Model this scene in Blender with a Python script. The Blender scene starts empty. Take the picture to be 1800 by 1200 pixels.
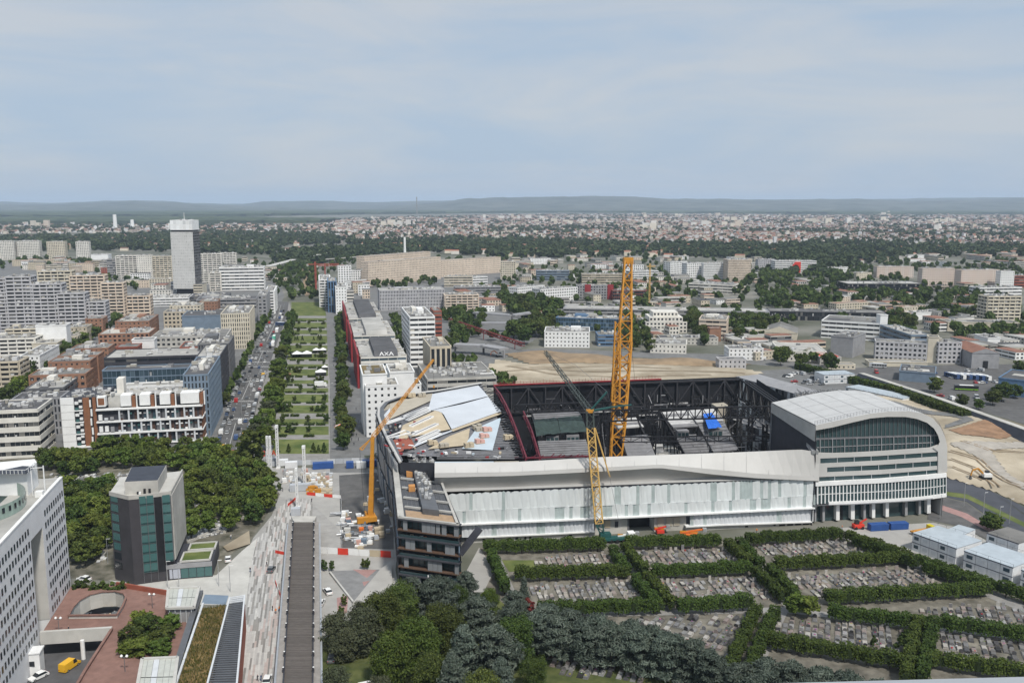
import bpy, math, random
import numpy as np
from mathutils import Vector, Matrix
random.seed(7)
R = random.random
def U(a, b): return a + (b - a) * random.random()
S = bpy.context.scene
COL = S.collection
# ---------------------------------------------------------------- camera
F, CAMH = 1560.0, 110.0          # focal length in pixels of an 1800 px wide frame; metres above the street
PITCH = math.atan(242 / F)
cd = bpy.data.cameras.new('camera'); cd.sensor_width = 36; cd.lens = F / 1800 * 36
cd.clip_start = 1; cd.clip_end = 80000
cam = bpy.data.objects.new('camera', cd); COL.objects.link(cam)
cam.location = (0, 0, CAMH); cam.rotation_euler = (math.pi / 2 - PITCH, 0, 0)
S.camera = cam
# ---------------------------------------------------------------- sky, sun, exposure
SUN_EL, SUN_AZ = math.radians(54), math.radians(152)   # azimuth from +Y towards +X
W = bpy.data.worlds.new('World'); S.world = W; W.use_nodes = True
nt = W.node_tree; nt.nodes.clear()
def N(t, typ, **kw):
 n = t.nodes.new(typ)
 for k, v in kw.items(): setattr(n, k, v)
 return n
sky = N(nt, 'ShaderNodeTexSky', sky_type='NISHITA', sun_disc=False, sun_elevation=SUN_EL, sun_rotation=SUN_AZ, altitude=100, air_density=1.0, dust_density=2.0, ozone_density=1.0)
tc = N(nt, 'ShaderNodeTexCoord')
mp = N(nt, 'ShaderNodeMapping'); mp.inputs['Scale'].default_value = (2.2, 2.2, 11); mp.inputs['Rotation'].default_value = (0.05, 0.04, 0.5)
nz = N(nt, 'ShaderNodeTexNoise'); nz.inputs['Scale'].default_value = 1.6; nz.inputs['Detail'].default_value = 6; nz.inputs['Roughness'].default_value = .55; nz.inputs['Distortion'].default_value = .6
rp = N(nt, 'ShaderNodeValToRGB'); rp.color_ramp.elements[0].position = .36; rp.color_ramp.elements[0].color = (5.1, 6.4, 8.0, 1); rp.color_ramp.elements[1].position = .64; rp.color_ramp.elements[1].color = (6.7, 7.2, 7.8, 1)
mx = N(nt, 'ShaderNodeMix', data_type='RGBA'); mx.inputs[0].default_value = .86     # thin high veil of cloud over the blue
bg = N(nt, 'ShaderNodeBackground'); bg.inputs[1].default_value = .08
wo = N(nt, 'ShaderNodeOutputWorld')
L = nt.links.new
L(tc.outputs['Generated'], mp.inputs[0]); L(mp.outputs[0], nz.inputs['Vector']); L(nz.outputs[0], rp.inputs[0])
L(sky.outputs[0], mx.inputs[6]); L(rp.outputs[0], mx.inputs[7]); L(mx.outputs[2], bg.inputs[0]); L(bg.outputs[0], wo.inputs[0])
sd = bpy.data.lights.new('sun', 'SUN'); sd.energy = 3.4; sd.angle = math.radians(5.0); sd.color = (1, .955, .88)
sun = bpy.data.objects.new('sun', sd); COL.objects.link(sun)
sdir = Vector((math.sin(SUN_AZ) * math.cos(SUN_EL), math.cos(SUN_AZ) * math.cos(SUN_EL), math.sin(SUN_EL)))
sun.rotation_euler = sdir.to_track_quat('Z', 'Y').to_euler(); sun.location = (0, 0, 400)
S.view_settings.view_transform = 'Standard'; S.view_settings.look = 'None'; S.view_settings.gamma = 1; S.view_settings.exposure = 0.15
S.cycles.use_denoising = True; S.cycles.max_bounces = 5; S.cycles.diffuse_bounces = 3; S.cycles.glossy_bounces = 2; S.cycles.transmission_bounces = 3; S.cycles.volume_bounces = 1
S.cycles.use_adaptive_sampling = True; S.cycles.adaptive_threshold = 0.02; S.cycles.caustics_reflective = False; S.cycles.caustics_refractive = False
# ---------------------------------------------------------------- helpers: survey points from the photograph
cP, sP = math.cos(PITCH), math.sin(PITCH)
def ray(px, py):
 x = (px - 900) / F; u = (600 - py) / F
 return Vector((x, cP + u * sP, -sP + u * cP))
def P(px, py, z=0.0):
 d = ray(px, py); t = (z - CAMH) / d.z
 return Vector((d.x * t, d.y * t, z))
def G(px, py): p = P(px, py, 0); return (p.x, p.y)
def at(px, py, Y):
 d = ray(px, py); t = Y / d.y
 return Vector((d.x * t, Y, CAMH + d.z * t))
def hgt(px, yb, yt):             # height of an upright edge whose foot is at row yb and top at row yt
 g = P(px, yb, 0); return at(px, yt, g.y).z
# ---------------------------------------------------------------- materials
MATS = {}
def mat(name, col, rough=.8, var=.12, scale=.6, col2=None, metal=0., rnd=0., isl=None, spec=.3, bump=0., detail=4, wear=0., alpha=None, stretch=None, trans=0):
 """principled with noise variation; rnd: brightness scatter per object; isl: list of colours picked per loose piece"""
 m = bpy.data.materials.new(name); m.use_nodes = True; t = m.node_tree; l = t.links.new
 b = t.nodes['Principled BSDF']; b.inputs['Roughness'].default_value = rough; b.inputs['Metallic'].default_value = metal
 b.inputs['Specular IOR Level'].default_value = spec
 geo = t.nodes.new('ShaderNodeNewGeometry')
 no = t.nodes.new('ShaderNodeTexNoise'); no.inputs['Scale'].default_value = scale; no.inputs['Detail'].default_value = detail; no.inputs['Roughness'].default_value = .6
 if stretch:
  mpn = t.nodes.new('ShaderNodeMapping'); mpn.inputs['Scale'].default_value = stretch; l(geo.outputs['Position'], mpn.inputs[0]); l(mpn.outputs[0], no.inputs['Vector'])
 else: l(geo.outputs['Position'], no.inputs['Vector'])
 r = t.nodes.new('ShaderNodeValToRGB'); r.color_ramp.elements[0].position = .34; r.color_ramp.elements[1].position = .66
 c1 = [c * (1 - var) for c in col]; c2 = [min(1, c * (1 + var)) for c in col] if col2 is None else col2
 r.color_ramp.elements[0].color = (*c1, 1); r.color_ramp.elements[1].color = (*c2, 1)
 l(no.outputs[0], r.inputs[0]); out = r.outputs[0]
 if isl or rnd:
  src = None
  if isl:
   r2 = t.nodes.new('ShaderNodeValToRGB'); r2.color_ramp.interpolation = 'CONSTANT'; e = r2.color_ramp.elements
   while len(e) < len(isl): e.new(.5)
   for i, c in enumerate(isl): e[i].position = i / len(isl); e[i].color = (*c, 1)
   if rnd == 'obj':
    oi = t.nodes.new('ShaderNodeObjectInfo'); l(oi.outputs['Random'], r2.inputs[0])
   else: l(geo.outputs['Random Per Island'], r2.inputs[0])
   mm = t.nodes.new('ShaderNodeMix'); mm.data_type = 'RGBA'; mm.blend_type = 'MULTIPLY'; mm.inputs[0].default_value = 1
   l(out, mm.inputs[6]); l(r2.outputs[0], mm.inputs[7]); out = mm.outputs[2]
  if rnd and rnd != 'obj':
   oi = t.nodes.new('ShaderNodeObjectInfo'); mr = t.nodes.new('ShaderNodeMapRange'); mr.inputs[3].default_value = 1 - rnd; mr.inputs[4].default_value = 1 + rnd
   l(oi.outputs['Random'], mr.inputs[0]); hs = t.nodes.new('ShaderNodeHueSaturation'); l(mr.outputs[0], hs.inputs['Value']); l(out, hs.inputs['Color'])
   mr2 = t.nodes.new('ShaderNodeMapRange'); mr2.inputs[3].default_value = .5 - rnd * .05; mr2.inputs[4].default_value = .5 + rnd * .05
   ma = t.nodes.new('ShaderNodeMath'); ma.operation = 'FRACT'; mb = t.nodes.new('ShaderNodeMath'); mb.operation = 'MULTIPLY'; mb.inputs[1].default_value = 7.31
   l(oi.outputs['Random'], mb.inputs[0]); l(mb.outputs[0], ma.inputs[0]); l(ma.outputs[0], mr2.inputs[0]); l(mr2.outputs[0], hs.inputs['Hue']); out = hs.outputs[0]
 if wear:   # blotches of dirt
  n2 = t.nodes.new('ShaderNodeTexNoise'); n2.inputs['Scale'].default_value = scale * .23; n2.inputs['Detail'].default_value = 5; l(geo.outputs['Position'], n2.inputs['Vector'])
  r3 = t.nodes.new('ShaderNodeValToRGB'); r3.color_ramp.elements[0].position = .42; r3.color_ramp.elements[1].position = .62
  r3.color_ramp.elements[0].color = (1 - wear, 1 - wear, 1 - wear, 1); r3.color_ramp.elements[1].color = (1, 1, 1, 1); l(n2.outputs[0], r3.inputs[0])
  m3 = t.nodes.new('ShaderNodeMix'); m3.data_type = 'RGBA'; m3.blend_type = 'MULTIPLY'; m3.inputs[0].default_value = 1; l(out, m3.inputs[6]); l(r3.outputs[0], m3.inputs[7]); out = m3.outputs[2]
 l(out, b.inputs['Base Color'])
 if bump:
  bu = t.nodes.new('ShaderNodeBump'); bu.inputs['Strength'].default_value = bump; bu.inputs['Distance'].default_value = .3; l(no.outputs[0], bu.inputs['Height']); l(bu.outputs[0], b.inputs['Normal'])
 if trans: b.inputs['Transmission Weight'].default_value = trans
 MATS[name] = m
 return m
def glass(name, dark, light, rough=.12, share=.25, spec=.6):
 """window glass: most panes dark, some with pale blinds behind"""
 m = bpy.data.materials.new(name); m.use_nodes = True; t = m.node_tree; l = t.links.new
 b = t.nodes['Principled BSDF']; b.inputs['Roughness'].default_value = rough; b.inputs['Specular IOR Level'].default_value = spec
 geo = t.nodes.new('ShaderNodeNewGeometry'); r = t.nodes.new('ShaderNodeValToRGB'); e = r.color_ramp.elements
 e[0].position = 0; e[0].color = (*dark, 1); e[1].position = 1; e[1].color = (*light, 1)
 a = e.new(1 - share); a.color = (*[c * 1.5 for c in dark], 1)
 l(geo.outputs['Random Per Island'], r.inputs[0]); l(r.outputs[0], b.inputs['Base Color'])
 MATS[name] = m
 return m
def leafmat(name, c1, c2, rnd=.25, rough=.75):
 m = bpy.data.materials.new(name); m.use_nodes = True; t = m.node_tree; l = t.links.new
 b = t.nodes['Principled BSDF']; b.inputs['Roughness'].default_value = rough; b.inputs['Specular IOR Level'].default_value = .2
 geo = t.nodes.new('ShaderNodeNewGeometry'); r = t.nodes.new('ShaderNodeValToRGB'); e = r.color_ramp.elements
 e[0].color = (*c1, 1); e[1].color = (*c2, 1); l(geo.outputs['Random Per Island'], r.inputs[0])
 oi = t.nodes.new('ShaderNodeObjectInfo'); mr = t.nodes.new('ShaderNodeMapRange'); mr.inputs[3].default_value = 1 - rnd; mr.inputs[4].default_value = 1 + rnd
 hs = t.nodes.new('ShaderNodeHueSaturation'); l(oi.outputs['Random'], mr.inputs[0]); l(mr.outputs[0], hs.inputs['Value']); l(r.outputs[0], hs.inputs['Color'])
 m2 = t.nodes.new('ShaderNodeMath'); m2.operation = 'MULTIPLY'; m2.inputs[1].default_value = 9.7; m4 = t.nodes.new('ShaderNodeMath'); m4.operation = 'FRACT'; m5 = t.nodes.new('ShaderNodeMapRange'); m5.inputs[3].default_value = .5 - rnd * .1; m5.inputs[4].default_value = .5 + rnd * .1; l(oi.outputs['Random'], m2.inputs[0]); l(m2.outputs[0], m4.inputs[0]); l(m4.outputs[0], m5.inputs[0]); l(m5.outputs[0], hs.inputs['Hue'])
 tr = t.nodes.new('ShaderNodeBsdfTranslucent'); mxs = t.nodes.new('ShaderNodeMixShader'); mxs.inputs[0].default_value = .22
 l(hs.outputs[0], b.inputs['Base Color']); l(hs.outputs[0], tr.inputs[0]); l(b.outputs[0], mxs.inputs[1]); l(tr.outputs[0], mxs.inputs[2]); l(mxs.outputs[0], t.nodes['Material Output'].inputs[0])
 MATS[name] = m
 return m
# ---------------------------------------------------------------- mesh builder
class MB:
 def __init__(s): s.v = []; s.f = []; s.m = []
 def add(s, vs, fs, mi=0):
  o = len(s.v); s.v.extend([tuple(p) for p in vs]); s.f.extend([tuple(i + o for i in f) for f in fs]); s.m.extend([mi] * len(fs)); return s
 def poly(s, pts, mi=0): return s.add(pts, [range(len(pts))], mi)
 def prism(s, poly, z0, z1, mi=0, top=None, bottom=True):
  n = len(poly)
  a = sum(poly[i][0] * poly[(i + 1) % n][1] - poly[(i + 1) % n][0] * poly[i][1] for i in range(n))
  if a < 0: poly = list(poly)[::-1]
  vs = [(p[0], p[1], z0) for p in poly] + [(p[0], p[1], z1) for p in poly]
  s.add(vs, [(i, (i + 1) % n, n + (i + 1) % n, n + i) for i in range(n)], mi)
  s.add(vs[n:], [range(n)], mi if top is None else top)
  if bottom: s.add(vs[:n], [list(range(n))[::-1]], mi)
  return s
 def box(s, c, d, rz=0., mi=0, z0=None):
  """centre (x,y[,z]) and size; with z0 the box stands on z0"""
  x, y = d[0] / 2, d[1] / 2; co, si = math.cos(rz), math.sin(rz)
  zb = z0 if z0 is not None else c[2] - d[2] / 2
  pts = [(c[0] + co * a - si * b, c[1] + si * a + co * b) for a, b in ((-x, -y), (x, -y), (x, y), (-x, y))]
  return s.prism(pts, zb, zb + d[2], mi)
 def bar(s, a, b, w, h=None, mi=0, n=4):
  """bar between two points; n=4 square, else round"""
  a, b = Vector(a), Vector(b); h = h or w; d = b - a
  if d.length < 1e-6: return s
  d.normalize(); up = Vector((0, 0, 1)) if abs(d.z) < .95 else Vector((0, 1, 0))
  x = d.cross(up).normalized(); y = x.cross(d)
  if n == 4: ring = [(-w / 2, -h / 2), (w / 2, -h / 2), (w / 2, h / 2), (-w / 2, h / 2)]
  else: ring = [(w / 2 * math.cos(2 * math.pi * k / n), h / 2 * math.sin(2 * math.pi * k / n)) for k in range(n)]
  vs = [a + x * p + y * q for p, q in ring] + [b + x * p + y * q for p, q in ring]
  return s.add(vs, [(i, (i + 1) % n, n + (i + 1) % n, n + i) for i in range(n)] + [list(range(n))[::-1], list(range(n, 2 * n))], mi)
 def cone(s, a, b, r0, r1, n=8, mi=0):
  a, b = Vector(a), Vector(b); d = (b - a).normalized(); up = Vector((0, 0, 1)) if abs(d.z) < .95 else Vector((0, 1, 0))
  x = d.cross(up).normalized(); y = x.cross(d); cs = [(math.cos(2 * math.pi * k / n), math.sin(2 * math.pi * k / n)) for k in range(n)]
  vs = [a + (x * p + y * q) * r0 for p, q in cs] + [b + (x * p + y * q) * r1 for p, q in cs]
  return s.add(vs, [(i, (i + 1) % n, n + (i + 1) % n, n + i) for i in range(n)] + [list(range(n))[::-1], list(range(n, 2 * n))], mi)
 def lattice(s, a, b, w, bay, t=.12, w2=None, mi=0, up=None):
  """four-chord lattice mast from a to b, width w (tapering to w2)"""
  a, b = Vector(a), Vector(b); d = b - a; Ln = d.length; d.normalize(); u0 = Vector(up) if up else (Vector((0, 0, 1)) if abs(d.z) < .95 else Vector((0, 1, 0)))
  x = d.cross(u0).normalized(); y = x.cross(d); w2 = w if w2 is None else w2; n = max(2, int(Ln / bay))
  def c(k, j):
   ww = (w + (w2 - w) * k / n) / 2; sx, sy = ((-1, -1), (1, -1), (1, 1), (-1, 1))[j % 4]
   return a + d * (Ln * k / n) + x * sx * ww + y * sy * ww
  for j in range(4): s.bar(c(0, j), c(n, j), t * 1.6, mi=mi)
  for k in range(n):
   for j in range(4):
    p, q = (c(k, j), c(k + 1, j + 1)) if k % 2 else (c(k, j + 1), c(k + 1, j)); s.bar(p, q, t, mi=mi)
    if k % 2 == 0: s.bar(c(k, j), c(k, j + 1), t, mi=mi)
  return s
 def mesh(s, name, mats, off=(0, 0, 0)):
  me = bpy.data.meshes.new(name); o = off
  me.from_pydata([(p[0] - o[0], p[1] - o[1], p[2] - o[2]) for p in s.v], [], s.f)
  mats = mats if isinstance(mats, (list, tuple)) else [mats]
  for m in mats: me.materials.append(MATS[m] if isinstance(m, str) else m)
  if len(mats) > 1: me.polygons.foreach_set('material_index', s.m)
  me.update(); return me
 def build(s, name, mats, parent=None, kind=None, smooth=False, origin=None):
  off = OFF[parent.name] if parent is not None else (origin or (0, 0, 0))
  me = s.mesh(name, mats, off)
  if smooth: me.polygons.foreach_set('use_smooth', [True] * len(me.polygons))
  o = bpy.data.objects.new(name, me); COL.objects.link(o)
  if parent is not None: o.parent = parent
  else: o.location = off
  OFF[o.name] = off
  if kind: o['kind'] = kind
  return o
OFF = {}
def tag(o, label=None, cat=None, group=None, kind=None):
 if label: o['label'] = label
 if cat: o['category'] = cat
 if group: o['group'] = group
 if kind: o['kind'] = kind
 return o
def empty(name, loc, label=None, cat=None, group=None, kind=None):
 o = bpy.data.objects.new(name, None); COL.objects.link(o); o.location = loc; o.empty_display_size = 1; OFF[o.name] = tuple(loc)
 return tag(o, label, cat, group, kind)
def inst(name, me, loc, rz=0., sc=1., parent=None):
 o = bpy.data.objects.new(name, me); COL.objects.link(o); o.location = loc; o.rotation_euler = (0, 0, rz); o.scale = (sc, sc, sc) if isinstance(sc, (int, float)) else sc
 if parent is not None: o.parent = parent
 return o
def sheet(name, px, z, m, kind='structure', world=False):
 """flat ground sheet from outline points"""
 pts = [(p[0], p[1], z) if world else tuple(P(p[0], p[1], z)) for p in px]
 n = len(pts); a = sum(pts[i][0] * pts[(i + 1) % n][1] - pts[(i + 1) % n][0] * pts[i][1] for i in range(n))
 if a < 0: pts = pts[::-1]
 return MB().poly(pts).build(name, m, kind=kind)
def bulk(name, V, Fq, mats, mi=None, kind='stuff'):
 """big mesh from numpy arrays, quads or tris"""
 me = bpy.data.meshes.new(name); nv = len(V); nf, k = Fq.shape
 me.vertices.add(nv); me.vertices.foreach_set('co', V.astype(np.float32).ravel())
 me.loops.add(nf * k); me.loops.foreach_set('vertex_index', Fq.astype(np.int32).ravel())
 me.polygons.add(nf); me.polygons.foreach_set('loop_start', np.arange(0, nf * k, k, dtype=np.int32))
 for m in (mats if isinstance(mats, (list, tuple)) else [mats]): me.materials.append(MATS[m])
 if mi is not None: me.polygons.foreach_set('material_index', mi.astype(np.int32))
 me.update(calc_edges=True)
 o = bpy.data.objects.new(name, me); COL.objects.link(o)
 if kind: o['kind'] = kind
 return o
def inpoly(x, y, poly):
 c = False; n = len(poly); j = n - 1
 for i in range(n):
  xi, yi = poly[i]; xj, yj = poly[j]
  if (yi > y) != (yj > y) and x < (xj - xi) * (y - yi) / (yj - yi) + xi: c = not c
  j = i
 return c
def scatter(poly, n, mind=0., tries=40):
 xs = [p[0] for p in poly]; ys = [p[1] for p in poly]; out = []
 for _ in range(n * tries):
  if len(out) >= n: break
  x, y = U(min(xs), max(xs)), U(min(ys), max(ys))
  if inpoly(x, y, poly) and all((x - a) ** 2 + (y - b) ** 2 > mind * mind for a, b in out): out.append((x, y))
 return out
def gpoly(px): return [G(*p) for p in px]
def lerp(a, b, t): return tuple(p + (q - p) * t for p, q in zip(a, b))
# ---------------------------------------------------------------- palette
mat('ground', (.085, .10, .06), .95, .35, .012, (.23, .22, .195), detail=12)
mat('asphalt', (.115, .113, .112), .9, .18, .25, wear=.12)
mat('asphalt_pale', (.17, .17, .168), .9, .15, .2, wear=.12)
mat('sidewalk', (.27, .262, .25), .9, .12, .4, wear=.15)
mat('mark', (.42, .42, .41), .8, .1, 2)
mat('lawn', (.095, .14, .032), .95, .25, .12, (.165, .185, .06), wear=.15, bump=.2)
mat('earth', (.36, .295, .205), .95, .25, .035, (.55, .48, .37), detail=10, wear=.22, bump=.5)
mat('earth_dark', (.26, .19, .12), .95, .25, .08, detail=8)
mat('conc', (.47, .455, .42), .85, .1, .3, wear=.15)
mat('conc_pale', (.50, .49, .46), .85, .08, .3, wear=.1)
mat('white', (.78, .78, .77), .6, .05, .3, wear=.06)
mat('white_warm', (.68, .655, .60), .7, .07, .3, wear=.1)
mat('cream', (.60, .545, .44), .75, .07, .25, wear=.1)
mat('peach', (.64, .54, .44), .75, .08, .25, wear=.1)
mat('beige', (.52, .46, .36), .8, .08, .25, wear=.12)
mat('lilac', (.46, .455, .47), .75, .08, .3, wear=.1)
mat('grey', (.30, .30, .31), .75, .1, .3, wear=.12)
mat('grey_dark', (.12, .122, .13), .7, .12, .3)
mat('charcoal', (.045, .046, .055), .6, .15, .4)
mat('black', (.018, .019, .022), .5, .2, .5)
mat('terracotta', (.30, .165, .11), .85, .12, .35, wear=.12)
mat('brickred', (.28, .09, .06), .85, .12, .4)
mat('red', (.25, .028, .032), .6, .12, .3)
mat('redbright', (.62, .05, .03), .5, .1, .5)
mat('blue', (.11, .19, .31), .5, .1, .3)
mat('bluegrey', (.16, .21, .27), .6, .1, .3)
mat('roof_grey', (.22, .215, .205), .95, .2, .15, wear=.25, detail=7)
mat('roof_dark', (.10, .10, .105), .95, .2, .2, wear=.2, detail=7)
mat('roof_pale', (.42, .41, .385), .95, .15, .15, wear=.22, detail=7)
mat('roof_green', (.13, .12, .05), .95, .4, .2, (.22, .16, .08), detail=7)
mat('roof_red', (.24, .12, .085), .9, .2, .3)
mat('metal', (.55, .56, .57), .4, .08, .3, metal=.6)
mat('metal_dark', (.15, .155, .165), .5, .1, .4, metal=.4)
mat('yellow', (.52, .235, .03), .5, .1, .4)
mat('orange', (.65, .16, .03), .6, .1, .4)
mat('blind', (.6, .6, .58), .8, .05, 1, isl=[(1, 1, 1), (.7, .68, .62), (.5, .5, .52), (.9, .85, .75), (.35, .33, .3), (.8, .8, .82)])
mat('units', (.6, .6, .6), .7, .1, .5, isl=[(.9, .9, .9), (.5, .5, .5), (1, 1, .97), (.28, .28, .29), (.75, .75, .75), (.6, .57, .5)])
glass('pane', (.016, .019, .023), (.26, .25, .23), share=.2, spec=.45)
glass('pane_blue', (.03, .05, .065), (.16, .21, .25), share=.3)
glass('pane_teal', (.035, .085, .085), (.10, .19, .18), share=.5)
leafmat('leaf', (.030, .054, .012), (.112, .148, .036))
leafmat('leaf_lime', (.06, .095, .014), (.15, .19, .04), rnd=.2)
leafmat('leaf_hedge', (.028, .052, .010), (.088, .125, .025), rnd=.15)
leafmat('leaf_far', (.026, .046, .018), (.085, .110, .048), rnd=.0)
leafmat('leaf_cedar', (.044, .064, .048), (.145, .172, .138), rnd=.18)
leafmat('leaf_olive', (.055, .068, .035), (.115, .125, .07), rnd=.15)
mat('bark', (.10, .08, .06), .95, .25, 2)
# ================================================================ far country: ground, hills, woods, towns
rng = np.random.default_rng(5)
MB().poly([(-40000, -3000, 0), (40000, -3000, 0), (40000, 45000, 0), (-40000, 45000, 0)]).build('ground', 'ground', kind='structure')
mat('hill', (.028, .045, .026), .95, .3, .0025, (.12, .125, .10), detail=14)
def ridge(name, prof, Y, front, z_min=12):
 nx, ny = 160, 14; V = []; x0, x1 = prof[0][0], prof[-1][0]
 for j in range(ny + 1):
  t = j / ny; f = math.sin(t * math.pi / 2) ** 1.3 if t <= 1 else 1
  for i in range(nx + 1):
   px = x0 + (x1 - x0) * i / nx
   k = max(q for q in range(len(prof) - 1) if prof[q][0] <= px); k = min(k, len(prof) - 2)
   s = (px - prof[k][0]) / (prof[k + 1][0] - prof[k][0]); s = s * s * (3 - 2 * s)
   top = at(px, prof[k][1] + (prof[k + 1][1] - prof[k][1]) * s, Y)
   d = Y - front * (1 - t)
   wob = (math.sin(px * .11 + j) + math.sin(px * .031 + 2 * j)) * 5
   V.append((top.x * d / Y, d, max(-2, (top.z + U(-4, 4)) * f + (wob if 0 < t < 1 else 0)) if t > 0 else -2))
 V += [(V[ny * (nx + 1) + i][0], Y + 1500, -2) for i in range(nx + 1)]
 Fq = [(j * (nx + 1) + i, j * (nx + 1) + i + 1, (j + 1) * (nx + 1) + i + 1, (j + 1) * (nx + 1) + i) for j in range(ny + 1) for i in range(nx)]
 return MB().add(V, Fq).build(name, 'hill', kind='structure', smooth=True)
ridge('hills', [(-500, 356), (0, 355), (90, 357), (150, 355), (180, 353), (280, 353), (340, 357), (420, 359), (470, 354), (560, 353), (640, 356), (760, 353), (830, 352), (1000, 352), (1300, 351), (1500, 350), (1800, 347), (2300, 349)], 20000, 6000)
ridge('hill_ridge', [(640, 368), (700, 361), (760, 357), (830, 349), (900, 347), (960, 346), (1060, 345), (1120, 346), (1180, 350), (1260, 350), (1330, 351), (1420, 351), (1500, 350), (1600, 353), (1700, 352), (1760, 349), (1900, 348), (2200, 360)], 15500, 4200)
ridge('hill_slope', [(-600, 362), (-100, 360), (60, 360), (170, 356), (230, 354), (300, 356), (380, 361), (470, 364), (560, 366), (640, 369)], 15000, 3500)
# ---- crowns as bunches of leaf-clump faces, many at once
def clump_unit(nq, seed, flat=1.0):
 """unit crown: nq quads through a ball of radius 1"""
 g = np.random.default_rng(seed); d = g.normal(size=(nq, 3)); d /= np.linalg.norm(d, axis=1)[:, None]
 c = d * (g.random((nq, 1)) ** .4) * .8; c[:, 2] = c[:, 2] * flat
 n = d + g.normal(size=(nq, 3)) * .5; n /= np.linalg.norm(n, axis=1)[:, None]
 a = np.cross(n, g.normal(size=(nq, 3))); a /= np.linalg.norm(a, axis=1)[:, None]; b = np.cross(n, a)
 s = (.32 + .22 * g.random((nq, 1))) * (24 / nq) ** .25
 return np.stack([c - a * s - b * s, c + a * s - b * s, c + a * s + b * s, c - a * s + b * s], 1).reshape(-1, 3)
def crown_mass(name, pts, rad, hts, nq, m, label, cat, base=.15):
 """one joined wood: crowns of radius rad and top height hts standing at pts"""
 pts = np.asarray(pts, float); n = len(pts); units = [clump_unit(nq, 100 + i) for i in range(6)]
 V = np.empty((n, nq * 4, 3)); ang = rng.random(n) * 6.28; ci, si = np.cos(ang), np.sin(ang)
 for i in range(n):
  u = units[i % 6]; h = hts[i]; r = rad[i]; zc = h * (.5 + base / 2); rz = h * (.5 - base / 2)
  V[i, :, 0] = pts[i, 0] + (u[:, 0] * ci[i] - u[:, 1] * si[i]) * r; V[i, :, 1] = pts[i, 1] + (u[:, 0] * si[i] + u[:, 1] * ci[i]) * r; V[i, :, 2] = zc + u[:, 2] * rz
 o = bulk(name, V.reshape(-1, 3), np.arange(n * nq * 4).reshape(-1, 4), m)
 return tag(o, label, cat)
def strip(px_poly, n):
 """points spread evenly over ground inside an outline"""
 return scatter(gpoly(px_poly), n, 0, 30)
# ---- far forest belt on the plain (8-13 km): canopy sheet with a broken top
def canopy(name, px_poly, h, cell, label):
 poly = gpoly(px_poly); xs = [p[0] for p in poly]; ys = [p[1] for p in poly]
 mb = MB(); x0, x1, y0, y1 = min(xs), max(xs), min(ys), max(ys); nx = int((x1 - x0) / cell) + 1; ny = int((y1 - y0) / cell) + 1
 hh = [[h * U(.6, 1.15) for _ in range(nx + 1)] for _ in range(ny + 1)]
 for j in range(ny):
  for i in range(nx):
   cx, cy = x0 + (i + .5) * cell, y0 + (j + .5) * cell
   if not inpoly(cx, cy, poly): continue
   x, y = x0 + i * cell, y0 + j * cell; z = hh[j][i]
   mb.add([(x, y, 0), (x + cell, y, 0), (x + cell, y, hh[j][i + 1]), (x, y, z), (x + cell, y + cell, hh[j + 1][i + 1]), (x, y + cell, hh[j + 1][i])], [(0, 1, 2, 3), (3, 2, 4, 5)])
 return tag(mb.build(name, 'leaf_far', kind='stuff'), label, 'forest')
canopy('forest', [(-400, 371), (600, 371), (1000, 371.5), (2200, 372), (2300, 376.5), (1500, 377), (1000, 374), (640, 377), (400, 381), (-500, 386)], 24, 160, 'dark belt of far forest along the foot of the hills')
canopy('plain_woods', [(-300, 386), (350, 384), (600, 388), (560, 392), (200, 394), (-300, 394)], 18, 60, 'blue green woods on the plain behind the left towns')
# ---- towns: gabled houses. walls and roofs vary by loose piece
mat('town_wall', (.62, .61, .60), .9, .06, .02, isl=[(1, 1, 1), (.85, .8, .7), (.7, .62, .52), (1, .95, .85), (.55, .5, .46), (.95, .97, 1)])
mat('town_roof', (.25, .18, .155), .9, .1, .02, isl=[(1, .76, .66), (.85, .74, .68), (.6, .6, .63), (.95, .64, .52), (.75, .7, .68), (.45, .45, .48)])
HOUSE_F = np.array([(0, 1, 5, 4), (1, 2, 6, 5), (2, 3, 7, 6), (3, 0, 4, 7), (4, 5, 9, 8), (6, 7, 8, 9), (5, 6, 9, 9), (7, 4, 8, 8)])
def house_verts(x, y, w, d, h, rh, a):
 c, s = math.cos(a), math.sin(a); o = []
 for z in (0, h):
  for p, q in ((-w, -d), (w, -d), (w, d), (-w, d)): o.append((x + c * p / 2 - s * q / 2, y + s * p / 2 + c * q / 2, z))
 for p in (-w, w): o.append((x + c * p / 2, y + s * p / 2, h + rh))
 return o
def town(name, spots, label, flat=.15):
 """walls and roofs as two loose pieces a house"""
 Vw = []; Fw = []; Mi = []
 for (x, y, w, d, h, a) in spots:
  rh = 0.05 if R() < flat else U(2.2, 4); v = house_verts(x, y, w, d, h, rh, a); o = len(Vw); Vw += v + [v[4], v[5], v[6], v[7], v[8], v[9]]
  for f in HOUSE_F[:4]: Fw.append([o + i for i in f]); Mi.append(0)
  Fw.append([o + 5, o + 6, o + 9, o + 9]); Mi.append(0); Fw.append([o + 7, o + 4, o + 8, o + 8]); Mi.append(0)
  Fw.append([o + 10, o + 11, o + 15, o + 14]); Mi.append(1); Fw.append([o + 12, o + 13, o + 14, o + 15]); Mi.append(1)
 me = bpy.data.meshes.new(name); me.from_pydata(Vw, [], [f[:3] if f[2] == f[3] else f for f in Fw])
 me.materials.append(MATS['town_wall']); me.materials.append(MATS['town_roof']); me.polygons.foreach_set('material_index', Mi); me.update()
 o = bpy.data.objects.new(name, me); COL.objects.link(o); return tag(o, label, 'houses', kind='stuff')
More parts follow.
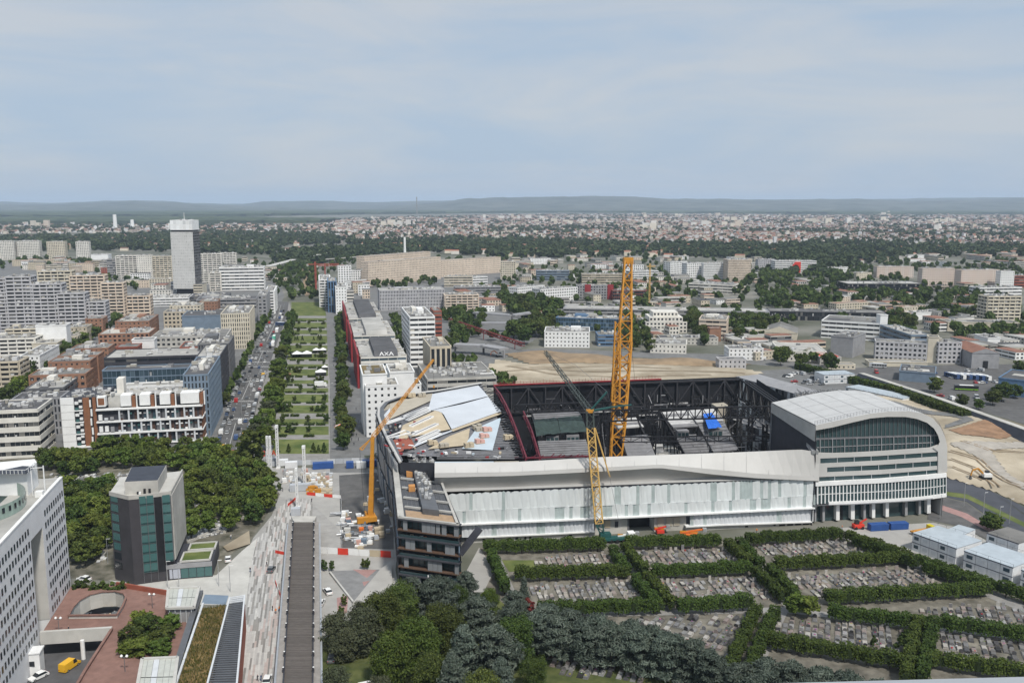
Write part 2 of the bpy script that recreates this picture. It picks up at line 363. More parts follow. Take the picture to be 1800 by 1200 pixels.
TOWN = [  # outline of built-up land, share of trees
 [(-60, 412), (330, 408), (560, 412), (640, 428), (900, 424), (1130, 430), (1500, 428), (1900, 432), (2000, 378), (1400, 379), (1000, 377), (800, 380), (620, 384), (560, 396), (300, 395), (-80, 396)]]
spots = []; tpts = []
def dens(x, y):
 return .5 + .5 * math.sin(x * .0031 + 1.3 * math.sin(y * .0019)) * math.sin(y * .0027 + 1.1 * math.sin(x * .0023 + 2))
poly = gpoly(TOWN[0]); xs = [p[0] for p in poly]; ys = [p[1] for p in poly]
while len(spots) < 15000:
 y = min(ys) * (max(ys) / min(ys)) ** (R() ** .85); x = U(-.72, .72) * y
 if not inpoly(x, y, poly): continue
 d = dens(x, y)
 if x < -.2 * y: d *= .55
 if R() < .08 + 1.1 * d:
  big = 1 + (y - 2500) / 6000; a = math.sin(x * .002) * 1.5 + (R() < .5) * 1.57 + U(-.1, .1)
  spots.append((x, y, U(8, 15) * big, U(7, 10) * big, U(4.5, 8) * (1 if R() < .93 else 2.2), a))
 elif len(tpts) < 7500: tpts.append((x, y))
 if R() < .3 and len(tpts) < 7500: tpts.append((x + U(-15, 15), y + U(-15, 15)))
for px, n in (([(-40, 441), (330, 443), (480, 448), (640, 431), (560, 414), (330, 411), (-60, 420)], 170), ([(640, 440), (880, 452), (1350, 456), (1350, 434), (900, 427), (640, 430)], 150), ([(1350, 458), (1850, 450), (1850, 434), (1350, 436)], 120)):
 spots += [(x, y, U(8, 22), U(7, 12), U(5, 10), U(-.4, .4)) for x, y in scatter(gpoly(px), n)]
spots.sort(key=lambda s: s[1])
near_houses, spots = spots[:300], spots[300:]
town('town_houses', spots, 'sea of small far houses with red and grey roofs across the plain')
mat('house_wall', (.66, .63, .58), .9, .06, .05, isl=[(1, 1, 1), (.85, .8, .7), (.75, .66, .55), (1, .95, .85)], rnd='obj')
mat('house_roof', (.30, .19, .15), .9, .12, .1, isl=[(1, .76, .66), (.85, .74, .68), (.6, .6, .62), (.95, .64, .52)], rnd='obj')
hv = house_verts(0, 0, 1, 1, 1, 0, 0)
for x, y, w, d, h, a in near_houses:
 key = None
 e = empty('town_house', (x, y, 0), 'small gabled town house on the near edge of the towns beyond the river woods', 'house', 'houses beyond the river woods')
 v = house_verts(0, 0, w, d, h, 2.8, a)
 MB().add(v, [f for f in HOUSE_F[:4]] + [(5, 6, 9), (7, 4, 8)]).build('wall', 'house_wall', None)
 ow = bpy.context.scene.collection.objects[-1]; ow.parent = e
 MB().add(v[4:], [(0, 1, 5, 4), (2, 3, 4, 5)]).build('roof', 'house_roof', None)
 ow = bpy.context.scene.collection.objects[-1]; ow.parent = e
# blocks of flats among the far houses
mat('far_block', (.66, .63, .59), .85, .05, .02, isl=[(1, 1, 1), (.9, .86, .78), (1, .96, .88), (.82, .74, .66)])
fb = MB()
for cx, cy, n, sp in ((690, 399, 12, 60), (1280, 388, 12, 60), (1250, 399, 10, 110), (1000, 393, 12, 120), (1560, 378, 4, 25), (1680, 405, 10, 110), (1450, 393, 12, 90), (1130, 403, 8, 60), (60, 399, 9, 70), (1200, 381, 10, 140), (900, 384, 8, 120), (1600, 392, 16, 180)):
 for _ in range(n):
  g = G(cx + U(-sp, sp) * .5, cy + U(-2.5, 2.5)); k = g[1] / 4000
  fb.box((g[0], g[1]), (U(12, 36) * k ** .5, 14 * k ** .5, U(10, 34)), U(-.3, .3), z0=0)
tag(fb.build('far_flats', 'far_block', kind='stuff'), 'pale blocks of flats rising among the far houses', 'flats')
crown_mass('town_trees', tpts, [U(4, 9) * (1 + (p[1] - 2500) / 5000) for p in tpts], [U(8, 15) for p in tpts], 14, 'leaf_far', 'dark green trees scattered between the far town houses', 'trees', .05)
# river woods (about 1.9-2.6 km) in front of the towns
rw = []
for px, n in (([(-40, 443), (180, 441), (330, 445), (480, 450), (500, 432), (640, 430), (560, 414), (330, 410), (150, 417), (-60, 420)], 1500),
   ([(640, 440), (760, 443), (880, 455), (1080, 452), (1120, 447), (1350, 458), (1350, 434), (1120, 431), (900, 426), (760, 430), (640, 429)], 1300),
   ([(1350, 460), (1480, 470), (1640, 452), (1850, 450), (1850, 434), (1640, 436), (1480, 428), (1350, 436)], 900),
   ([(1350, 478), (1460, 486), (1500, 472), (1440, 455)], 120), ([(480, 452), (560, 440), (640, 438), (760, 445), (640, 452), (560, 466), (500, 474)], 300)):
 rw += strip(px, n)
crown_mass('river_woods', rw, [U(6, 11) for p in rw], [U(11, 20) for p in rw], 26, 'leaf_far', 'band of dark woods along the river below the far towns', 'woods', .02)
# haze: one closed box of even, thin air
mat_h = bpy.data.materials.new('haze'); mat_h.use_nodes = True; t_ = mat_h.node_tree; t_.nodes.clear()
pv = t_.nodes.new('ShaderNodeVolumePrincipled'); pv.inputs['Density'].default_value = 5.2e-5; pv.inputs['Color'].default_value = (.66, .80, 1, 1); pv.inputs['Anisotropy'].default_value = 0.0
oo = t_.nodes.new('ShaderNodeOutputMaterial'); t_.links.new(pv.outputs[0], oo.inputs['Volume']); MATS['haze'] = mat_h
hz = MB().prism([(-41000, -3500), (41000, -3500), (41000, 46000), (-41000, 46000)], -30, 420).build('haze', 'haze', kind='stuff')
# ================================================================ buildings
AX = math.radians(12.2)            # the avenue's axis runs 12.2 degrees left of the camera's heading
E_AX = Vector((math.cos(AX), math.sin(AX), 0)); N_AX = Vector((-math.sin(AX), math.cos(AX), 0))
def proj(p):
 d = Vector(p) - Vector((0, 0, CAMH)); f = d.y * cP - d.z * sP; u = d.y * sP + d.z * cP
 return 900 + F * d.x / f, 600 - F * u / f
def along(p, e, px):
 """distance along direction e from p to the picture column px"""
 a, b = 0., 900.
 for _ in range(40):
  m = (a + b) / 2
  if proj(p + e * m)[0] < px: a = m
  else: b = m
 return a
def fbox(mb, A, e, n, s0, s1, z0, z1, d0, d1, mi=0):
 """box on a facade: s along e, d outward along n"""
 q = lambda s, d, z: (A[0] + e[0] * s + n[0] * d, A[1] + e[1] * s + n[1] * d, z)
 mb.add([q(s0, d0, z0), q(s1, d0, z0), q(s1, d1, z0), q(s0, d1, z0), q(s0, d0, z1), q(s1, d0, z1), q(s1, d1, z1), q(s0, d1, z1)],
  [(0, 3, 2, 1), (4, 5, 6, 7), (0, 1, 5, 4), (1, 2, 6, 5), (2, 3, 7, 6), (3, 0, 4, 7)], mi)
STY = {  # window share across, window share up, depth of relief, bay, storey
 'grid': (.55, .5, .22, 3.2, 3.2), 'band': (.97, .45, .25, 6., 3.4), 'bal': (.86, .55, .9, 5.5, 3.0), 'fin': (.62, .9, .45, 3.0, 9.), 'glass': (.93, .86, .12, 2.2, 3.5),
 'small': (.35, .38, .15, 3.0, 3.1), 'slot': (.45, .72, .2, 1.6, 3.4)}
def facade(wall, pane, A, B, z0, z1, style, bay=None, storey=None):
 A, B = Vector((A[0], A[1], 0)), Vector((B[0], B[1], 0)); e = (B - A); Ln = e.length
 if Ln < 1: return
 e /= Ln; n = Vector((e.y, -e.x, 0)); wf, hf, pr, b0, s0 = STY[style]; bay = bay or b0; storey = storey or s0
 cols = max(1, round(Ln / bay)); rows = max(1, round((z1 - z0) / storey)); bw = Ln / cols; rh = (z1 - z0) / rows; pw = bw * (1 - wf); bh = rh * (1 - hf)
 for r in range(rows + 1):
  a, b = max(z0, z0 + r * rh - bh / 2), min(z1, z0 + r * rh + bh / 2)
  fbox(wall, A, e, n, 0, Ln, a, b, .01, pr)
 if pw > .15:
  for c in range(cols + 1):
   a, b = max(0.02, c * bw - pw / 2), min(Ln - .02, c * bw + pw / 2)
   fbox(wall, A, e, n, a, b, z0 + .01, z1 - .01, .01, pr * .8 if style == 'bal' else pr - .02)
 for r in range(rows):
  for c in range(cols):
   if BL is not None and R() < (.3 if style == 'bal' else .1): q0 = c * bw + pw * .6 + U(0, .3) * bw * wf; za = z0 + r * rh + bh * .5; fbox(BL, A, e, n, q0, q0 + bw * wf * U(.2, .5), za, za + rh * hf * U(.3, .8), .05, pr * U(.5, 1.05))
   s0_, s1_ = c * bw + pw * .45, (c + 1) * bw - pw * .45; a, b = z0 + r * rh + bh * .45, z0 + (r + 1) * rh - bh * .45; o = n * .04
   pane.poly([(A.x + e.x * s0_ + o.x, A.y + e.y * s0_ + o.y, a), (A.x + e.x * s1_ + o.x, A.y + e.y * s1_ + o.y, a), (A.x + e.x * s1_ + o.x, A.y + e.y * s1_ + o.y, b), (A.x + e.x * s0_ + o.x, A.y + e.y * s0_ + o.y, b)])
def roof_kit(mb, poly, z, n, big=3., hs=1.):
 """plant boxes, ducts and hoods on a flat roof"""
 a, b, c, d = [Vector((p[0], p[1], 0)) for p in poly[:4]]; rz = math.atan2((b - a).y, (b - a).x)
 for _ in range(n):
  s, t = U(.12, .88), U(.12, .88); p = a + (b - a) * s + (d - a) * t
  mb.box((p.x, p.y), (U(min(.8, big * .5), big), U(min(.8, big * .5), big), U(.5, 1.9) * hs), rz, z0=z + .06)
BPOLY = []; BL = None
def bld(label, Lc, Rc, depth, wall='white_warm', style='grid', roof='roof_grey', name='office_building', cat='building', pane='pane', kit=None, side=None, back=None, ground=0, parapet=.7, pent=0, bay=None, storey=None, angle=None, group=None, h=None):
 x1, yt, yb = Lc; g = P(x1, yb, 0); h = h or at(x1, yt, g.y).z; h = max(h, 3.0); A = Vector((g.x, g.y, 0))
 if isinstance(Rc, (tuple, list)): q = P(Rc[0], Rc[1], 0); B = Vector((q.x, q.y, 0))
 else:
  e = E_AX if angle is None else Vector((math.cos(math.radians(angle)), math.sin(math.radians(angle)), 0)); B = A + e * along(A + Vector((0, 0, h)), e, Rc)
 e = (B - A).normalized(); nb = Vector((-e.y, e.x, 0)) if back is None else Vector(back).normalized(); C_, D_ = B + nb * depth, A + nb * depth
 global BL
 BL = MB(); root = empty(name, (A.x, A.y, 0), label, cat, group); poly = [(v.x, v.y) for v in (A, B, C_, D_)]
 BPOLY.append(poly); w = MB(); p = MB(); w.prism(poly, 0, h - .05, bottom=False)
 if style != 'blank':
  facade(w, p, poly[0], poly[1], ground, h, style, bay, storey)
  if side != 'blank': facade(w, p, poly[1], poly[2], ground, h, side or style, bay, storey); facade(w, p, poly[3], poly[0], ground, h, side or style, bay, storey)
 cx, cy = sum(q[0] for q in poly) / 4, sum(q[1] for q in poly) / 4
 for i in range(4):
  a, b = Vector((*poly[i], 0)), Vector((*poly[(i + 1) % 4], 0)); ee = (b - a).normalized(); n = Vector((ee.y, -ee.x, 0))
  fbox(w, a, ee, n, 0, (b - a).length, h - .3, h + parapet * .55, -.35, .27 + .003 * i)
 w.build('wall', wall, root)
 MB().poly([(q[0] + (cx - q[0]) * .02, q[1] + (cy - q[1]) * .02, h) for q in poly]).build('roof', roof, root)
 if p.f: p.build('windows', pane, root, kind='stuff')
 if BL.f: BL.build('blinds_and_balcony_screens', 'blind', root, kind='stuff')
 BL = None
 for _ in range(2): s, t, s1, t1 = U(.05, .5), U(.05, .5), U(.2, .45), U(.2, .45); MB().poly([tuple(A + (B - A) * a + (D_ - A) * b + Vector((0, 0, h + .03 + .01 * _))) for a, b in ((s, t), (s + s1, t), (s + s1, t + t1), (s, t + t1))]).build('roof_patch', random.choice(['roof_grey', 'roof_dark', 'roof_pale', 'conc']), root)
 area = (B - A).length * depth; kit = min(60, int(area / 24)) if kit is None else kit
 k = MB()
 if kit: roof_kit(k, poly, h, kit)
 if kit: k.build('roof_equipment', 'units', root, kind='stuff')
 for j in range(pent):
  s, t = U(.2, .7), U(.35, .7); c = A + (B - A) * s + (D_ - A) * t; wd = (B - A).length
  MB().box((c.x, c.y), (wd * U(.15, .28), depth * U(.2, .35), U(2, 3.4)), math.atan2(e.y, e.x), z0=h).build('penthouse', random.choice(['white_warm', 'grey', 'conc', wall]), root)
 return root, poly, h
# city floor west and east of the avenue
sheet('city_pavement', [(-150, 820), (-150, 462), (300, 452), (480, 470), (500, 520), (372, 806)], .02, 'asphalt_pale')
sheet('street_ground', [(560, 520), (640, 480), (900, 478), (1000, 560), (870, 640), (905, 690), (650, 800), (600, 800)], .02, 'asphalt_pale')
mat('peach_pale', (.66, .58, .52), .75, .08, .25, (.58, .47, .40), stretch=(1.2, 1.2, .01), detail=1)
T_ = [  # label, left corner (column, top row, foot row), right corner, depth, wall, style, options
# --- west side, far to near
('pale residential tower cut by the left edge of the view', (-8, 424, 457), 23, 20, 'white_warm', 'grid', {'name': 'apartment_tower'}),
('pale residential tower second from the left of four', (32, 424, 456), 68, 18, 'white_warm', 'grid', {'name': 'apartment_tower'}),
('cream residential tower third from the left of four', (84, 425, 456), 113, 20, 'cream', 'grid', {'name': 'apartment_tower'}),
('narrow pale residential tower, rightmost of the four at far left', (135, 425, 456), 155, 18, 'white_warm', 'grid', {'name': 'apartment_tower'}),
('long beige block with a red roof before the four pale towers', (22, 458, 468), 110, 16, 'beige', 'small', {'name': 'apartment_block', 'roof': 'roof_red', 'kit': 0}),
('white hall roofs beside the narrow pale tower', (160, 448, 456), 190, 30, 'white', 'blank', {'name': 'warehouse', 'roof': 'roof_pale'}),
('white slab with dark balconies left of the tall tower', (206, 450, 491), 240, 14, 'white_warm', 'bal', {'name': 'apartment_block'}),
('plain white slab between two balconied slabs', (242, 449, 492), 266, 14, 'white_warm', 'small', {'name': 'apartment_block'}),
('yellowish balconied slab just left of the tall tower', (268, 451, 491), 308, 14, 'cream', 'bal', {'name': 'apartment_block'}),
('white balconied slab just right of the tall tower', (351, 447, 499), 388, 14, 'white_warm', 'bal', {'name': 'apartment_block'}),
('low white block behind the banded office', (388, 445, 465), 414, 14, 'white_warm', 'bal', {'name': 'apartment_block'}),
('grey slab with thin floors left of the balconied slabs', (190, 456, 490), 206, 12, 'grey', 'band', {'name': 'apartment_block'}),
('low yellowish flats at the foot of the white slabs', (263, 491, 506), 309, 12, 'cream', 'grid', {'name': 'apartment_block'}),
('white stepped block left of the banded office', (370, 480, 512), 387, 20, 'white_warm', 'bal', {'name': 'apartment_block'}),
('wide office with black glass bands under a thick white roof', (387, 471, 511), 463, 30, 'white', 'band', {'storey': 4.2, 'pane': 'pane', 'roof': 'roof_pale', 'pent': 2}),
('grey stepped flats cut by the left edge', (-20, 490, 588), 17, 16, 'lilac', 'bal', {'name': 'apartment_block'}),
('tall grey flats with white balconies at far left', (18, 487, 588), 52, 16, 'lilac', 'bal', {'name': 'apartment_block'}),
('grey flats one step down from the tall grey flats', (52, 500, 587), 106, 16, 'lilac', 'bal', {'name': 'apartment_block'}),
('grey flats two steps down with a dark side wall', (106, 516, 586), 147, 16, 'lilac', 'bal', {'name': 'apartment_block'}),
('lowest of the grey stepped flats', (147, 531, 584), 183, 16, 'lilac', 'bal', {'name': 'apartment_block'}),
('tall beige flats behind the grey ones', (73, 477, 562), 124, 15, 'cream', 'bal', {'name': 'apartment_block'}),
('peach flats with rows of balconies', (128, 485, 562), 182, 15, 'peach', 'bal', {'name': 'apartment_block'}),
('peach flats one step lower', (182, 498, 565), 215, 15, 'peach', 'bal', {'name': 'apartment_block'}),
('lowest peach flats near the avenue of trees', (215, 521, 562), 262, 15, 'peach', 'bal', {'name': 'apartment_block'}),
('dark brick wing low behind the peach flats', (178, 471, 486), 190, 10, 'brickred', 'small', {'name': 'apartment_block'}),
('low white canopy roof at the foot of the tall tower', (262, 525, 539), 331, 40, 'white', 'band', {'roof': 'roof_pale'}),
('dark low hall behind the white canopy roof', (331, 522, 536), 400, 40, 'grey_dark', 'band', {'roof': 'roof_dark'}),
('lilac roofed office before the banded office', (346, 527, 545), 450, 30, 'grey', 'band', {'roof': 'roof_dark', 'pent': 2}),
('brick block with a flat top before the tall tower', (352, 531, 552), 382, 25, 'terracotta', 'small', {'roof': 'roof_grey'}),
('cream office with stepped roofs behind the blue block', (300, 538, 565), 352, 25, 'cream', 'grid', {'pent': 2}),
('grey office beside the avenue near its far end', (455, 520, 568), 468, 60, 'grey', 'grid', {'side': 'slot'}),
('white balconied flats beside the avenue at its far end', (468, 512, 552), 481, 60, 'white', 'bal', {'name': 'apartment_block'}),
('white windowless block beside the tree avenue', (66, 573, 622), 116, 12, 'white', 'blank', {'name': 'apartment_block', 'roof': 'roof_pale'}),
('cream block with a balcony inset behind the white block', (12, 579, 604), 66, 20, 'cream', 'bal', {'name': 'apartment_block', 'pent': 1}),
('long low white flats with dark strips at the left edge', (-30, 597, 632), 60, 18, 'white_warm', 'bal', {'name': 'apartment_block', 'pent': 1}),
('cream corner block with open white roof frame', (58, 604, 630), 100, 22, 'cream', 'blank', {'name': 'apartment_block', 'roof': 'roof_pale', 'kit': 2}),
('bluish white block with a long grey roof', (38, 626, 660), 69, 45, 'white', 'small', {'name': 'apartment_block', 'roof': 'roof_grey'}),
('beige flats with yellow balconies at the left edge', (-12, 637, 688), 32, 18, 'beige', 'bal', {'name': 'apartment_block', 'pent': 1}),
('beige block beside the tree avenue', (118, 576, 604), 152, 18, 'beige', 'small', {'name': 'apartment_block', 'pent': 1}),
('small cream block at the kerb of the tree avenue', (116, 591, 614), 136, 12, 'cream', 'small', {'name': 'apartment_block'}),
('brick side block above the beige block', (152, 561, 590), 180, 18, 'terracotta', 'small', {'name': 'apartment_block'}),
('brick office with white edged roof terraces', (176, 588, 632), 262, 28, 'terracotta', 'grid', {'roof': 'roof_pale', 'pent': 2}),
('orange brick block with a long brown side', (205, 566, 606), 262, 42, 'terracotta', 'small', {'roof': 'roof_grey', 'pent': 2}),
('brick stepped block with a green roof, farthest of four', (127, 614, 660), 190, 20, 'terracotta', 'small', {'roof': 'roof_grey', 'pent': 1}),
('brick stepped block, third of four from the front', (105, 627, 676), 172, 16, 'terracotta', 'small', {'roof': 'roof_grey', 'pent': 1}),
('brick stepped block, second of four from the front', (89, 637, 690), 158, 16, 'terracotta', 'small', {'roof': 'roof_grey', 'pent': 1}),
('brick stepped block nearest the camera of four', (55, 661, 716), 150, 18, 'terracotta', 'grid', {'roof': 'roof_grey', 'pent': 1}),
('beige office behind the dark blue block', (290, 549, 592), 330, 20, 'beige', 'grid', {'pent': 1}),
('dark blue metal block with a sunken roof court', (322, 556, 602), 392, 34, 'bluegrey', 'blank', {'roof': 'roof_dark', 'kit': 10}),
('beige stone office with dark window bays on the avenue corner', (391, 552, 614), 438, 55, 'cream', 'slot', {'pent': 2}),
('pale concrete office with a long low front', (268, 594, 650), 398, 34, 'conc', 'grid', {'pent': 3}),
('dark red box above the black court block', (208, 611, 674), 242, 14, 'brickred', 'blank', {'kit': 1}),
('white plant box next to the dark red box', (236, 598, 664), 271, 10, 'white', 'blank', {'kit': 1}),
('brown metal clad block beside the avenue', (320, 611, 676), 402, 22, 'brickred', 'small', {'roof': 'roof_dark', 'pent': 1}),
('black block with a pale rimmed terrace', (188, 630, 698), 372, 30, 'charcoal', 'band', {'roof': 'roof_pale', 'kit': 14}),
('beige roofed office behind the dark glass offices', (50, 684, 735), 112, 30, 'grey_dark', 'band', {'roof': 'roof_pale', 'pent': 1}),
('dark glass office with pale window bands behind the left office', (26, 703, 768), 106, 16, 'grey', 'slot', {'roof': 'roof_dark'}),
# --- east of the avenue
('peach housing bar, taller one behind', (641, 451, 498), (757, 485), 14, 'peach', 'small', {'name': 'apartment_block', 'kit': 6}),
('long peach housing bar with hundreds of windows', (648, 461, 503), (775, 490), 14, 'peach', 'small', {'name': 'apartment_block', 'kit': 6}),
('paler peach housing bar behind on the right', (775, 458, 487), (880, 479), 14, 'peach', 'small', {'name': 'apartment_block', 'kit': 4}),
('cream housing bar end beside the school', (880, 460, 491), (906, 491), 16, 'cream', 'grid', {'name': 'apartment_block'}),
('cream school with long white window front', (781, 486, 504), (830, 504), 14, 'cream', 'band', {'name': 'school'}),
('white school wing right of the cream one', (816, 488, 501), (857, 499), 14, 'white', 'band', {'name': 'school'}),
('white panelled tower with scattered windows', (595, 468, 505), 617, 14, 'white', 'grid', {'name': 'apartment_tower'}),
('white low flats right of the panelled tower', (617, 476, 500), 640, 16, 'white', 'grid', {'name': 'apartment_block'}),
('grey and white flats at the head of the gardens', (563, 492, 540), 580, 70, 'white', 'bal', {'name': 'apartment_block'}),
('blue and white striped flats', (578, 495, 549), 591, 45, 'blue', 'fin', {'name': 'apartment_block'}),
('white flats with a yellow cross of panels', (591, 505, 552), 609, 45, 'white', 'small', {'name': 'apartment_block'}),
('grey office with thin white fins and a dark attic', (668, 511, 546), 781, 28, 'lilac', 'slot', {'roof': 'roof_pale', 'pent': 3}),
('pinkish terraced flats right of the finned office', (783, 519, 547), (841, 546), 20, 'peach', 'bal', {'name': 'apartment_block'}),
('low grey sheds behind the terraced flats', (800, 505, 518), (880, 517), 22, 'grey', 'band', {'name': 'warehouse'}),
('red and white banded office', (763, 547, 596), 776, 22, 'brickred', 'band', {}),
('white banded office with a dark left wall', (722, 558, 645), 764, 60, 'white', 'band', {'pent': 2}),
('beige office with tall dark windows and an oval roof terrace', (757, 610, 676), 793, 40, 'beige', 'fin', {'side': 'blank', 'roof': 'roof_grey', 'pent': 1, 'storey': 16}),
('low flat roofs crowded with vents beside the arena', (752, 667, 700), 872, 50, 'conc', 'band', {'roof': 'roof_grey', 'kit': 60}),
('white pavilion on the flat roofs', (832, 657, 690), 868, 8, 'white', 'small', {'kit': 2}),
('white cinema block beside the arena with few dark windows', (645, 679, 768), 700, 18, 'white', 'small', {'roof': 'roof_grey', 'pent': 1}),
('white block with brown window bays next to the cinema', (704, 677, 738), 740, 16, 'white', 'small', {'roof': 'roof_dark'}),
('taller white wall with a brown roof pit', (640, 659, 765), 680, 26, 'white', 'blank', {'roof': 'roof_green', 'kit': 4}),
('stack of white ribbed roof boxes', (687, 655, 742), 728, 24, 'white', 'blank', {'roof': 'roof_pale', 'pent': 3}),
# --- east and north-east
('blue grey office behind the perforated flats', (943, 476, 493), (1000, 493), 22, 'bluegrey', 'band', {}),
('white perforated flats on the left', (910, 506, 526), (957, 521), 16, 'white', 'grid', {'name': 'apartment_block'}),
('white perforated flats with a yellow gap', (950, 509, 534), (1015, 529), 16, 'white', 'grid', {'name': 'apartment_block'}),
('grey flats with red stair panels', (1014, 502, 526), (1075, 526), 16, 'grey', 'grid', {'name': 'apartment_block'}),
('dark red glass hall under a flat canopy', (1077, 511, 528), (1138, 528), 20, 'brickred', 'glass', {'roof': 'roof_dark'}),
('long beige office behind the red flats', (1023, 482, 503), (1095, 503), 18, 'beige', 'band', {}),
('white banded school left of the white towers', (1108, 477, 493), (1157, 492), 18, 'white', 'band', {'name': 'school'}),
('small white tower behind the orange crane', (1095, 466, 482), (1131, 482), 14, 'white', 'grid', {'name': 'apartment_tower'}),
('white student block, left of three', (1178, 461, 487), (1207, 485), 14, 'white', 'grid', {'name': 'apartment_block'}),
('white student block, middle of three', (1207, 463, 491), (1236, 490), 14, 'white', 'grid', {'name': 'apartment_block'}),
('white student block, right of three with dark slots', (1236, 463, 492), (1275, 492), 14, 'white', 'slot', {'name': 'apartment_block'}),
('brown gridded tower right of the white student blocks', (1279, 457, 495), (1319, 495), 30, 'peach', 'slot', {'name': 'office_tower'}),
('long white terraced school below the student blocks', (1210, 498, 513), (1288, 517), 30, 'white_warm', 'band', {'name': 'school'}),
('grey flats right of the brown gridded tower', (1332, 456, 476), (1362, 476), 16, 'lilac', 'grid', {'name': 'apartment_block'}),
('small white kiosk tower beside the motorway', (1325, 480, 492), (1333, 492), 8, 'white', 'blank', {}),
('white low office above the motorway', (1452, 471, 482), (1490, 480), 16, 'white', 'grid', {}),
('cream flats behind the black box office', (1505, 480, 491), (1532, 490), 14, 'cream', 'small', {'name': 'apartment_block'}),
('pink and white striped flats, left group', (1541, 469, 488), (1605, 488), 14, 'peach_pale', 'small', {'name': 'apartment_block'}),
('pink and white striped flats, middle group', (1620, 472, 502), (1676, 502), 14, 'peach_pale', 'small', {'name': 'apartment_block'}),
('pink and white striped flats, right group', (1688, 475, 506), (1755, 505), 14, 'peach_pale', 'small', {'name': 'apartment_block'}),
('white slab tower at the right above the striped flats', (1757, 477, 508), (1781, 508), 12, 'white', 'small', {'name': 'apartment_tower'}),
('white office with a floating roof slab at the right', (1721, 506, 523), (1795, 522), 20, 'white', 'band', {}),
('beige residential tower with stacked balconies near the right edge', (1733, 521, 568), (1791, 568), 16, 'cream', 'bal', {'name': 'apartment_tower'}),
('brick flats cut by the right edge', (1782, 485, 505), (1840, 505), 16, 'brickred', 'band', {'name': 'apartment_block'}),
('cream barracks with a brick end', (1470, 534, 548), (1528, 545), 12, 'cream', 'grid', {'roof': 'roof_red', 'kit': 0, 'name': 'school'}),
('cream house with a red tiled roof', (1583, 540, 557), (1612, 556), 12, 'cream', 'small', {'roof': 'roof_red', 'kit': 0}),
('long white shed right of the red roofed house', (1607, 551, 563), (1656, 559), 14, 'white', 'blank', {'name': 'warehouse', 'roof': 'roof_pale'}),
('long grey station hall in front of the trees', (990, 542, 559), (1352, 566), 26, 'grey', 'band', {'name': 'train_hall', 'roof': 'roof_pale', 'kit': 20}),
('dark glazed hall continuing the station', (1352, 547, 562), (1560, 566), 26, 'charcoal', 'glass', {'name': 'train_hall', 'roof': 'roof_grey', 'kit': 20}),
('long blue glazed office behind the white works', (977, 558, 579), (1092, 583), 20, 'blue', 'glass', {'pane': 'pane_blue', 'pent': 2}),
('white works with two grey doors', (957, 583, 610), (1036, 611), 28, 'white', 'small', {'name': 'factory', 'pent': 1}),
('blue fronted shed right of the white works', (1051, 589, 608), (1090, 608), 20, 'blue', 'band', {'name': 'warehouse'}),
('white office, broad base of the stepped one', (1135, 566, 585), (1207, 585), 30, 'white_warm', 'grid', {'kit': 0}),
('beige office with strips right of the stepped white one', (1228, 561, 592), (1276, 594), 30, 'peach', 'band', {'pent': 2}),
('orange brick stair block before the beige office', (1247, 577, 600), (1267, 600), 8, 'terracotta', 'blank', {'kit': 0}),
('low works with grey roofs beside the crane', (1143, 604, 620), (1206, 622), 26, 'white_warm', 'small', {'name': 'factory'}),
('long grey roofed workshop', (1160, 594, 606), (1262, 606), 16, 'conc', 'small', {'name': 'factory', 'roof': 'roof_dark'}),
('white rendered office with brown panels', (1281, 613, 633), (1341, 633), 14, 'white', 'small', {'pent': 1}),
('beige house with a dark red roof', (1328, 620, 634), (1362, 630), 12, 'cream', 'small', {'roof': 'brickred', 'kit': 0}),
('white car park with dark zigzag strips', (1443, 563, 593), (1548, 600), 40, 'white', 'band', {'name': 'car_park', 'kit': 4}),
('white stair tower of the car park', (1545, 554, 600), (1558, 600), 8, 'white', 'blank', {'name': 'car_park_tower', 'kit': 0}),
('grey windowless office front with a blue glass side', (1459, 590, 625), (1498, 629), 30, 'grey', 'blank', {'pent': 1}),
('grey office bar with open windows', (1537, 600, 632), (1628, 637), 14, 'lilac', 'grid', {'kit': 6}),
('pale lift tower between two grey office bars', (1629, 592, 637), (1648, 638), 10, 'cream', 'blank', {'kit': 1}),
('short grey office bar right of the lift tower', (1648, 602, 639), (1688, 639), 14, 'lilac', 'grid', {'kit': 4}),
('long office wing running back behind the lift tower', (1599, 589, 622), (1632, 622), 55, 'bluegrey', 'band', {'roof': 'roof_pale'}),
('yellowish low gallery at the foot of the grey bar', (1527, 636, 643), (1630, 645), 10, 'cream', 'blank', {'kit': 0}),
('grey workshop with roof lights beside the coach yard', (1580, 652, 669), (1643, 674), 26, 'bluegrey', 'blank', {'name': 'warehouse', 'roof': 'roof_dark', 'kit': 8}),
('blue metal hangar at the right edge', (1753, 664, 693), (1850, 705), 34, 'blue', 'blank', {'name': 'warehouse', 'roof': 'roof_dark', 'kit': 3}),
('long low cream sheds behind the trees at right', (1665, 566, 582), (1792, 584), 22, 'cream', 'blank', {'name': 'warehouse', 'roof': 'roof_grey', 'kit': 6}),
('white workshop above the red roofed hall', (1735, 594, 612), (1757, 612), 20, 'white', 'blank', {'name': 'warehouse'}),
('yellow low building behind the site hedge', (1455, 641, 649), (1503, 649), 8, 'cream', 'small', {'kit': 0}),
('grey stacked site cabins behind the arena', (1264, 632, 648), (1311, 648), 10, 'lilac', 'small', {'name': 'site_cabin', 'kit': 0}),
('white works hall with a pale barrel roof', (1371, 617, 634), (1452, 636), 40, 'white_warm', 'small', {'name': 'factory', 'roof': 'roof_pale', 'kit': 5}),
('pale office with a red gable beside the barrel roofed hall', (1441, 628, 641), (1478, 641), 14, 'conc', 'small', {'roof': 'redbright', 'kit': 0}),
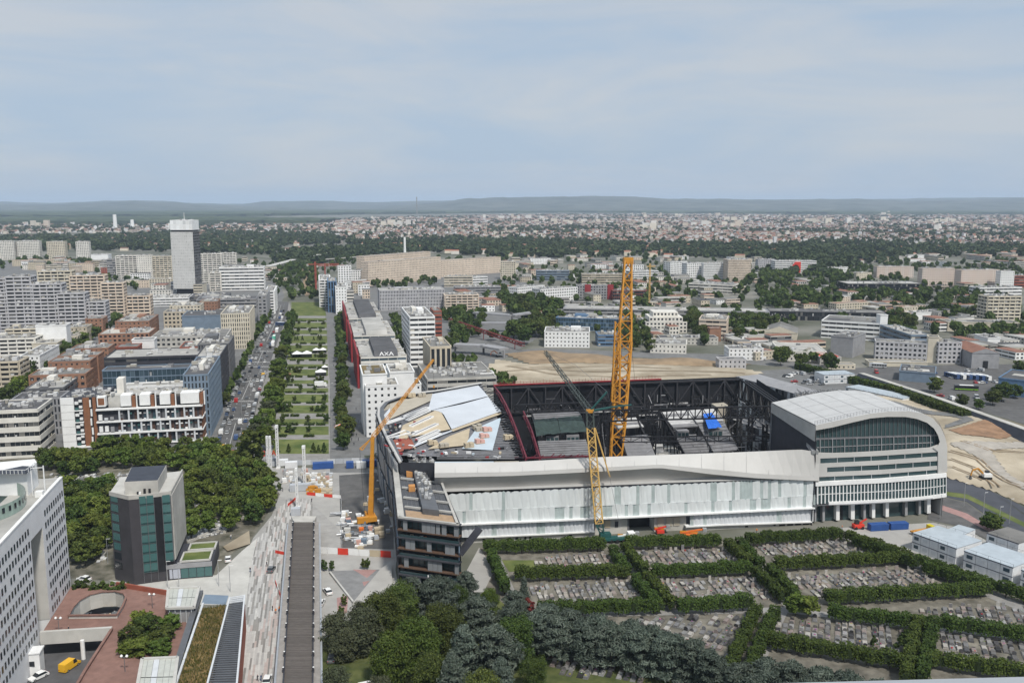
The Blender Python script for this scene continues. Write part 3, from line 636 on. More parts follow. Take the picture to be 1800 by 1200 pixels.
('black glass box office with a white plant roof', (1490, 499, 518), (1623, 518), 40, 'black', 'glass', {'roof': 'roof_pale', 'kit': 30, 'pane': 'pane'}),
]
BR = {}
for lab, Lc, Rc, dep, wl, sty, opt in T_:
 BR[lab] = bld(lab, Lc, Rc, dep, wl, sty, **opt)
# upper steps of the stepped white office
r, poly, h = BR['white office, broad base of the stepped one']
for k, ins in ((1, .14), (2, .3)):
 a, b, c, d = [Vector((*q, 0)) for q in poly]; ctr = (a + b + c + d) / 4; pp = [tuple((v + (ctr - v) * ins * 1.3)[:2]) for v in (a, b, c, d)]
 w, pn = MB(), MB(); w.prism(pp, h + 4 * (k - 1), h + 4 * k); facade(w, pn, pp[0], pp[1], h + 4 * (k - 1) + .3, h + 4 * k, 'grid')
 w.build('upper_storey', 'white_warm', r); pn.build('windows', 'pane', r, kind='stuff')
# red sign wedge office by the motorway
r, poly, h = bld('white banded office with a slanted red sign panel', (1362, 459, 480), (1434, 480), 24, 'white', 'band')
a, b = Vector((*poly[0], 0)), Vector((*poly[1], 0)); e = (b - a).normalized(); n = Vector((e.y, -e.x, 0)); Lb = (b - a).length
q = lambda s, z: tuple(a + e * (s * Lb) + n * .8 + Vector((0, 0, z)))
MB().add([q(.30, 1), q(.62, 1), q(.62, h * .95), q(.48, h * .95)] + [tuple(Vector(v) - n * .5) for v in (q(.30, 1), q(.62, 1), q(.62, h * .95), q(.48, h * .95))], [(0, 1, 2, 3), (7, 6, 5, 4), (0, 4, 5, 1), (1, 5, 6, 2), (2, 6, 7, 3), (3, 7, 4, 0)]).build('sign_panel', 'redbright', r)
# red stair panels on the grey flats
r, poly, h = BR['grey flats with red stair panels']; a, b = Vector((*poly[0], 0)), Vector((*poly[1], 0)); e = (b - a).normalized(); n = Vector((e.y, -e.x, 0)); Lb = (b - a).length
for s in (.3, .95):
 m = MB(); fbox(m, a, e, n, s * Lb - 3, s * Lb + 4, 0, h + 1.5, .25, .9); m.build('stair_panel', 'red', r)
# gabled halls
def hall(label, Lc, Rc, depth, wall, roof, rise, door=None, name='gabled_hall'):
 r, poly, h = bld(label, Lc, Rc, depth, wall, 'blank', roof=roof, kit=0, name=name, parapet=.1)
 a, b, c, d = [Vector((*q, 0)) for q in poly]; m1, m2 = (a + b) / 2, (c + d) / 2; up = Vector((0, 0, h + .15)); rz = Vector((0, 0, h + rise))
 MB().add([a + up, b + up, m1 + rz], [(0, 1, 2)]).build('gable', wall, r)
 e = (b - a).normalized() * .5
 MB().add([a + up - e, m1 + rz, m2 + rz, d + up - e, b + up + e, c + up + e], [(0, 1, 2, 3), (1, 4, 5, 2)]).build('roof', roof, r)
 if door:
  n = Vector((e.y, -e.x, 0)).normalized(); m = MB(); fbox(m, a, e.normalized(), n, (b - a).length * .42, (b - a).length * .60, 0, h * .5, .3, .36); m.build('door', 'black', r)
 return r
hall('grey hall with a big red roof and a dark gate', (1707, 620, 647), (1755, 648), 38, 'grey', 'roof_red', 3, True)
hall('yellow gabled market hall with a grey roof', (1338, 583, 597), (1400, 600), 34, 'cream', 'roof_grey', 5, True)
# ---- the tall administrative tower
def prefecture():
 r = empty('office_tower', tuple(P(306, 519)), 'tall pale concrete tower with a white crown above the left roofs', 'tower')
 A = P(306, 519); h = at(306, 387, A.y).z; e = Vector((1, 0, 0)); wd = along(A + Vector((0, 0, h * .5)), e, 341); n = Vector((e.y, -e.x, 0)); dp = wd * .85
 B = A + e * wd; C_, D_ = B - n * dp, A - n * dp; poly = [(v.x, v.y) for v in (A, B, C_, D_)]
 z1, z2 = h * .845, h * .87
 w, p = MB(), MB(); w.prism(poly, 8, z1); facade(w, p, poly[0], poly[1], 8, z1, 'grid', bay=2.2, storey=3.4); facade(w, p, poly[3], poly[0], 8, z1, 'grid', bay=2.2, storey=3.4)
 w.build('shaft', 'conc_light', r); p.build('windows', 'tower_pane', r, kind='stuff')
 w, p = MB(), MB(); facade(w, p, poly[1], poly[2], 8, z1, 'band', storey=3.4); w.build('side_louvres', 'grey_dark', r); p.build('side_windows', 'pane', r, kind='stuff')
 MB().prism([lerp(q, poly[(i + 2) % 4], .03) for i, q in enumerate(poly)], z1, z2).build('dark_storey', 'black', r)
 w, p = MB(), MB(); w.prism(poly, z2, h); facade(w, p, poly[0], poly[1], z2, h, 'glass', bay=4, storey=5); w.build('crown', 'white', r); p.build('crown_panels', 'crown_pane', r, kind='stuff')
 MB().prism([lerp(q, poly[(i + 2) % 4], .1) for i, q in enumerate(poly)], 0, 8).build('base', 'black', r)
 k = MB(); roof_kit(k, poly, h, 9, 3, .6); k.build('roof_equipment', 'units', r, kind='stuff')
 ctr = (A + C_) / 2; MB().bar(ctr + Vector((0, 0, h)), ctr + Vector((0, 0, h + 9)), .5, n=6).build('mast', 'white', r)
 q = A - e * 5; m = MB(); m.box((q.x + 3, q.y + 6), (3.4, 4, h * .08), 0, z0=h * .88); m.build('side_box', 'white', r)
mat('conc_light', (.56, .555, .54), .8, .06, .3, wear=.06); glass('tower_pane', (.36, .36, .355), (.48, .48, .47), share=.5); glass('crown_pane', (.55, .56, .56), (.68, .68, .67), share=.5)
prefecture()
# ---- long low building with red screens and a slate roof carrying its name
def mall(label, x0, x1, yr, h, depth, first=False, mid='roof_dark'):
 A = P(x0, yr, h); B = A + E_AX * along(A, E_AX, x1); A.z = B.z = 0; C_, D_ = B + N_AX * depth, A + N_AX * depth; poly = [(v.x, v.y) for v in (A, B, C_, D_)]
 r = empty('shopping_centre', (A.x, A.y, 0), label, 'building'); w, p = MB(), MB(); w.prism(poly, 0, h - .05); facade(w, p, poly[0], poly[1], 0, h, 'band'); facade(w, p, poly[1], poly[2], 0, h, 'band')
 w.build('wall', 'white_warm', r); p.build('windows', 'pane_blue', r, kind='stuff'); MB().poly([(*q, h) for q in poly]).build('roof', 'roof_pale', r)
 wd = (B - A).length; a = A + E_AX * wd * .30; b = A + E_AX * wd * .82; f = 4.0
 V = [a + Vector((0, 0, h + .1)), b + Vector((0, 0, h + .1)), b + N_AX * f + Vector((0, 0, h + 3)), a + N_AX * f + Vector((0, 0, h + 3)), b + N_AX * (depth - 1) + Vector((0, 0, h + 3)), a + N_AX * (depth - 1) + Vector((0, 0, h + 3)), a + N_AX * (depth - 1) + Vector((0, 0, h)), b + N_AX * (depth - 1) + Vector((0, 0, h)), a + N_AX * f + Vector((0, 0, h)), b + N_AX * f + Vector((0, 0, h))]
 MB().add(V, [(0, 1, 2, 3), (3, 2, 4, 5), (0, 3, 5, 6), (1, 7, 4, 2), (4, 7, 6, 5)]).build('raised_roof', mid, r)
 k = MB()
 for _ in range(26):
  s = random.choice([U(.03, .26), U(.85, .98)]); q = A + E_AX * wd * s + N_AX * U(1, depth - 1); k.box((q.x, q.y), (U(1, 5), U(.6, 1.4), U(.4, 1.2)), AX, z0=h + .05)
 k.build('roof_equipment', 'units', r, kind='stuff')
 n_ = int(depth / 2.2)
 for i in range(n_):
  q = D_ + (A - D_) * ((i + .5) / n_) - E_AX * 1.6; m = MB(); m.box((q.x, q.y), (1.2, 1.7, h + 1.6), AX, z0=0); m.build('red_screen', 'red', r)
 if first:
  sx = wd * .42; L_ = {'A': [(0, 0, .5, 1), (1, 0, .5, 1), (.22, .38, .78, .38)], 'X': [(0, 0, 1, 1), (0, 1, 1, 0)]}
  sl = Vector((0, 0, 3 - .1)) + N_AX * f; sl_n = sl.normalized(); up = E_AX.cross(sl_n)
  for j, ch in enumerate('AXA'):
   m = MB(); o = A + E_AX * (sx + j * 2.9) + Vector((0, 0, h + .1)) + sl * .12 + up * .12
   for x0_, y0_, x1_, y1_ in L_[ch]: m.bar(o + E_AX * x0_ * 2.3 + sl * y0_ * .6, o + E_AX * x1_ * 2.3 + sl * y1_ * .6, .42, .15)
   m.build('roof_letter', 'white', r)
 return r
mall('red screened long building with white letters on a slate roof', 634, 714, 628, 19, 62, True)
mall('red screened long building with a pitched glass roof, second from the front', 622, 694, 590, 19, 78, mid='roof_pale')
mall('red screened long building farthest from the arena', 613, 672, 560, 19, 120)
# ---- small filler buildings between the surveyed ones
FZ = [('low town building west of the gardens', 'low roofs west of the gardens', [(0, 470), (120, 462), (200, 470), (262, 498), (330, 512), (390, 512), (300, 530), (180, 480), (60, 478)], 46, (8, 26), (5, 14)),
 ('low building beyond the banded office', 'low roofs beyond the banded office', [(414, 452), (470, 470), (500, 500), (468, 500), (463, 470)], 10, (8, 20), (5, 10)),
 ('low block beyond the orange crane', 'campus low blocks', [(860, 462), (1080, 462), (1180, 492), (1190, 520), (1140, 530), (1090, 500), (900, 495)], 36, (10, 40), (5, 12)),
 ('low shed near the river woods', 'sheds near the river woods', [(900, 452), (1340, 455), (1340, 470), (1170, 462), (900, 462)], 24, (14, 50), (5, 9)),
 ('low block beyond the black box office', 'sheds beyond the black box office', [(1440, 462), (1800, 440), (1800, 470), (1690, 470), (1540, 464)], 34, (14, 50), (5, 10)),
 ('low house in the east town', 'houses in the east town', [(1360, 500), (1480, 492), (1490, 525), (1560, 545), (1380, 545)], 24, (8, 22), (4, 8)),
 ('workshop beside the yellow gabled hall', 'workshops in the east', [(1290, 595), (1340, 600), (1370, 604), (1460, 610), (1380, 615), (1290, 606)], 10, (10, 26), (4, 6)),
 ('workshop beside the red roofed hall', 'workshops at the right', [(1690, 600), (1800, 590), (1800, 625), (1770, 630), (1770, 612), (1700, 618)], 14, (10, 24), (4, 6)),
 ('house behind the arena site', 'houses behind the arena site', [(940, 535), (1140, 535), (1340, 560), (1440, 575), (1440, 630), (1280, 612), (1100, 620), (1060, 590), (960, 570)], 60, (8, 22), (4, 9)),
 ('low block between station and student blocks', 'sheds before the student blocks', [(1000, 500), (1340, 485), (1350, 540), (1190, 540), (1000, 535)], 44, (10, 34), (4, 9)),
 ('house left of the beige balconied tower', 'houses left of the beige tower', [(1480, 520), (1730, 505), (1735, 570), (1690, 590), (1560, 575)], 50, (8, 24), (4, 9)),
 ('rail shed beside the elevated roads', 'rail sheds', [(790, 512), (880, 505), (960, 530), (970, 560), (900, 548), (800, 548)], 22, (12, 34), (4, 7)),
 ('low block below the housing bars', 'low blocks by the housing bars', [(610, 505), (660, 506), (668, 512), (640, 530), (612, 530)], 8, (10, 20), (8, 14))]
for lab, grp, px, n, (a0, a1), (h0, h1) in FZ:
 for x, y in scatter(gpoly(px), n, 14):
  if any(abs(x - q[0][0]) < 60 and inpoly(x, y, q) for q in BPOLY): continue
  w_, d_, h_, an = U(a0, a1), U(8, 16), U(h0, h1), AX + random.choice([0, 1.57]) + U(-.1, .1); wl = random.choice(['white_warm', 'cream', 'beige', 'conc', 'white', 'peach']); rf = random.choice(['roof_grey', 'roof_red', 'roof_pale', 'roof_dark', 'roof_red', 'roof_grey']); r = empty('low_building', (x, y, 0), {'white_warm': 'off-white', 'conc': 'grey'}.get(wl, wl) + ' walled ' + lab + ' with a ' + {'roof_grey': 'grey', 'roof_red': 'red', 'roof_pale': 'pale', 'roof_dark': 'dark'}[rf] + ' roof', 'building', grp)
  c, s = math.cos(an), math.sin(an); poly = [(x + c * p * w_ / 2 - s * q * d_ / 2, y + s * p * w_ / 2 + c * q * d_ / 2) for p, q in ((-1, -1), (1, -1), (1, 1), (-1, 1))]
  if poly[0][1] > poly[2][1]: poly = poly[2:] + poly[:2]
  BPOLY.append(poly); w, p = MB(), MB(); w.prism(poly, 0, h_); 
  for i in range(4):
   if poly[i][1] + poly[(i + 1) % 4][1] < 2 * y: facade(w, p, poly[i], poly[(i + 1) % 4], 0, h_, random.choice(['small', 'band', 'grid']))
  w.build('wall', wl, r); p.build('windows', 'pane', r, kind='stuff')
  MB().prism([(x + (q[0] - x) * 1.03, y + (q[1] - y) * 1.03) for q in poly], h_, h_ + .3).build('roof', rf, r)
# ================================================================ plants
def leaf_cloud(centres, radii, per, size, seed, flat=.75, up=.35, droop=0., asp=.7):
 """quads scattered round clump centres, facing mostly outward and up"""
 g = np.random.default_rng(seed); C_ = np.repeat(np.asarray(centres, float), per, 0); Rr = np.repeat(np.asarray(radii, float), per)[:, None]; n = len(C_)
 d = g.normal(size=(n, 3)); d /= np.linalg.norm(d, axis=1)[:, None]; p = d * Rr * (g.random((n, 1)) ** .45); p[:, 2] *= flat; p[:, 2] -= droop * np.linalg.norm(p[:, :2], axis=1)
 nn = d * .8 + g.normal(size=(n, 3)) * .55; nn[:, 2] += up; nn /= np.linalg.norm(nn, axis=1)[:, None]
 a = np.cross(nn, g.normal(size=(n, 3))); a /= np.linalg.norm(a, axis=1)[:, None]; b = np.cross(nn, a); s = size * (.6 + .8 * g.random((n, 1)))
 c = C_ + p; return np.stack([c - a * s - b * s * asp, c + a * s - b * s * asp, c + a * s + b * s * asp, c - a * s + b * s * asp], 1).reshape(-1, 3)
def quads_mesh(name, V, m):
 me = bpy.data.meshes.new(name); n = len(V); me.vertices.add(n); me.vertices.foreach_set('co', V.astype(np.float32).ravel()); me.loops.add(n); me.loops.foreach_set('vertex_index', np.arange(n, dtype=np.int32))
 me.polygons.add(n // 4); me.polygons.foreach_set('loop_start', np.arange(0, n, 4, dtype=np.int32)); me.materials.append(MATS[m]); me.update(calc_edges=True); return me
def limb_mesh(name, h, r, crown_z, spread, seed, nb=6):
 rd = random.Random(seed); mb = MB(); lean = Vector((rd.uniform(-.03, .03) * h, rd.uniform(-.03, .03) * h, 0)); top = Vector((0, 0, h * .86)) + lean
 mid = Vector((0, 0, crown_z)) + lean * .4; mb.cone((0, 0, 0), mid, r, r * .72, 7); mb.cone(mid, top, r * .72, r * .15, 6)
 for k in range(nb):
  t = rd.uniform(.05, .75); a = k * 2.4 + rd.uniform(-.4, .4); s = mid + (top - mid) * t; e = s + Vector((math.cos(a) * spread * (1 - .5 * t), math.sin(a) * spread * (1 - .5 * t), h * .14)); mb.cone(s, e, r * .34, r * .08, 5)
 return mb.mesh(name, 'bark')
PROTO = {}
def proto(kind, h, rad, nclump, per, size, m, seed, base=.28, shape='round', flat=.75, up=.35, crad=.34, droop=0., asp=.7):
 """tree prototype of height h and crown radius rad: (crown mesh, trunk mesh)"""
 rd = random.Random(seed); cs = []; rs = []; z0 = h * base
 while len(cs) < nclump:
  t = rd.random(); a = rd.uniform(0, 6.283); q = rd.random() ** .45
  if shape == 'round': prof = math.sin(math.pi * (.12 + .82 * t)) ** .6
  elif shape == 'cone': prof = (1 - t) ** .85 * .95 + .05
  elif shape == 'column': prof = math.sin(math.pi * (.1 + .85 * t)) ** .45
  elif shape == 'vase': prof = .45 + .55 * math.sin(math.pi * (.05 + .75 * t))
  elif shape == 'layer': prof = (1 - t ** 2.6) ** .6; t = (int(t * 6) + rd.uniform(-.3, .3)) / 6; t = max(0, min(1, t))
  wob = 1 + .18 * math.sin(3 * a + seed) + .1 * math.sin(5 * a + 2 * seed); r_ = rad * prof * q * wob
  cs.append((math.cos(a) * r_, math.sin(a) * r_, z0 + (h - z0) * (t * .92 + .03))); rs.append(rad * crad * rd.uniform(.7, 1.25) * (1 if shape != 'cone' else .55 + .6 * (1 - t)))
 V = leaf_cloud(cs, rs, per, size, seed, flat, up, droop, asp); PROTO[kind] = (quads_mesh('crown', V, m), limb_mesh('trunk', h, max(.12, h * .018), z0 * 1.1, rad * .7, seed), h, rad)
proto('broad1', 12, 4.6, 46, 60, .42, 'leaf', 1); proto('broad2', 13, 5.2, 52, 60, .42, 'leaf', 2, shape='vase'); proto('broad3', 11, 4.2, 40, 60, .4, 'leaf', 3)
proto('lime1', 10, 4, 40, 60, .38, 'leaf_lime', 4); proto('lime2', 11, 4.2, 44, 60, .38, 'leaf_lime', 5, shape='column')
proto('poplar', 16, 3.2, 50, 60, .4, 'leaf_olive', 6, base=.12, shape='column'); proto('dark_column', 15, 3.4, 50, 60, .42, 'leaf', 7, base=.06, shape='column')
proto('bush', 2.4, 1.5, 14, 40, .22, 'leaf', 8, base=.02); proto('small', 5, 1.9, 18, 50, .24, 'leaf', 9, base=.25); proto('conelet', 4.5, 1.3, 22, 40, .22, 'leaf', 10, base=.05, shape='cone')
TREES = []
def tree(x, y, h, kind, label, group, r=1., name='tree', prio=0): TREES.append((x, y, h, kind, label, group, r, name, prio))
def grove(px, n, mind, hr, kinds, label, group, world=False, prio=0):
 for x, y in scatter(px if world else gpoly(px), n, mind): tree(x, y, U(*hr), random.choice(kinds), label, group, U(.85, 1.2), prio=prio)
def row_px(p0, p1, n, hr, kinds, label, group, jit=.8, prio=0):
 a, b = Vector((*G(*p0), 0)), Vector((*G(*p1), 0))
 for i in range(n):
  q = a + (b - a) * (i / max(1, n - 1)); tree(q.x + U(-jit, jit), q.y + U(-jit, jit), U(*hr), random.choice(kinds), label, group, U(.9, 1.15), prio=prio)
def hedge(name, label, p0, p1, w, h, m='leaf_hedge', z0=0., group=None, density=11, size=.2, trunks=0, world=False, cat='hedge'):
 """clipped hedge from p0 to p1: leafy shell round a solid core, with trunks when it is a raised one"""
 a, b = (Vector((*p0, 0)), Vector((*p1, 0))) if world else (Vector((*G(*p0), 0)), Vector((*G(*p1), 0))); d = b - a; Ln = d.length; d.normalize(); n = Vector((-d.y, d.x, 0)); root = empty(name, tuple(a), label, cat, group)
 g = np.random.default_rng(int(abs(a.x * 7 + a.y * 13)) % 9999); per = 2 * (h - z0) + w; nq = int(Ln * per * density); s = g.random(nq) * Ln; t = g.random(nq) * per; hh = h - z0; tp = Ln / max(1, trunks)
 wob = .12 * w * np.sin(s * .9 + g.random() * 6) + .08 * w * np.sin(s * 2.3)
 side = np.where(t < hh, -1, np.where(t > hh + w, 1, 0)); u = np.where(side == -1, -w / 2, np.where(side == 1, w / 2, t - hh - w / 2)); z = np.where(side == -1, t, np.where(side == 1, per - t, hh)); bul = (.80 + .20 * np.abs(np.sin(s * math.pi / tp)) ** .55) if trunks else 1 - .1 * np.abs(np.sin(s * math.pi / 3))
 rt = g.random(60) * .22 - .11; top = 1 + .05 * np.sin(s * .7 + 1) + (rt[np.minimum(59, (s / tp).astype(int))] if trunks else 0)
 c = np.stack([a.x + d.x * s + n.x * (u * bul + wob), a.y + d.y * s + n.y * (u * bul + wob), z0 + z * bul * top], 1) + g.normal(size=(nq, 3)) * .17
 nn = np.stack([n.x * side, n.y * side, (side == 0) * 1.], 1) + g.normal(size=(nq, 3)) * .55; nn[:, 2] += .25; nn /= np.linalg.norm(nn, axis=1)[:, None]; aa = np.cross(nn, g.normal(size=(nq, 3))); aa /= np.linalg.norm(aa, axis=1)[:, None]; bb = np.cross(nn, aa); sz = size * (.6 + .8 * g.random((nq, 1)))
 V = np.stack([c - aa * sz - bb * sz, c + aa * sz - bb * sz, c + aa * sz + bb * sz, c - aa * sz + bb * sz], 1).reshape(-1, 3) - np.array(tuple(a))
 f = bpy.data.objects.new('foliage', quads_mesh('foliage', V, m)); COL.objects.link(f); f.parent = root; f['kind'] = 'stuff'
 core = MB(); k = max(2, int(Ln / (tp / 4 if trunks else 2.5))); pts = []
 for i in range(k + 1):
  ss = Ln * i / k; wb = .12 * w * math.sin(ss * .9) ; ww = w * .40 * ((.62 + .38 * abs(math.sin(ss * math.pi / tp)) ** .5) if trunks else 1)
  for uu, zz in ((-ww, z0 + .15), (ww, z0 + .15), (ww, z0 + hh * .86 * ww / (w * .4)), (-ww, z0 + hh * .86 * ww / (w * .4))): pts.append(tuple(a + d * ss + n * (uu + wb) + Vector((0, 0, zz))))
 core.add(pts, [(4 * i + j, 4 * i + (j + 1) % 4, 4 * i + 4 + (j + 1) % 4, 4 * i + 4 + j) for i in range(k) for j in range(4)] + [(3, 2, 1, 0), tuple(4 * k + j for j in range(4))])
 core.build('solid_core', 'hedge_core', root)  # solid dark green core added behind the leaves to close the gaps
 for i in range(trunks):
  q = a + d * Ln * (i + .5) / trunks; MB().cone(q, q + Vector((0, 0, z0 + .6)), .16, .12, 6).build('trunk', 'bark', root)
 return root
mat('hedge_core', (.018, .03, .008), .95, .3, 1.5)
# ================================================================ vehicles
for nme, c in (('car_white', (.75, .75, .74)), ('car_silver', (.42, .43, .44)), ('car_black', (.02, .02, .022)), ('car_grey', (.13, .135, .14)), ('car_blue', (.05, .09, .2)), ('car_red', (.4, .03, .03)), ('car_taxi', (.75, .42, .02)), ('car_green', (.1, .42, .3))):
 mat(nme, c, .3, .03, 1, spec=.5)
mat('tyre', (.02, .02, .02), .9, .1, 3); mat('hub', (.4, .4, .4), .4, .1, 3, metal=.6); mat('car_glass', (.02, .024, .028), .1, .1, 1, spec=.6); mat('lamp_red', (.4, .02, .02), .4, .05, 1); mat('lamp_clear', (.7, .7, .68), .3, .05, 1)
def car_meshes(paint, L=4.3, Wd=1.8, H=1.45, van=False, box=False):
 """parts of a car pointing along +Y: body, windows, roof, wheels, lamps"""
 l, w = L / 2, Wd / 2; body = MB(); gl = MB(); rf = MB(); out = {}
 if van: prof = [(-l, .32), (l, .32), (l, .8), (l * .86, 1.0), (l * .62, 1.1), (-l, 1.1)]; ct = (-l + .03, l * .62, 1.1, -l + .08, l * .36, H - .05)
 else: prof = [(-l, .3), (l, .3), (l, .62), (l * .9, .74), (l * .5, .86), (-l * .9, .92), (-l, .8)]; ct = (-l * .86, l * .46, .86, -l * .62, l * .14, H - .06)
 n = len(prof); vs = [(-w, y, z) for y, z in prof] + [(w, y, z) for y, z in prof]
 body.add(vs, [(i, n + i, n + (i + 1) % n, (i + 1) % n) for i in range(n)] + [tuple(range(n)), tuple(range(2 * n - 1, n - 1, -1))])
 y0, y1, zb, t0, t1, zt = ct; wt = w * (.93 if van else .80); wb = w * .97
 gl.add([(-wb, y0, zb), (wb, y0, zb), (wb, y1, zb), (-wb, y1, zb), (-wt, t0, zt), (wt, t0, zt), (wt, t1, zt), (-wt, t1, zt)], [(0, 1, 5, 4), (1, 2, 6, 5), (2, 3, 7, 6), (3, 0, 4, 7), (4, 5, 6, 7)])
 if van:   # windowless load space
  body.add([(-wb - .02, y0 - .02, zb), (wb + .02, y0 - .02, zb), (wb + .02, t1 - .75, zb), (-wb - .02, t1 - .75, zb), (-wt - .02, t0 - .02, zt + .02), (wt + .02, t0 - .02, zt + .02), (wt + .02, t1 - .75, zt + .02), (-wt - .02, t1 - .75, zt + .02)], [(0, 1, 5, 4), (1, 2, 6, 5), (2, 3, 7, 6), (3, 0, 4, 7), (4, 5, 6, 7)])
 rf.add([(-wt, t0, zt + .01), (wt, t0, zt + .01), (wt, t1, zt + .01), (-wt, t1, zt + .01), (-wt * .93, t0 + .1, zt + .07), (wt * .93, t0 + .1, zt + .07), (wt * .93, t1 - .1, zt + .07), (-wt * .93, t1 - .1, zt + .07)], [(0, 1, 5, 4), (1, 2, 6, 5), (2, 3, 7, 6), (3, 0, 4, 7), (4, 5, 6, 7)])
 wh = MB(); wh.cone((-.11, 0, 0), (.11, 0, 0), .32, .32, 12); hb = MB(); hb.cone((-.125, 0, 0), (.125, 0, 0), .19, .19, 8)
 return dict(body=body.mesh('body', paint), windows=gl.mesh('windows', 'car_glass'), roof=rf.mesh('roof', paint), wheel=wh.mesh('wheel', 'tyre'), hub=hb.mesh('hub', 'hub'), l=l, w=w)
CARM = {}
def car(x, y, rz, paint, label, group=None, van=False, parts=True, z=0., name=None, cat=None, pitch=0):
 key = (paint, van)
 if key not in CARM: CARM[key] = car_meshes(paint, 5.2 if van else 4.3, 2.0 if van else 1.8, 2.2 if van else 1.46, van)
 m = CARM[key]; nm = name or ('parked_van' if van else 'car')
 if not parts:
  if 'one' not in m:
   one = MB()
   for k, mi in (('body', 0), ('windows', 1), ('roof', 0)): one.add([tuple(v.co) for v in m[k].vertices], [tuple(p.vertices) for p in m[k].polygons], mi)
   for sx in (-1, 1):
    for sy in (-.62, .62): one.add([(v.co.x + sx * m['w'] * .9, v.co.y + sy * m['l'], v.co.z + .32) for v in m['wheel'].vertices], [tuple(p.vertices) for p in m['wheel'].polygons], 2)
   m['one'] = one.mesh('car', [paint, 'car_glass', 'tyre'])
  return tag(inst(nm, m['one'], (x, y, z), rz), label, cat or ('van' if van else 'car'), group)
 r = empty(nm, (x, y, z), label, cat or ('van' if van else 'car'), group); r.rotation_euler = (0, 0, rz)
 for k in ('body', 'windows', 'roof'): inst(k, m[k], (0, 0, 0), parent=r)
 for sx in (-1, 1):
  for sy in (-.62, .62): wv = inst('wheel', m['wheel'], (sx * m['w'] * .92, sy * m['l'], .32), parent=r); inst('hub', m['hub'], (0, 0, 0), parent=wv)
  lm = MB(); lm.box((sx * m['w'] * .72, m['l'] + .01, .68), (.34, .06, .14)); lm.build('headlight', 'lamp_clear').parent = r
  lm = MB(); lm.box((sx * m['w'] * .78, -m['l'] - .01, .78), (.26, .05, .16)); lm.build('tail_light', 'lamp_red').parent = r
 return r
def bus(p, rz, paint, label, L=12, parent=None, stripe=None, name='bus', cat='bus', H=3.1):
 r = empty(name, (p[0], p[1], 0), label, cat); r.rotation_euler = (0, 0, rz)
 MB().box((0, 0), (2.5, L, H - .4), z0=.4).build('body', paint, None).parent = r
 g = MB()
 for k in range(int(L / 1.6)):
  y = -L / 2 + .8 + k * 1.6
  for s in (-1, 1): g.box((s * 1.25, y, 1.95), (.06, 1.35, 1.05))
 g.box((0, L / 2, 1.9), (2.2, .08, 1.4)); g.build('windows', 'car_glass', None, kind='stuff').parent = r
 MB().box((0, 0), (1.8, L * .6, .25), z0=H).build('roof_pod', 'white', None).parent = r
 for sy in (-.3, .33):
  for sx in (-1, 1): inst('wheel', CARM[('car_white', False)]['wheel'], (sx * 1.15, sy * L, .48), sc=1.5, parent=r)
 if stripe: MB().box((0, 0), (2.56, L * .98, .5), z0=.7).build('stripe', stripe, None).parent = r
 return r
def lorry(p, rz, cab, box, label, L=7.5, name='lorry', bh=2.6):
 r = empty(name, (p[0], p[1], 0), label, 'truck'); r.rotation_euler = (0, 0, rz)
 MB().box((0, -1.0), (2.5, L - 2.2, bh), z0=.9).build('cargo_box', box, None).parent = r
 c = MB(); l = L / 2; c.add([(-1.15, l - 2, .5), (1.15, l - 2, .5), (1.15, l, .5), (-1.15, l, .5), (-1.15, l - 2, 2.7), (1.15, l - 2, 2.7), (1.15, l - .5, 2.7), (-1.15, l - .5, 2.7), (-1.15, l, 1.5), (1.15, l, 1.5)], [(0, 1, 5, 4), (4, 5, 6, 7), (3, 8, 9, 2), (1, 2, 9, 6, 5), (0, 4, 7, 8, 3), (7, 6, 9, 8)]); c.build('cab', cab, None).parent = r
 MB().add([(-1, l + .01, 1.55), (1, l + .01, 1.55), (1, l - .46, 2.6), (-1, l - .46, 2.6)], [(0, 1, 2, 3)]).build('windscreen', 'car_glass', None).parent = r
 for sy in (-.32, -.2, .3):
  for sx in (-1, 1): inst('wheel', CARM[('car_white', False)]['wheel'], (sx * 1.05, sy * L, .45), sc=1.4, parent=r)
 return r
car(0, -900, 0, 'car_white', 'x'); 
for o in [o for o in COL.objects if o.location.y == -900]:
 for c in list(o.children_recursive): bpy.data.objects.remove(c)
 bpy.data.objects.remove(o)
# ================================================================ the avenue and the gardens
RL = [(372, 808), (405, 700), (437, 640), (455, 600), (476, 560), (486, 530)]; RR = [(430, 808), (455, 700), (474, 640), (488, 600), (503, 560), (508, 530)]
def edge(e, y):
 for (x0, y0), (x1, y1) in zip(e, e[1:]):
  if y0 >= y >= y1: return x0 + (x1 - x0) * (y0 - y) / (y0 - y1)
 return e[-1][0] if y < e[-1][1] else e[0][0]
sheet('road', [(366, 818)] + RL + RR[::-1] + [(432, 818)], .03, 'asphalt')
sheet('sidewalk', [(442, 812), (475, 700), (490, 650), (505, 600), (515, 560), (508, 530)] + RR[::-1], .10, 'sidewalk')
sheet('garden_path', [(432, 812), (475, 700), (490, 650), (505, 600), (512, 532), (570, 532), (582, 700), (582, 812)], .05, 'sidewalk')
sheet('promenade', [(580, 815), (580, 545), (598, 545), (640, 800), (650, 830), (580, 830)], .06, 'asphalt_pale')
mk = MB()
def road_dash(f, ya, yb, w=.16, dash=3, gap=4):
 a, b = Vector((*G(edge(RL, ya) + (edge(RR, ya) - edge(RL, ya)) * f, ya), 0)), Vector((*G(edge(RL, yb) + (edge(RR, yb) - edge(RL, yb)) * f, yb), 0)); d = b - a; n = int(d.length / (dash + gap)); d.normalize(); s = Vector((d.y, -d.x, 0)) * w
 for i in range(n):
  p = a + d * i * (dash + gap); q = p + d * dash; mk.poly([tuple(v + Vector((0, 0, .036))) for v in (p - s, p + s, q + s, q - s)])
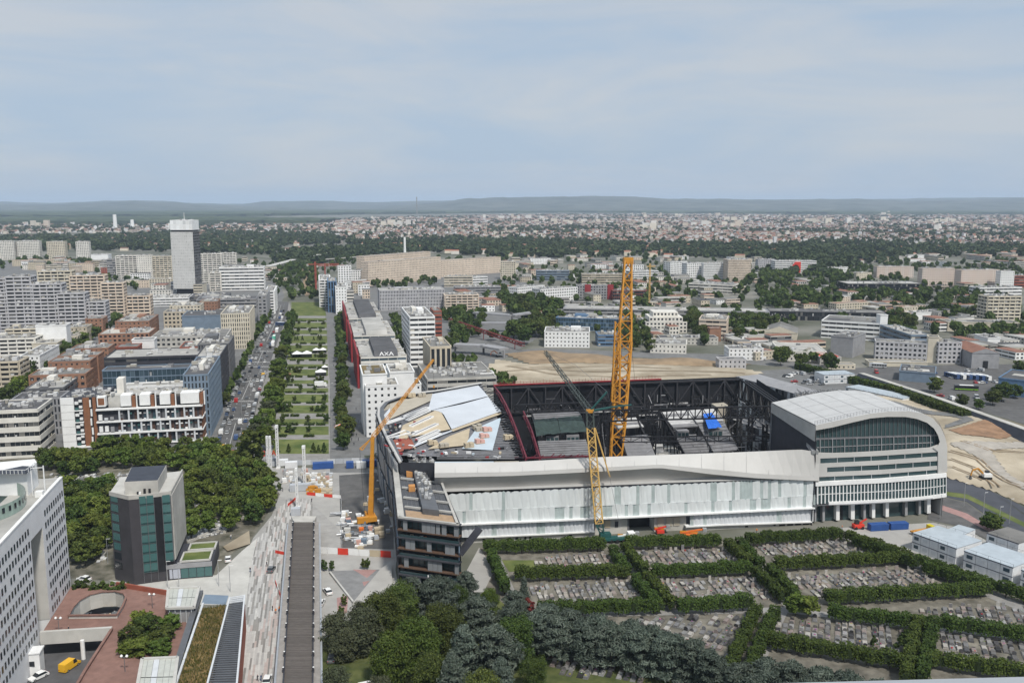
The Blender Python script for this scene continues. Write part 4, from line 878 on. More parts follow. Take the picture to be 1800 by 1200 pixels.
for (ya, yb) in ((800, 702), (700, 641), (640, 601), (600, 561), (560, 531)):
 for f in (.28, .42, .66): road_dash(f, ya, yb, dash=(60 if f == .42 else 2.5), gap=(2 if f == .42 else 7))
def zebra(y):
 a, b = Vector((*G(edge(RL, y), y), 0)), Vector((*G(edge(RR, y), y), 0)); n = int((b - a).length / 1.1); e = (b - a).normalized(); q = Vector((-e.y, e.x, 0))
 for i in range(n):
  p = a + e * (i + .2) * 1.1; mk.poly([tuple(v + Vector((0, 0, .038))) for v in (p, p + e * .55, p + e * .55 + q * 3.4, p + q * 3.4)])
for y in (806, 737, 706, 671, 645, 637, 618): zebra(y)
mk.build('road_markings', 'mark', kind='structure')
# lawns: outline by rows of the garden terraces
def gx(y, f):
 Lx = [(478, 800), (486, 740), (494, 700), (500, 650), (512, 600), (512, 545), (512, 530)]; rx = [(579, 800), (578, 700), (576, 600), (574, 545), (569, 530)]
 return edge(Lx, y) + (edge(rx, y) - edge(Lx, y)) * f
for i, (ya, yb) in enumerate([(797, 772), (764, 749), (745, 736), (726, 712), (707, 693), (689, 682), (674, 668), (660, 649), (645, 640), (632, 622), (618, 607), (603, 590), (587, 580), (576, 567), (563, 559), (555, 531)]):
 sheet('lawn', [(gx(ya, .0), ya), (gx(ya, .99), ya), (gx(yb, .99), yb), (gx(yb, .0), yb)], .09, 'lawn')
for i, (y, hw, hh) in enumerate([(767.5, 1.6, 1.2), (747, 1.5, 1.1), (732, 1.2, 1.3), (709, 1.2, 1.0), (690.5, 1.2, 1.0), (678, 1.2, 1.0), (663, 1.4, 1.2), (647, 1.2, 1.2), (634, 1.2, 1.2), (620, 1.5, 1.2), (604.5, 1.5, 1.3), (588.5, 1.5, 1.3), (577.5, 1.5, 1.2), (565, 1.5, 1.2)]):
 for f0, f1 in ((.08, .22), (.26, .42), (.54, .72), (.76, .93)):
  if R() < .9: hedge('garden_hedge', 'low clipped hedge across the garden terraces', (gx(y, f0), y), (gx(y, f1), y), hw, hh, density=7, size=.22, group='low hedges in the gardens')
for i, (y, fs) in enumerate([(795, (.1, .3, .73, .82, .92)), (760, (.06, .28, .62)), (742, (.1, .6, .95)), (723, (.02, .1, .2, .66, .78, .9)), (705, (.3, .68, .9)), (686, (.4, .7)), (672, (.1, .2, .75, .85)), (655, (.1, .22, .3, .8)), (640, (.3, .9)), (628, (.1, .2, .3, .7, .8, .9)), (612, (.2, .3, .8)), (598, (.1, .18, .3, .62, .74, .82)), (584, (.2, .5, .8)), (570, (.2, .5, .9))]):
 for f in fs:
  p = G(gx(y, f) + U(-1, 1), y); k = 'conelet' if i in (0, 11) else random.choice(['small', 'bush', 'small']); tree(p[0], p[1], U(3, 5), k, 'small clipped tree on the garden terraces', 'small trees on the terraces', 1, 'garden_tree')
# tree belts
row_px((462, 790), (512, 565), 44, (7, 12), ['lime1', 'lime2', 'lime1', 'poplar', 'broad1'], 'leafy tree in the belt between avenue and gardens', 'tree belt along the gardens', 2.5)
row_px((475, 745), (517, 560), 18, (7, 10), ['lime1', 'lime2'], 'leafy tree in the belt between avenue and gardens', 'tree belt along the gardens', 2.)
tree(*G(441, 825), 17, 'dark_column', 'dark upright tree at the end of the avenue', None, 1.25)
for x, y in ((450, 790), (462, 770), (468, 745)): tree(*G(x, y), 12, 'poplar', 'grey green poplar at the near end of the tree belt', 'poplars by the avenue', 1.4)
row_px((392, 715), (443, 612), 16, (6, 8), ['broad1', 'broad3'], 'street tree on the left pavement of the avenue', 'street trees along the avenue', 1.2)
row_px((448, 600), (478, 548), 14, (7, 10), ['broad1', 'broad3'], 'street tree on the left pavement of the avenue', 'street trees along the avenue', 1.2)
row_px((605, 790), (598, 560), 44, (7, 10), ['broad1', 'broad3', 'broad2'], 'street tree beside the red screened building', 'trees beside the red screens', 2)
row_px((588, 548), (575, 528), 6, (7, 9), ['broad1', 'broad3'], 'street tree beside the red screened building', 'trees beside the red screens', 2)
row_px((15, 708), (60, 660), 7, (8, 11), ['broad1', 'lime1', 'broad3'], 'tree in the green street through the left blocks', 'trees of the green street', 2)
row_px((75, 650), (225, 552), 26, (8, 11), ['broad1', 'broad3'], 'tree in the green street through the left blocks', 'trees of the green street', 2)
row_px((70, 655), (215, 562), 16, (8, 11), ['broad1', 'lime1'], 'tree in the green street through the left blocks', 'trees of the green street', 2.5)
for px, n, md, hr in (([(465, 522), (475, 490), (500, 470), (560, 462), (560, 530), (512, 531)], 90, 6, (7, 13)), ([(690, 600), (715, 640), (735, 660), (720, 640), (700, 560), (685, 560)], 18, 6, (7, 10)), ([(777, 560), (805, 548), (850, 558), (840, 605), (785, 620)], 44, 6, (8, 13)),
     ([(860, 525), (960, 535), (1000, 560), (985, 600), (900, 615), (860, 600), (950, 575), (900, 555)], 70, 7, (9, 15)), ([(1085, 560), (1140, 560), (1130, 610), (1095, 612)], 24, 8, (8, 13)), ([(1205, 560), (1230, 560), (1240, 610), (1210, 600)], 14, 8, (9, 14)),
     ([(1280, 562), (1345, 566), (1340, 600), (1290, 605)], 26, 8, (9, 14)), ([(1340, 520), (1470, 520), (1480, 545), (1340, 548)], 50, 9, (9, 15)), ([(1050, 508), (1210, 500), (1215, 540), (1120, 540)], 34, 9, (8, 13)), ([(880, 480), (945, 478), (1180, 500), (1060, 505), (900, 500)], 24, 9, (8, 12)),
     ([(1320, 480), (1400, 482), (1380, 515), (1290, 515)], 40, 9, (9, 15)), ([(1430, 480), (1490, 482), (1500, 500), (1420, 510)], 22, 9, (9, 14)), ([(1600, 520), (1730, 515), (1730, 560), (1650, 560), (1570, 545)], 50, 9, (9, 15)), ([(1555, 570), (1600, 570), (1605, 600), (1560, 610)], 18, 8, (9, 14)),
     ([(1675, 585), (1800, 582), (1800, 598), (1680, 600)], 26, 7, (8, 11)), ([(1100, 600), (1150, 590), (1150, 618), (1120, 625)], 8, 7, (8, 12)), ([(775, 640), (800, 632), (835, 640), (830, 655), (790, 650)], 10, 6, (6, 9)), ([(838, 668), (875, 662), (915, 672), (895, 690), (850, 682)], 14, 5, (5, 8)),
     ([(840, 505), (880, 500), (900, 525), (850, 535)], 16, 8, (8, 12)), ([(1360, 625), (1470, 640), (1460, 655), (1370, 650)], 9, 9, (8, 13)), ([(120, 490), (190, 478), (260, 500), (240, 515), (190, 505)], 24, 10, (8, 12)), ([(20, 458), (130, 456), (190, 466), (60, 470)], 30, 11, (8, 12)), ([(1480, 520), (1600, 520), (1590, 535), (1500, 535)], 24, 9, (8, 13)), ([(640, 505), (760, 492), (775, 505), (660, 512)], 20, 9, (8, 12))):
 grove(px, n, md, hr, ['broad1', 'broad2', 'broad3'], 'green tree among the mid distance buildings', 'trees among the buildings')
gt = []
for px, n in (([(880, 475), (1340, 470), (1480, 470), (1800, 462), (1800, 600), (1690, 600), (1560, 590), (1440, 560), (1350, 600), (1280, 605), (1090, 615), (960, 560), (880, 520)], 900), ([(0, 460), (480, 455), (480, 500), (330, 520), (190, 480), (0, 480)], 110), ([(840, 440), (1800, 445), (1800, 470), (880, 475)], 260), ([(600, 452), (900, 455), (880, 470), (640, 480)], 40), ([(470, 470), (560, 456), (640, 455), (620, 470), (560, 500), (500, 500)], 90)):
 for x, y in scatter(gpoly(px), n):
  if not any(abs(x - q[0][0]) < 150 and abs(y - q[0][1]) < 150 and inpoly(x, y, q) for q in BPOLY): gt.append((x, y, U(6, 12), random.choice(['broad1', 'broad2', 'broad3'])))
for x, y, h, k in gt: tree(x, y, h, k, 'green tree among the mid distance buildings', 'trees among the buildings', U(.85, 1.2))
# traffic
CL = ['car_white', 'car_white', 'car_silver', 'car_silver', 'car_black', 'car_grey', 'car_grey', 'car_black', 'car_white', 'car_silver', 'car_grey', 'car_blue', 'car_white', 'car_black', 'car_red']
def lane(f, ya, yb, gap, jit, label, group, van=.2, parts_from=770):
 y = ya
 while y > yb:
  x = edge(RL, y) + (edge(RR, y) - edge(RL, y)) * f; p = G(x, y); dirp = Vector((*G(edge(RL, y - 3) + (edge(RR, y - 3) - edge(RL, y - 3)) * f, y - 3), 0)) - Vector((*p, 0))
  rz = math.atan2(-dirp.x, dirp.y); car(p[0], p[1], rz, random.choice(CL), label, group, van=R() < van, parts=False, z=.03)
  step = gap * U(1 - jit, 1 + jit); q = Vector((*p, 0)) + dirp.normalized() * step; y = proj((q.x, q.y, 0))[1]
lane(.05, 800, 655, 5.6, .12, 'car parked along the left kerb of the avenue', 'cars parked along the left kerb')
lane(.93, 800, 655, 5.5, .12, 'car parked along the right kerb of the avenue', 'cars parked along the right kerb', .3)
lane(.24, 790, 545, 26, .5, 'car driving in the left lanes of the avenue', 'cars driving on the avenue'); lane(.58, 800, 545, 24, .5, 'car driving in the right lanes of the avenue', 'cars driving in the right lanes'); lane(.74, 770, 545, 30, .6, 'car driving in the right lanes of the avenue', 'cars driving in the right lanes')
lane(.06, 640, 545, 14, .5, 'car parked along the far left kerb of the avenue', 'cars parked along the far left kerb')
for (x, y), c, lab in (((463, 661), 'car_taxi', 'orange yellow van at the right side of the avenue'), ((429, 765), 'car_taxi', 'yellow taxi parked by the right kerb'), ((393, 786), 'car_taxi', 'yellow taxi at the left kerb near the crossing')):
 p = G(x, y); car(p[0], p[1], AX, c, lab, van=(c == 'car_taxi' and y == 661), parts=False, z=.03)
bus(G(482, 596), AX, 'car_green', 'green bus on the avenue', 12, name='bus'); bus(G(480, 607), AX, 'car_white', 'white bus behind the green one', 12); bus(G(487, 583), AX, 'car_white', 'white bus farthest up the avenue', 12); bus(G(494, 572), AX + 1.2, 'car_blue', 'blue bus turning at the far crossing', 10)
lorry(G(564, 680), -1.4, 'car_white', 'white', 'white box lorry on the garden cross path')
# event tents in the gardens
def tent(px, py, w, d, h, label, m='white', n=2):
 g = P(px, py); r = empty('event_tent', tuple(g), label, 'tent')
 for k in range(n):
  c = g + E_AX * (k - (n - 1) / 2) * w; a = [c + E_AX * sx * w / 2 + N_AX * sy * d / 2 for sx, sy in ((-1, -1), (1, -1), (1, 1), (-1, 1))]; t = c + Vector((0, 0, h)); z = Vector((0, 0, h * .6))
  MB().add([v + z for v in a] + [t], [(0, 1, 4), (1, 2, 4), (2, 3, 4), (3, 0, 4)]).build('canopy', m, r)
  wv = MB(); wv.add([a[0], a[3], a[3] + z, a[0] + z, a[2], a[2] + z, a[1], a[1] + z], [(0, 1, 2, 3), (1, 4, 5, 2), (4, 6, 7, 5)]); wv.build('side_wall', m, r)
tent(531, 628, 7, 7, 5, 'pair of white event tents on the upper lawn', n=2); tent(562, 620, 5, 5, 4, 'small white tent with two peaks on the upper lawn', n=2); tent(564, 660, 7, 6, 4.5, 'round white tent on the middle lawn', n=1); tent(571, 650, 4, 4, 3.5, 'little white tent beside the promenade', n=1); tent(503, 662, 6, 4, 3, 'red roofed kiosk left on the middle lawn', 'roof_red', 1)
g = P(606, 760); r = empty('cafe_parasol', tuple(g), 'large orange and white striped canopy on the promenade', 'canopy')
for k in range(12):
 a0, a1 = k * math.pi / 6, (k + 1) * math.pi / 6; rr = 5.2 if k % 2 else 4.6
 MB().add([g + Vector((0, 0, 5.4)), g + Vector((math.cos(a0) * rr, math.sin(a0) * rr, 3.4)), g + Vector((math.cos(a1) * rr, math.sin(a1) * rr, 3.4))], [(0, 1, 2)]).build('panel', 'orange' if k % 2 else 'white', r)
MB().bar(g, g + Vector((0, 0, 5.3)), .25, n=8).build('mast', 'white', r)
g = P(608, 690); r = empty('cafe_parasol', tuple(g), 'red parasol under the trees beside the promenade', 'parasol')
MB().cone(g + Vector((0, 0, 2.6)), g + Vector((0, 0, 3.6)), 2.6, .1, 10).build('canopy', 'redbright', r); MB().bar(g, g + Vector((0, 0, 2.7)), .12, n=6).build('pole', 'white', r)
# ================================================================ the arena under construction
AA = math.radians(8.3); AO = Vector((*G(830, 955), 0)); EX = Vector((math.cos(AA), math.sin(AA), 0)); EY = Vector((-math.sin(AA), math.cos(AA), 0)); UPZ = Vector((0, 0, 1))
def AV(px, py, v):
 d = ray(px, py); t = (v + AO.dot(EY)) / d.dot(EY); return Vector((d.x * t, d.y * t, CAMH + d.z * t))
def vf(u): return 0 if u < 120 else ((u - 120) / 40) ** 2 * 1.5
def gy(x, off=0.):
 a, b = 880., 980.
 for _ in range(30):
  m = (a + b) / 2
  if AF(x, m, off).z > 0: a = m
  else: b = m
 return a
def AF(px, py, off=0.):
 v = off
 for _ in range(6): p = AV(px, py, v); v = vf((p - AO).dot(EX)) + off
 return p
def li(pts, x):
 if x <= pts[0][0]: return pts[0][1]
 for (x0, y0), (x1, y1) in zip(pts, pts[1:]):
  if x <= x1: return y0 + (y1 - y0) * (x - x0) / (x1 - x0)
 return pts[-1][1]
mat('panel_white', (.68, .71, .71), .35, .04, .25, spec=.5, rnd=.06); mat('panel_glass', (.40, .46, .455), .2, .12, .4, spec=.6); mat('fascia', (.50, .49, .47), .55, .05, .12, wear=.05); mat('slat_white', (.56, .58, .60), .5, .06, .3)
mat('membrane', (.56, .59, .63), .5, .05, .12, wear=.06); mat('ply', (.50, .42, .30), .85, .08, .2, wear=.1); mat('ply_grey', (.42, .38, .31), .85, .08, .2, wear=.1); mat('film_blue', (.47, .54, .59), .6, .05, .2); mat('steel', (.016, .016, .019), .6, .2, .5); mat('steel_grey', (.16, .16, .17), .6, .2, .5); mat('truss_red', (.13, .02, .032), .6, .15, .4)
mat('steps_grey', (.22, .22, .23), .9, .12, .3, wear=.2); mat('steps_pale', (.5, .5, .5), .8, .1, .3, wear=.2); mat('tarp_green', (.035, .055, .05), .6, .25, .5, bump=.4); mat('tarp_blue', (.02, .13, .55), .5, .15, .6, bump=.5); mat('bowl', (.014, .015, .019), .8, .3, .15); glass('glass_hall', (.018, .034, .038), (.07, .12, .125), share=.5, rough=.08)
mat('rail_red', (.28, .035, .04), .6, .1, .4); mat('redpale', (.55, .33, .28), .7, .1, .5)
mat('screen_grey', (.22, .23, .24), .6, .06, .5); mat('ply_brown', (.10, .06, .04), .8, .1, .5); mat('roof_shell', (.50, .50, .495), .6, .05, .3, wear=.05)
mat('ribbed', (.085, .09, .10), .7, .15, 1.2)
mat('orange_wood', (.50, .24, .08), .8, .12, .8)
mat('ply_brown2', (.36, .25, .16), .85, .12, .8)
mat('scaffold', (.12, .12, .125), .6, .2, .5, isl=[(.3, .3, .32), (.5, .5, .5), (.2, .2, .2), (1.6, 1.6, 1.6), (.25, .25, .26), (.4, .4, .42), (3, 3, 3), (.3, .3, .3)])
mat('steel_mid', (.04, .04, .046), .6, .2, .5)
ar = empty('arena', (AO.x, AO.y, 0), 'big white arena under construction with open roof and curved glass end', 'arena')
def strip3(name, m, xs, yt, yb, o0, o1, surf=AF, parent=None):
 """closed strip on the curved front between two rows; o0 front offset, o1 back offset"""
 mb = MB(); V = []
 for x in xs:
  for o in (o0, o1):
   ref = surf(x, yt(x), o0); rb = surf(x, yb(x), o0); sh = EY * (o - o0); V += [ref + sh, rb + sh]
 n = len(xs); F_ = []
 for i in range(n - 1):
  a = 4 * i; b = a + 4; F_ += [(a, a + 1, b + 1, b), (a + 2, b + 2, b + 3, a + 3), (a, b, b + 2, a + 2), (a + 1, a + 3, b + 3, b + 1)]
 F_ += [(0, 2, 3, 1), (4 * n - 4, 4 * n - 3, 4 * n - 1, 4 * n - 2)]
 mb.add(V, F_); return mb.build(name, m, parent or ar)
fr = lambda a, b, n: [a + (b - a) * i / n for i in range(n + 1)]
top1 = [(780, 869), (960, 861), (1260, 848), (1433, 841)]; mid1 = [(780, 899), (960, 891), (1260, 880), (1433, 870)]; bot1 = [(780, 922.5), (805, 921.5), (960, 915), (1260, 901), (1433, 892)]; low1 = [(828, 944), (960, 938), (1260, 922), (1433, 916)]; bas1 = [(x, gy(x, .6)) for x in (815, 950, 1100, 1250, 1433)]
# backing wall, ledges, base wall
strip3('backing_wall', 'slat_white', fr(790, 1433, 12), lambda x: li(top1, x) + 2, lambda x: li(bot1, x), .9, 2.0)
strip3('ledge', 'white', fr(800, 1433, 12), lambda x: li(bot1, x), lambda x: li(bot1, x) + 2.2, -1.0, 1.5)
for xa, xb in ((829, 1046), (1206, 1428)):
 strip3('ledge', 'white', fr(xa, xb, 8), lambda x: li(low1, x), lambda x: li(low1, x) + 2, -.4, 1.6); strip3('base_wall', 'conc_pale', fr(xa, xb, 8), lambda x: li(low1, x) + 2, lambda x: li(bas1, x), .6, 1.6)
strip3('underside', 'grey', fr(805, 1433, 8), lambda x: li(bot1, x) + 2.2, lambda x: li(bot1, x) + 3, .6, 3)
for xa, xb in ((1046, 1104), (1152, 1206)): strip3('base_wall', 'conc', fr(xa, xb, 3), lambda x: li(bot1, x) + 3, lambda x: li(bas1, x), 1.7, 2.6)
strip3('gate_opening', 'black', [1104, 1128, 1152], lambda x: li(bot1, x) + 3, lambda x: li(bas1, x), 7, 7.5)
strip3('gate_side', 'grey_dark', [1103, 1106], lambda x: li(bot1, x) + 3, lambda x: li(bas1, x), 1.6, 7); strip3('gate_side', 'conc', [1150, 1153], lambda x: li(bot1, x) + 3, lambda x: li(bas1, x), 1.6, 7)
strip3('door', 'ply', [1063, 1073], lambda x: 914.5, lambda x: 927, 1.5, 1.6); strip3('door', 'charcoal', [1081, 1087], lambda x: 916, lambda x: 926, 1.5, 1.6)
for xa in (848, 866, 893, 906, 922, 930, 1000, 1232, 1310, 1360): strip3('doorway', 'black', [xa, xa + U(3, 6)], lambda x: li(low1, x) + 3.5, lambda x: li(bas1, x) - 1, .5, .7)
for xa in (1156, 1171, 1184): strip3('brown_shutter', 'ply_grey', [xa, xa + 11], lambda x: li(bot1, x) + 4, lambda x: li(low1, x) - 2, 1.5, 1.6)
for k, xa in enumerate((1370, 1384, 1398, 1412)): strip3('doorway', 'black', [xa, xa + 10], lambda x: li(low1, x) + 3, lambda x: li(bas1, x), .5, .7)
# two tiers of curved scale panels and the lower slats, each a piece
def scale(name, m, x0, x1, yt, yb, lift, o0, o1):
 a, b, c, d = AF(x0, yt(x0) + lift, o0), AF(x1, yt(x1), o1), AF(x1, yb(x1), o1 * .4), AF(x0, yb(x0), o0 * .4); m1 = (a + b) / 2 + UPZ * .35 - EY * .1; m2 = (d + c) / 2; sh = EY * .12
 MB().add([a, m1, b, c, m2, d, a + sh, m1 + sh, b + sh, c + sh, m2 + sh, d + sh], [(0, 5, 4, 1), (1, 4, 3, 2), (6, 7, 10, 11), (7, 8, 9, 10), (0, 1, 7, 6), (1, 2, 8, 7), (2, 3, 9, 8), (5, 0, 6, 11)]).build(name, m, ar)
rd = random.Random(3)
for yt, yb, seed in ((lambda x: li(top1, x), lambda x: li(mid1, x) + 1, 1), (lambda x: li(mid1, x), lambda x: li(bot1, x), 2)):
 x = 788 if seed == 1 else 800
 while x < 1430:
  w = rd.choice([9, 13, 14, 15]) * (1 - (x - 800) * .00012); x1 = min(1433, x + w)
  if rd.random() < .4: scale('glass_panel', 'panel_glass', x, x + 6, yt, yb, 0, .25, .3); x += 5.6
  else: scale('scale_panel', 'panel_white', x, x1, yt, yb, rd.uniform(1, 2.5) if seed == 1 else rd.uniform(.5, 2), .12, -.28); x = x1
x = 812
while x < 1428:
 x1 = x + rd.choice([6, 8, 9])
 if not 1042 < x < 1206:
  scale('slat_panel', 'slat_white' if rd.random() < .85 else 'panel_glass', x, x1, lambda q: li(bot1, q) + 3, lambda q: li(low1, q), 0, .7, .3)
 x = x1
# fascia with the long concave soffit
T0 = [(764, 813), (900, 812), (1060, 803), (1290, 795), (1408, 790), (1440, 795)]; T1 = [(764, 831), (900, 829), (1060, 821), (1160, 816), (1250, 824), (1330, 832), (1440, 838)]; T2 = [(768, 839), (900, 836), (1060, 828), (1160, 822), (1250, 833), (1330, 840), (1440, 845)]; T3 = [(783, 858), (900, 855), (1060, 848), (1160, 844), (1250, 842), (1330, 841.5), (1440, 846.5)]; T4 = [(786, 864), (960, 857), (1260, 845), (1433, 842.5), (1440, 847.5)]
rows = [(T0, 5.0, -.4), (T0, 3.2, 0), (T1, -.9, 0), (T2, -1.1, 0), (T2, -.7, .8), (T3, 1.9, -3), (T3, 2.1, 0), (T3, .2, .7), (T4, .1, 0)]
mb = MB(); xs = fr(764, 1440, 44); V = []
for x in xs:
 for t, o, dy in rows: V.append(AF(x, li(t, x) + dy, o if x < 1330 else o * max(.12, 1 - (x - 1330) / 110) if o > 0 else o))
nr = len(rows)
mb.add(V, [(i * nr + j, i * nr + j + 1, (i + 1) * nr + j + 1, (i + 1) * nr + j) for i in range(len(xs) - 1) for j in range(nr - 1)]); mb.build('fascia', 'fascia', ar)
jn = MB()
for x in fr(800, 1430, 16):
 p, q = AF(x, li(T0, x) + 1, 3.1), AF(x, li(T1, x), -.95); jn.bar(p - EY * .02, q - EY * .03, .07)
jn.build('joints', 'grey', ar, kind='stuff')
MB().add([AF(764, 814, 4.8), AF(868, 812.5, 4.8), AF(868, 810.5, 6.5), AF(764, 811, 6.5)], [(0, 1, 2, 3)]).build('gutter_film', 'film_blue', ar)
MB().add([AF(869, 812.5, 4.8), AF(912, 811.8, 4.8), AF(912, 809.8, 6.5), AF(869, 810.5, 6.5)], [(0, 1, 2, 3)]).build('gutter_board', 'ply_grey', ar)
# ---- glass end block on the right: arch frame, bands, slots
OUT = [(1434, 747), (1463, 741), (1497, 733), (1530, 726.7), (1563, 723), (1597, 722.5), (1622, 726), (1640, 735), (1653, 750), (1661, 767), (1665, 783), (1665, 797), (1665, 806)]
INN = [(1434, 756), (1463, 751), (1497, 742.5), (1530, 735), (1560, 732.3), (1592, 732.5), (1612, 736), (1630, 743), (1642, 753), (1649, 765), (1652, 776), (1649, 783), (1640, 786.6)]
V = []
for (a, b), (c, d) in zip(OUT, INN): V += [AF(a, b, -.5), AF(c, d, -.5), AF(c, d, 1.6)]
n = len(OUT); MB().add(V, [f for i in range(n - 1) for f in ((3 * i, 3 * i + 1, 3 * i + 4, 3 * i + 3), (3 * i + 1, 3 * i + 2, 3 * i + 5, 3 * i + 4))]).build('arch_frame', 'fascia', ar)
ob = [(1640, 787), (1597, 789.5), (1547, 793), (1497, 795.5), (1463, 796.5), (1440, 796)][::-1]
gb = [(1434, 795), (1463, 796), (1497, 795), (1547, 792.5), (1597, 789), (1640, 786), (1652, 780)]
it = [(a, b) for a, b in INN[:11]]
strip3('side_frame', 'fascia', [1649, 1653, 1658, 1665], lambda x: li([(1649, 786), (1665, 800)], x), lambda x: li([(1649, 832), (1665, 829)], x), -.5, 1.2)
W1t = [(1434, 806.5), (1441, 806.3), (1547, 801.5), (1654, 794.5)]; W1b = [(1434, 814), (1445, 813.7), (1547, 808.5), (1654, 801)]; W2t = [(1434, 823), (1452, 822), (1547, 817.5), (1654, 810)]; W2b = [(1434, 830.5), (1457, 829), (1547, 825), (1654, 817.5)]; W3t = [(1434, 839), (1547, 834), (1661, 824.7)]; W3b = [(1434, 847), (1547, 842), (1664, 831)]
BT = [(1434, 847.5), (1497, 844), (1547, 841.7), (1597, 837.5), (1630, 835), (1664, 831)]; BB = [(1434, 890), (1457, 888), (1497, 886.7), (1547, 884), (1597, 881), (1630, 878), (1664, 873)]
W1t, W2t, W3t = [[(x, y - .7) for x, y in q] for q in (W1t, W2t, W3t)]; W1b, W2b = [[(x, y + .7) for x, y in q] for q in (W1b, W2b)]
gl = lambda t, dy=0: (lambda x: li(t, x) + dy)
strip3('band', 'fascia', fr(1434, 1650, 14), gl(gb), gl(W1t), -.2, .2); strip3('band', 'fascia', fr(1434, 1650, 14), gl(W1b), gl(W2t), -.2, .2); strip3('band', 'fascia', fr(1434, 1650, 14), gl(W2b), gl(W3t), -.2, .2)
strip3('band_end', 'fascia', [1434, 1442], gl(W1t), gl(W1b), -.2, .2); strip3('band_end', 'fascia', [1434, 1454], gl(W2t), gl(W2b), -.2, .2)
for wt, wb, x0, x1 in ((W1t, W1b, 1442, 1650), (W2t, W2b, 1454, 1650), (W3t, W3b, 1435, 1661)):
 nn = 14 if x0 < 1450 else 13; X = fr(x0, x1, nn)
 for i in range(nn):
  MB().poly([AF(X[i], li(wt, X[i]) - .4, .1), AF(X[i], li(wb, X[i]) + .4, .1), AF(X[i + 1], li(wb, X[i + 1]) + .4, .1), AF(X[i + 1], li(wt, X[i + 1]) - .4, .1)]).build('window', 'glass_hall', ar)
  if i % 2 == 0 and i: MB().bar(AF(X[i], li(wt, X[i]) - .2, .0), AF(X[i], li(wb, X[i]) + .2, .0), .16).build('mullion', 'slat_white', ar)
# white band with tall slots
strip3('band_edge', 'white', fr(1434, 1664, 14), gl(BT), lambda x: li(BT, x) + li([(1434, 7), (1664, 7.5)], x), -.9, 1); strip3('band_edge', 'white', fr(1457, 1664, 14), lambda x: li(BB, x) - 6, gl(BB), -.9, 1)
ns = 38
for i in range(ns + 1):
 t = i / ns; x = 1436.5 + (1663 - 1436.5) * (t * 1.1 - .1 * t * t * 1.0) ; w = 1.9 - 1.0 * t
 strip3('fin', 'white', [x, x + w], lambda q: li(BT, q) + 5, lambda q: li(BB, q) - 4, -.62, .2)
 if i < ns:
  x2 = 1436.5 + (1663 - 1436.5) * ((i + 1) / ns * 1.1 - .1 * ((i + 1) / ns) ** 2); m_ = lambda q: (li(BT, q) + li(BB, q)) / 2 + 1
  for ya, yb in ((lambda q: li(BT, q) + 5, lambda q: m_(q) - .7), (lambda q: m_(q) + .2, lambda q: li(BB, q) - 4)): MB().poly([AF(x + w * .5, ya(x), -.4), AF(x + w * .5, yb(x), -.4), AF(x2 + .5, yb(x2), -.4), AF(x2 + .5, ya(x2), -.4)]).build('slot_window', 'glass_hall', ar)
strip3('slot_rail', 'white', fr(1438, 1662, 12), lambda x: (li(BT, x) + li(BB, x)) / 2 + .2, lambda x: (li(BT, x) + li(BB, x)) / 2 + 1.2, -.55, -.38)
# ground floor: glass and columns
GB = [(x, gy(x, 3)) for x in (1430, 1480, 1540, 1590, 1645)]
X = fr(1430, 1636, 16)
for i in range(16): MB().poly([AF(X[i], li(BB, X[i]) - 1, 3), AF(X[i], li(GB, X[i]), 3), AF(X[i + 1], li(GB, X[i + 1]), 3), AF(X[i + 1], li(BB, X[i + 1]) - 1, 3)]).build('shop_window', 'glass_hall' if i != 3 else 'black', ar)
for x, w in ((1432, 3), (1446, 4), (1470, 6), (1496, 6.5), (1518, 4), (1533, 5.5), (1557, 5.5), (1591, 4.5), (1615, 4), (1630, 6)): strip3('column', 'white' if w > 4.6 else 'grey', [x, x + w], gl(BB, -1), gl(GB), 1.2, 3)
strip3('soffit', 'grey_dark', fr(1432, 1640, 8), gl(BB, -1.2), gl(BB, -.6), -1, 3)
# hall glazing: panes in two rows with mullions
X = fr(1434.5, 1650, 30)
for i in range(30):
 x0, x1 = X[i], X[i + 1]; ys = [li(it, x0) - .6, li(it, x1) - .6, li(gb, x1) + .6, li(gb, x0) + .6]; tr = li([(1434, 771), (1652, 764)], x0)
 if ys[0] < tr - 2:
  MB().poly([AF(x0, ys[0], 1.3), AF(x0, tr, 1.3), AF(x1, tr, 1.3), AF(x1, ys[1], 1.3)]).build('hall_pane', 'glass_hall', ar); MB().poly([AF(x0, tr, 1.3), AF(x0, ys[3], 1.3), AF(x1, ys[2], 1.3), AF(x1, tr, 1.3)]).build('hall_pane', 'glass_hall', ar)
 else: MB().poly([AF(x0, ys[0], 1.3), AF(x0, ys[3], 1.3), AF(x1, ys[2], 1.3), AF(x1, ys[1], 1.3)]).build('hall_pane', 'glass_hall', ar)
 MB().bar(AF(x0, ys[0], 1.15), AF(x0, ys[3], 1.15), .14, .2).build('mullion', 'steel_grey', ar)
 if i % 3 == 1: MB().bar(AF(x0, tr + 1, 1.0), AF(x0, ys[3], 1.0), .26, .2).build('hall_column', 'grey', ar)
strip3('transom', 'steel_grey', fr(1434, 1650, 8), lambda x: li([(1434, 770), (1652, 763)], x), lambda x: li([(1434, 773), (1652, 766)], x), 1.0, 1.3)
strip3('hall_floor_edge', 'grey', fr(1436, 1640, 8), lambda x: li([(1434, 786), (1640, 777)], x), lambda x: li([(1434, 787), (1640, 778)], x), 1.05, 1.29)
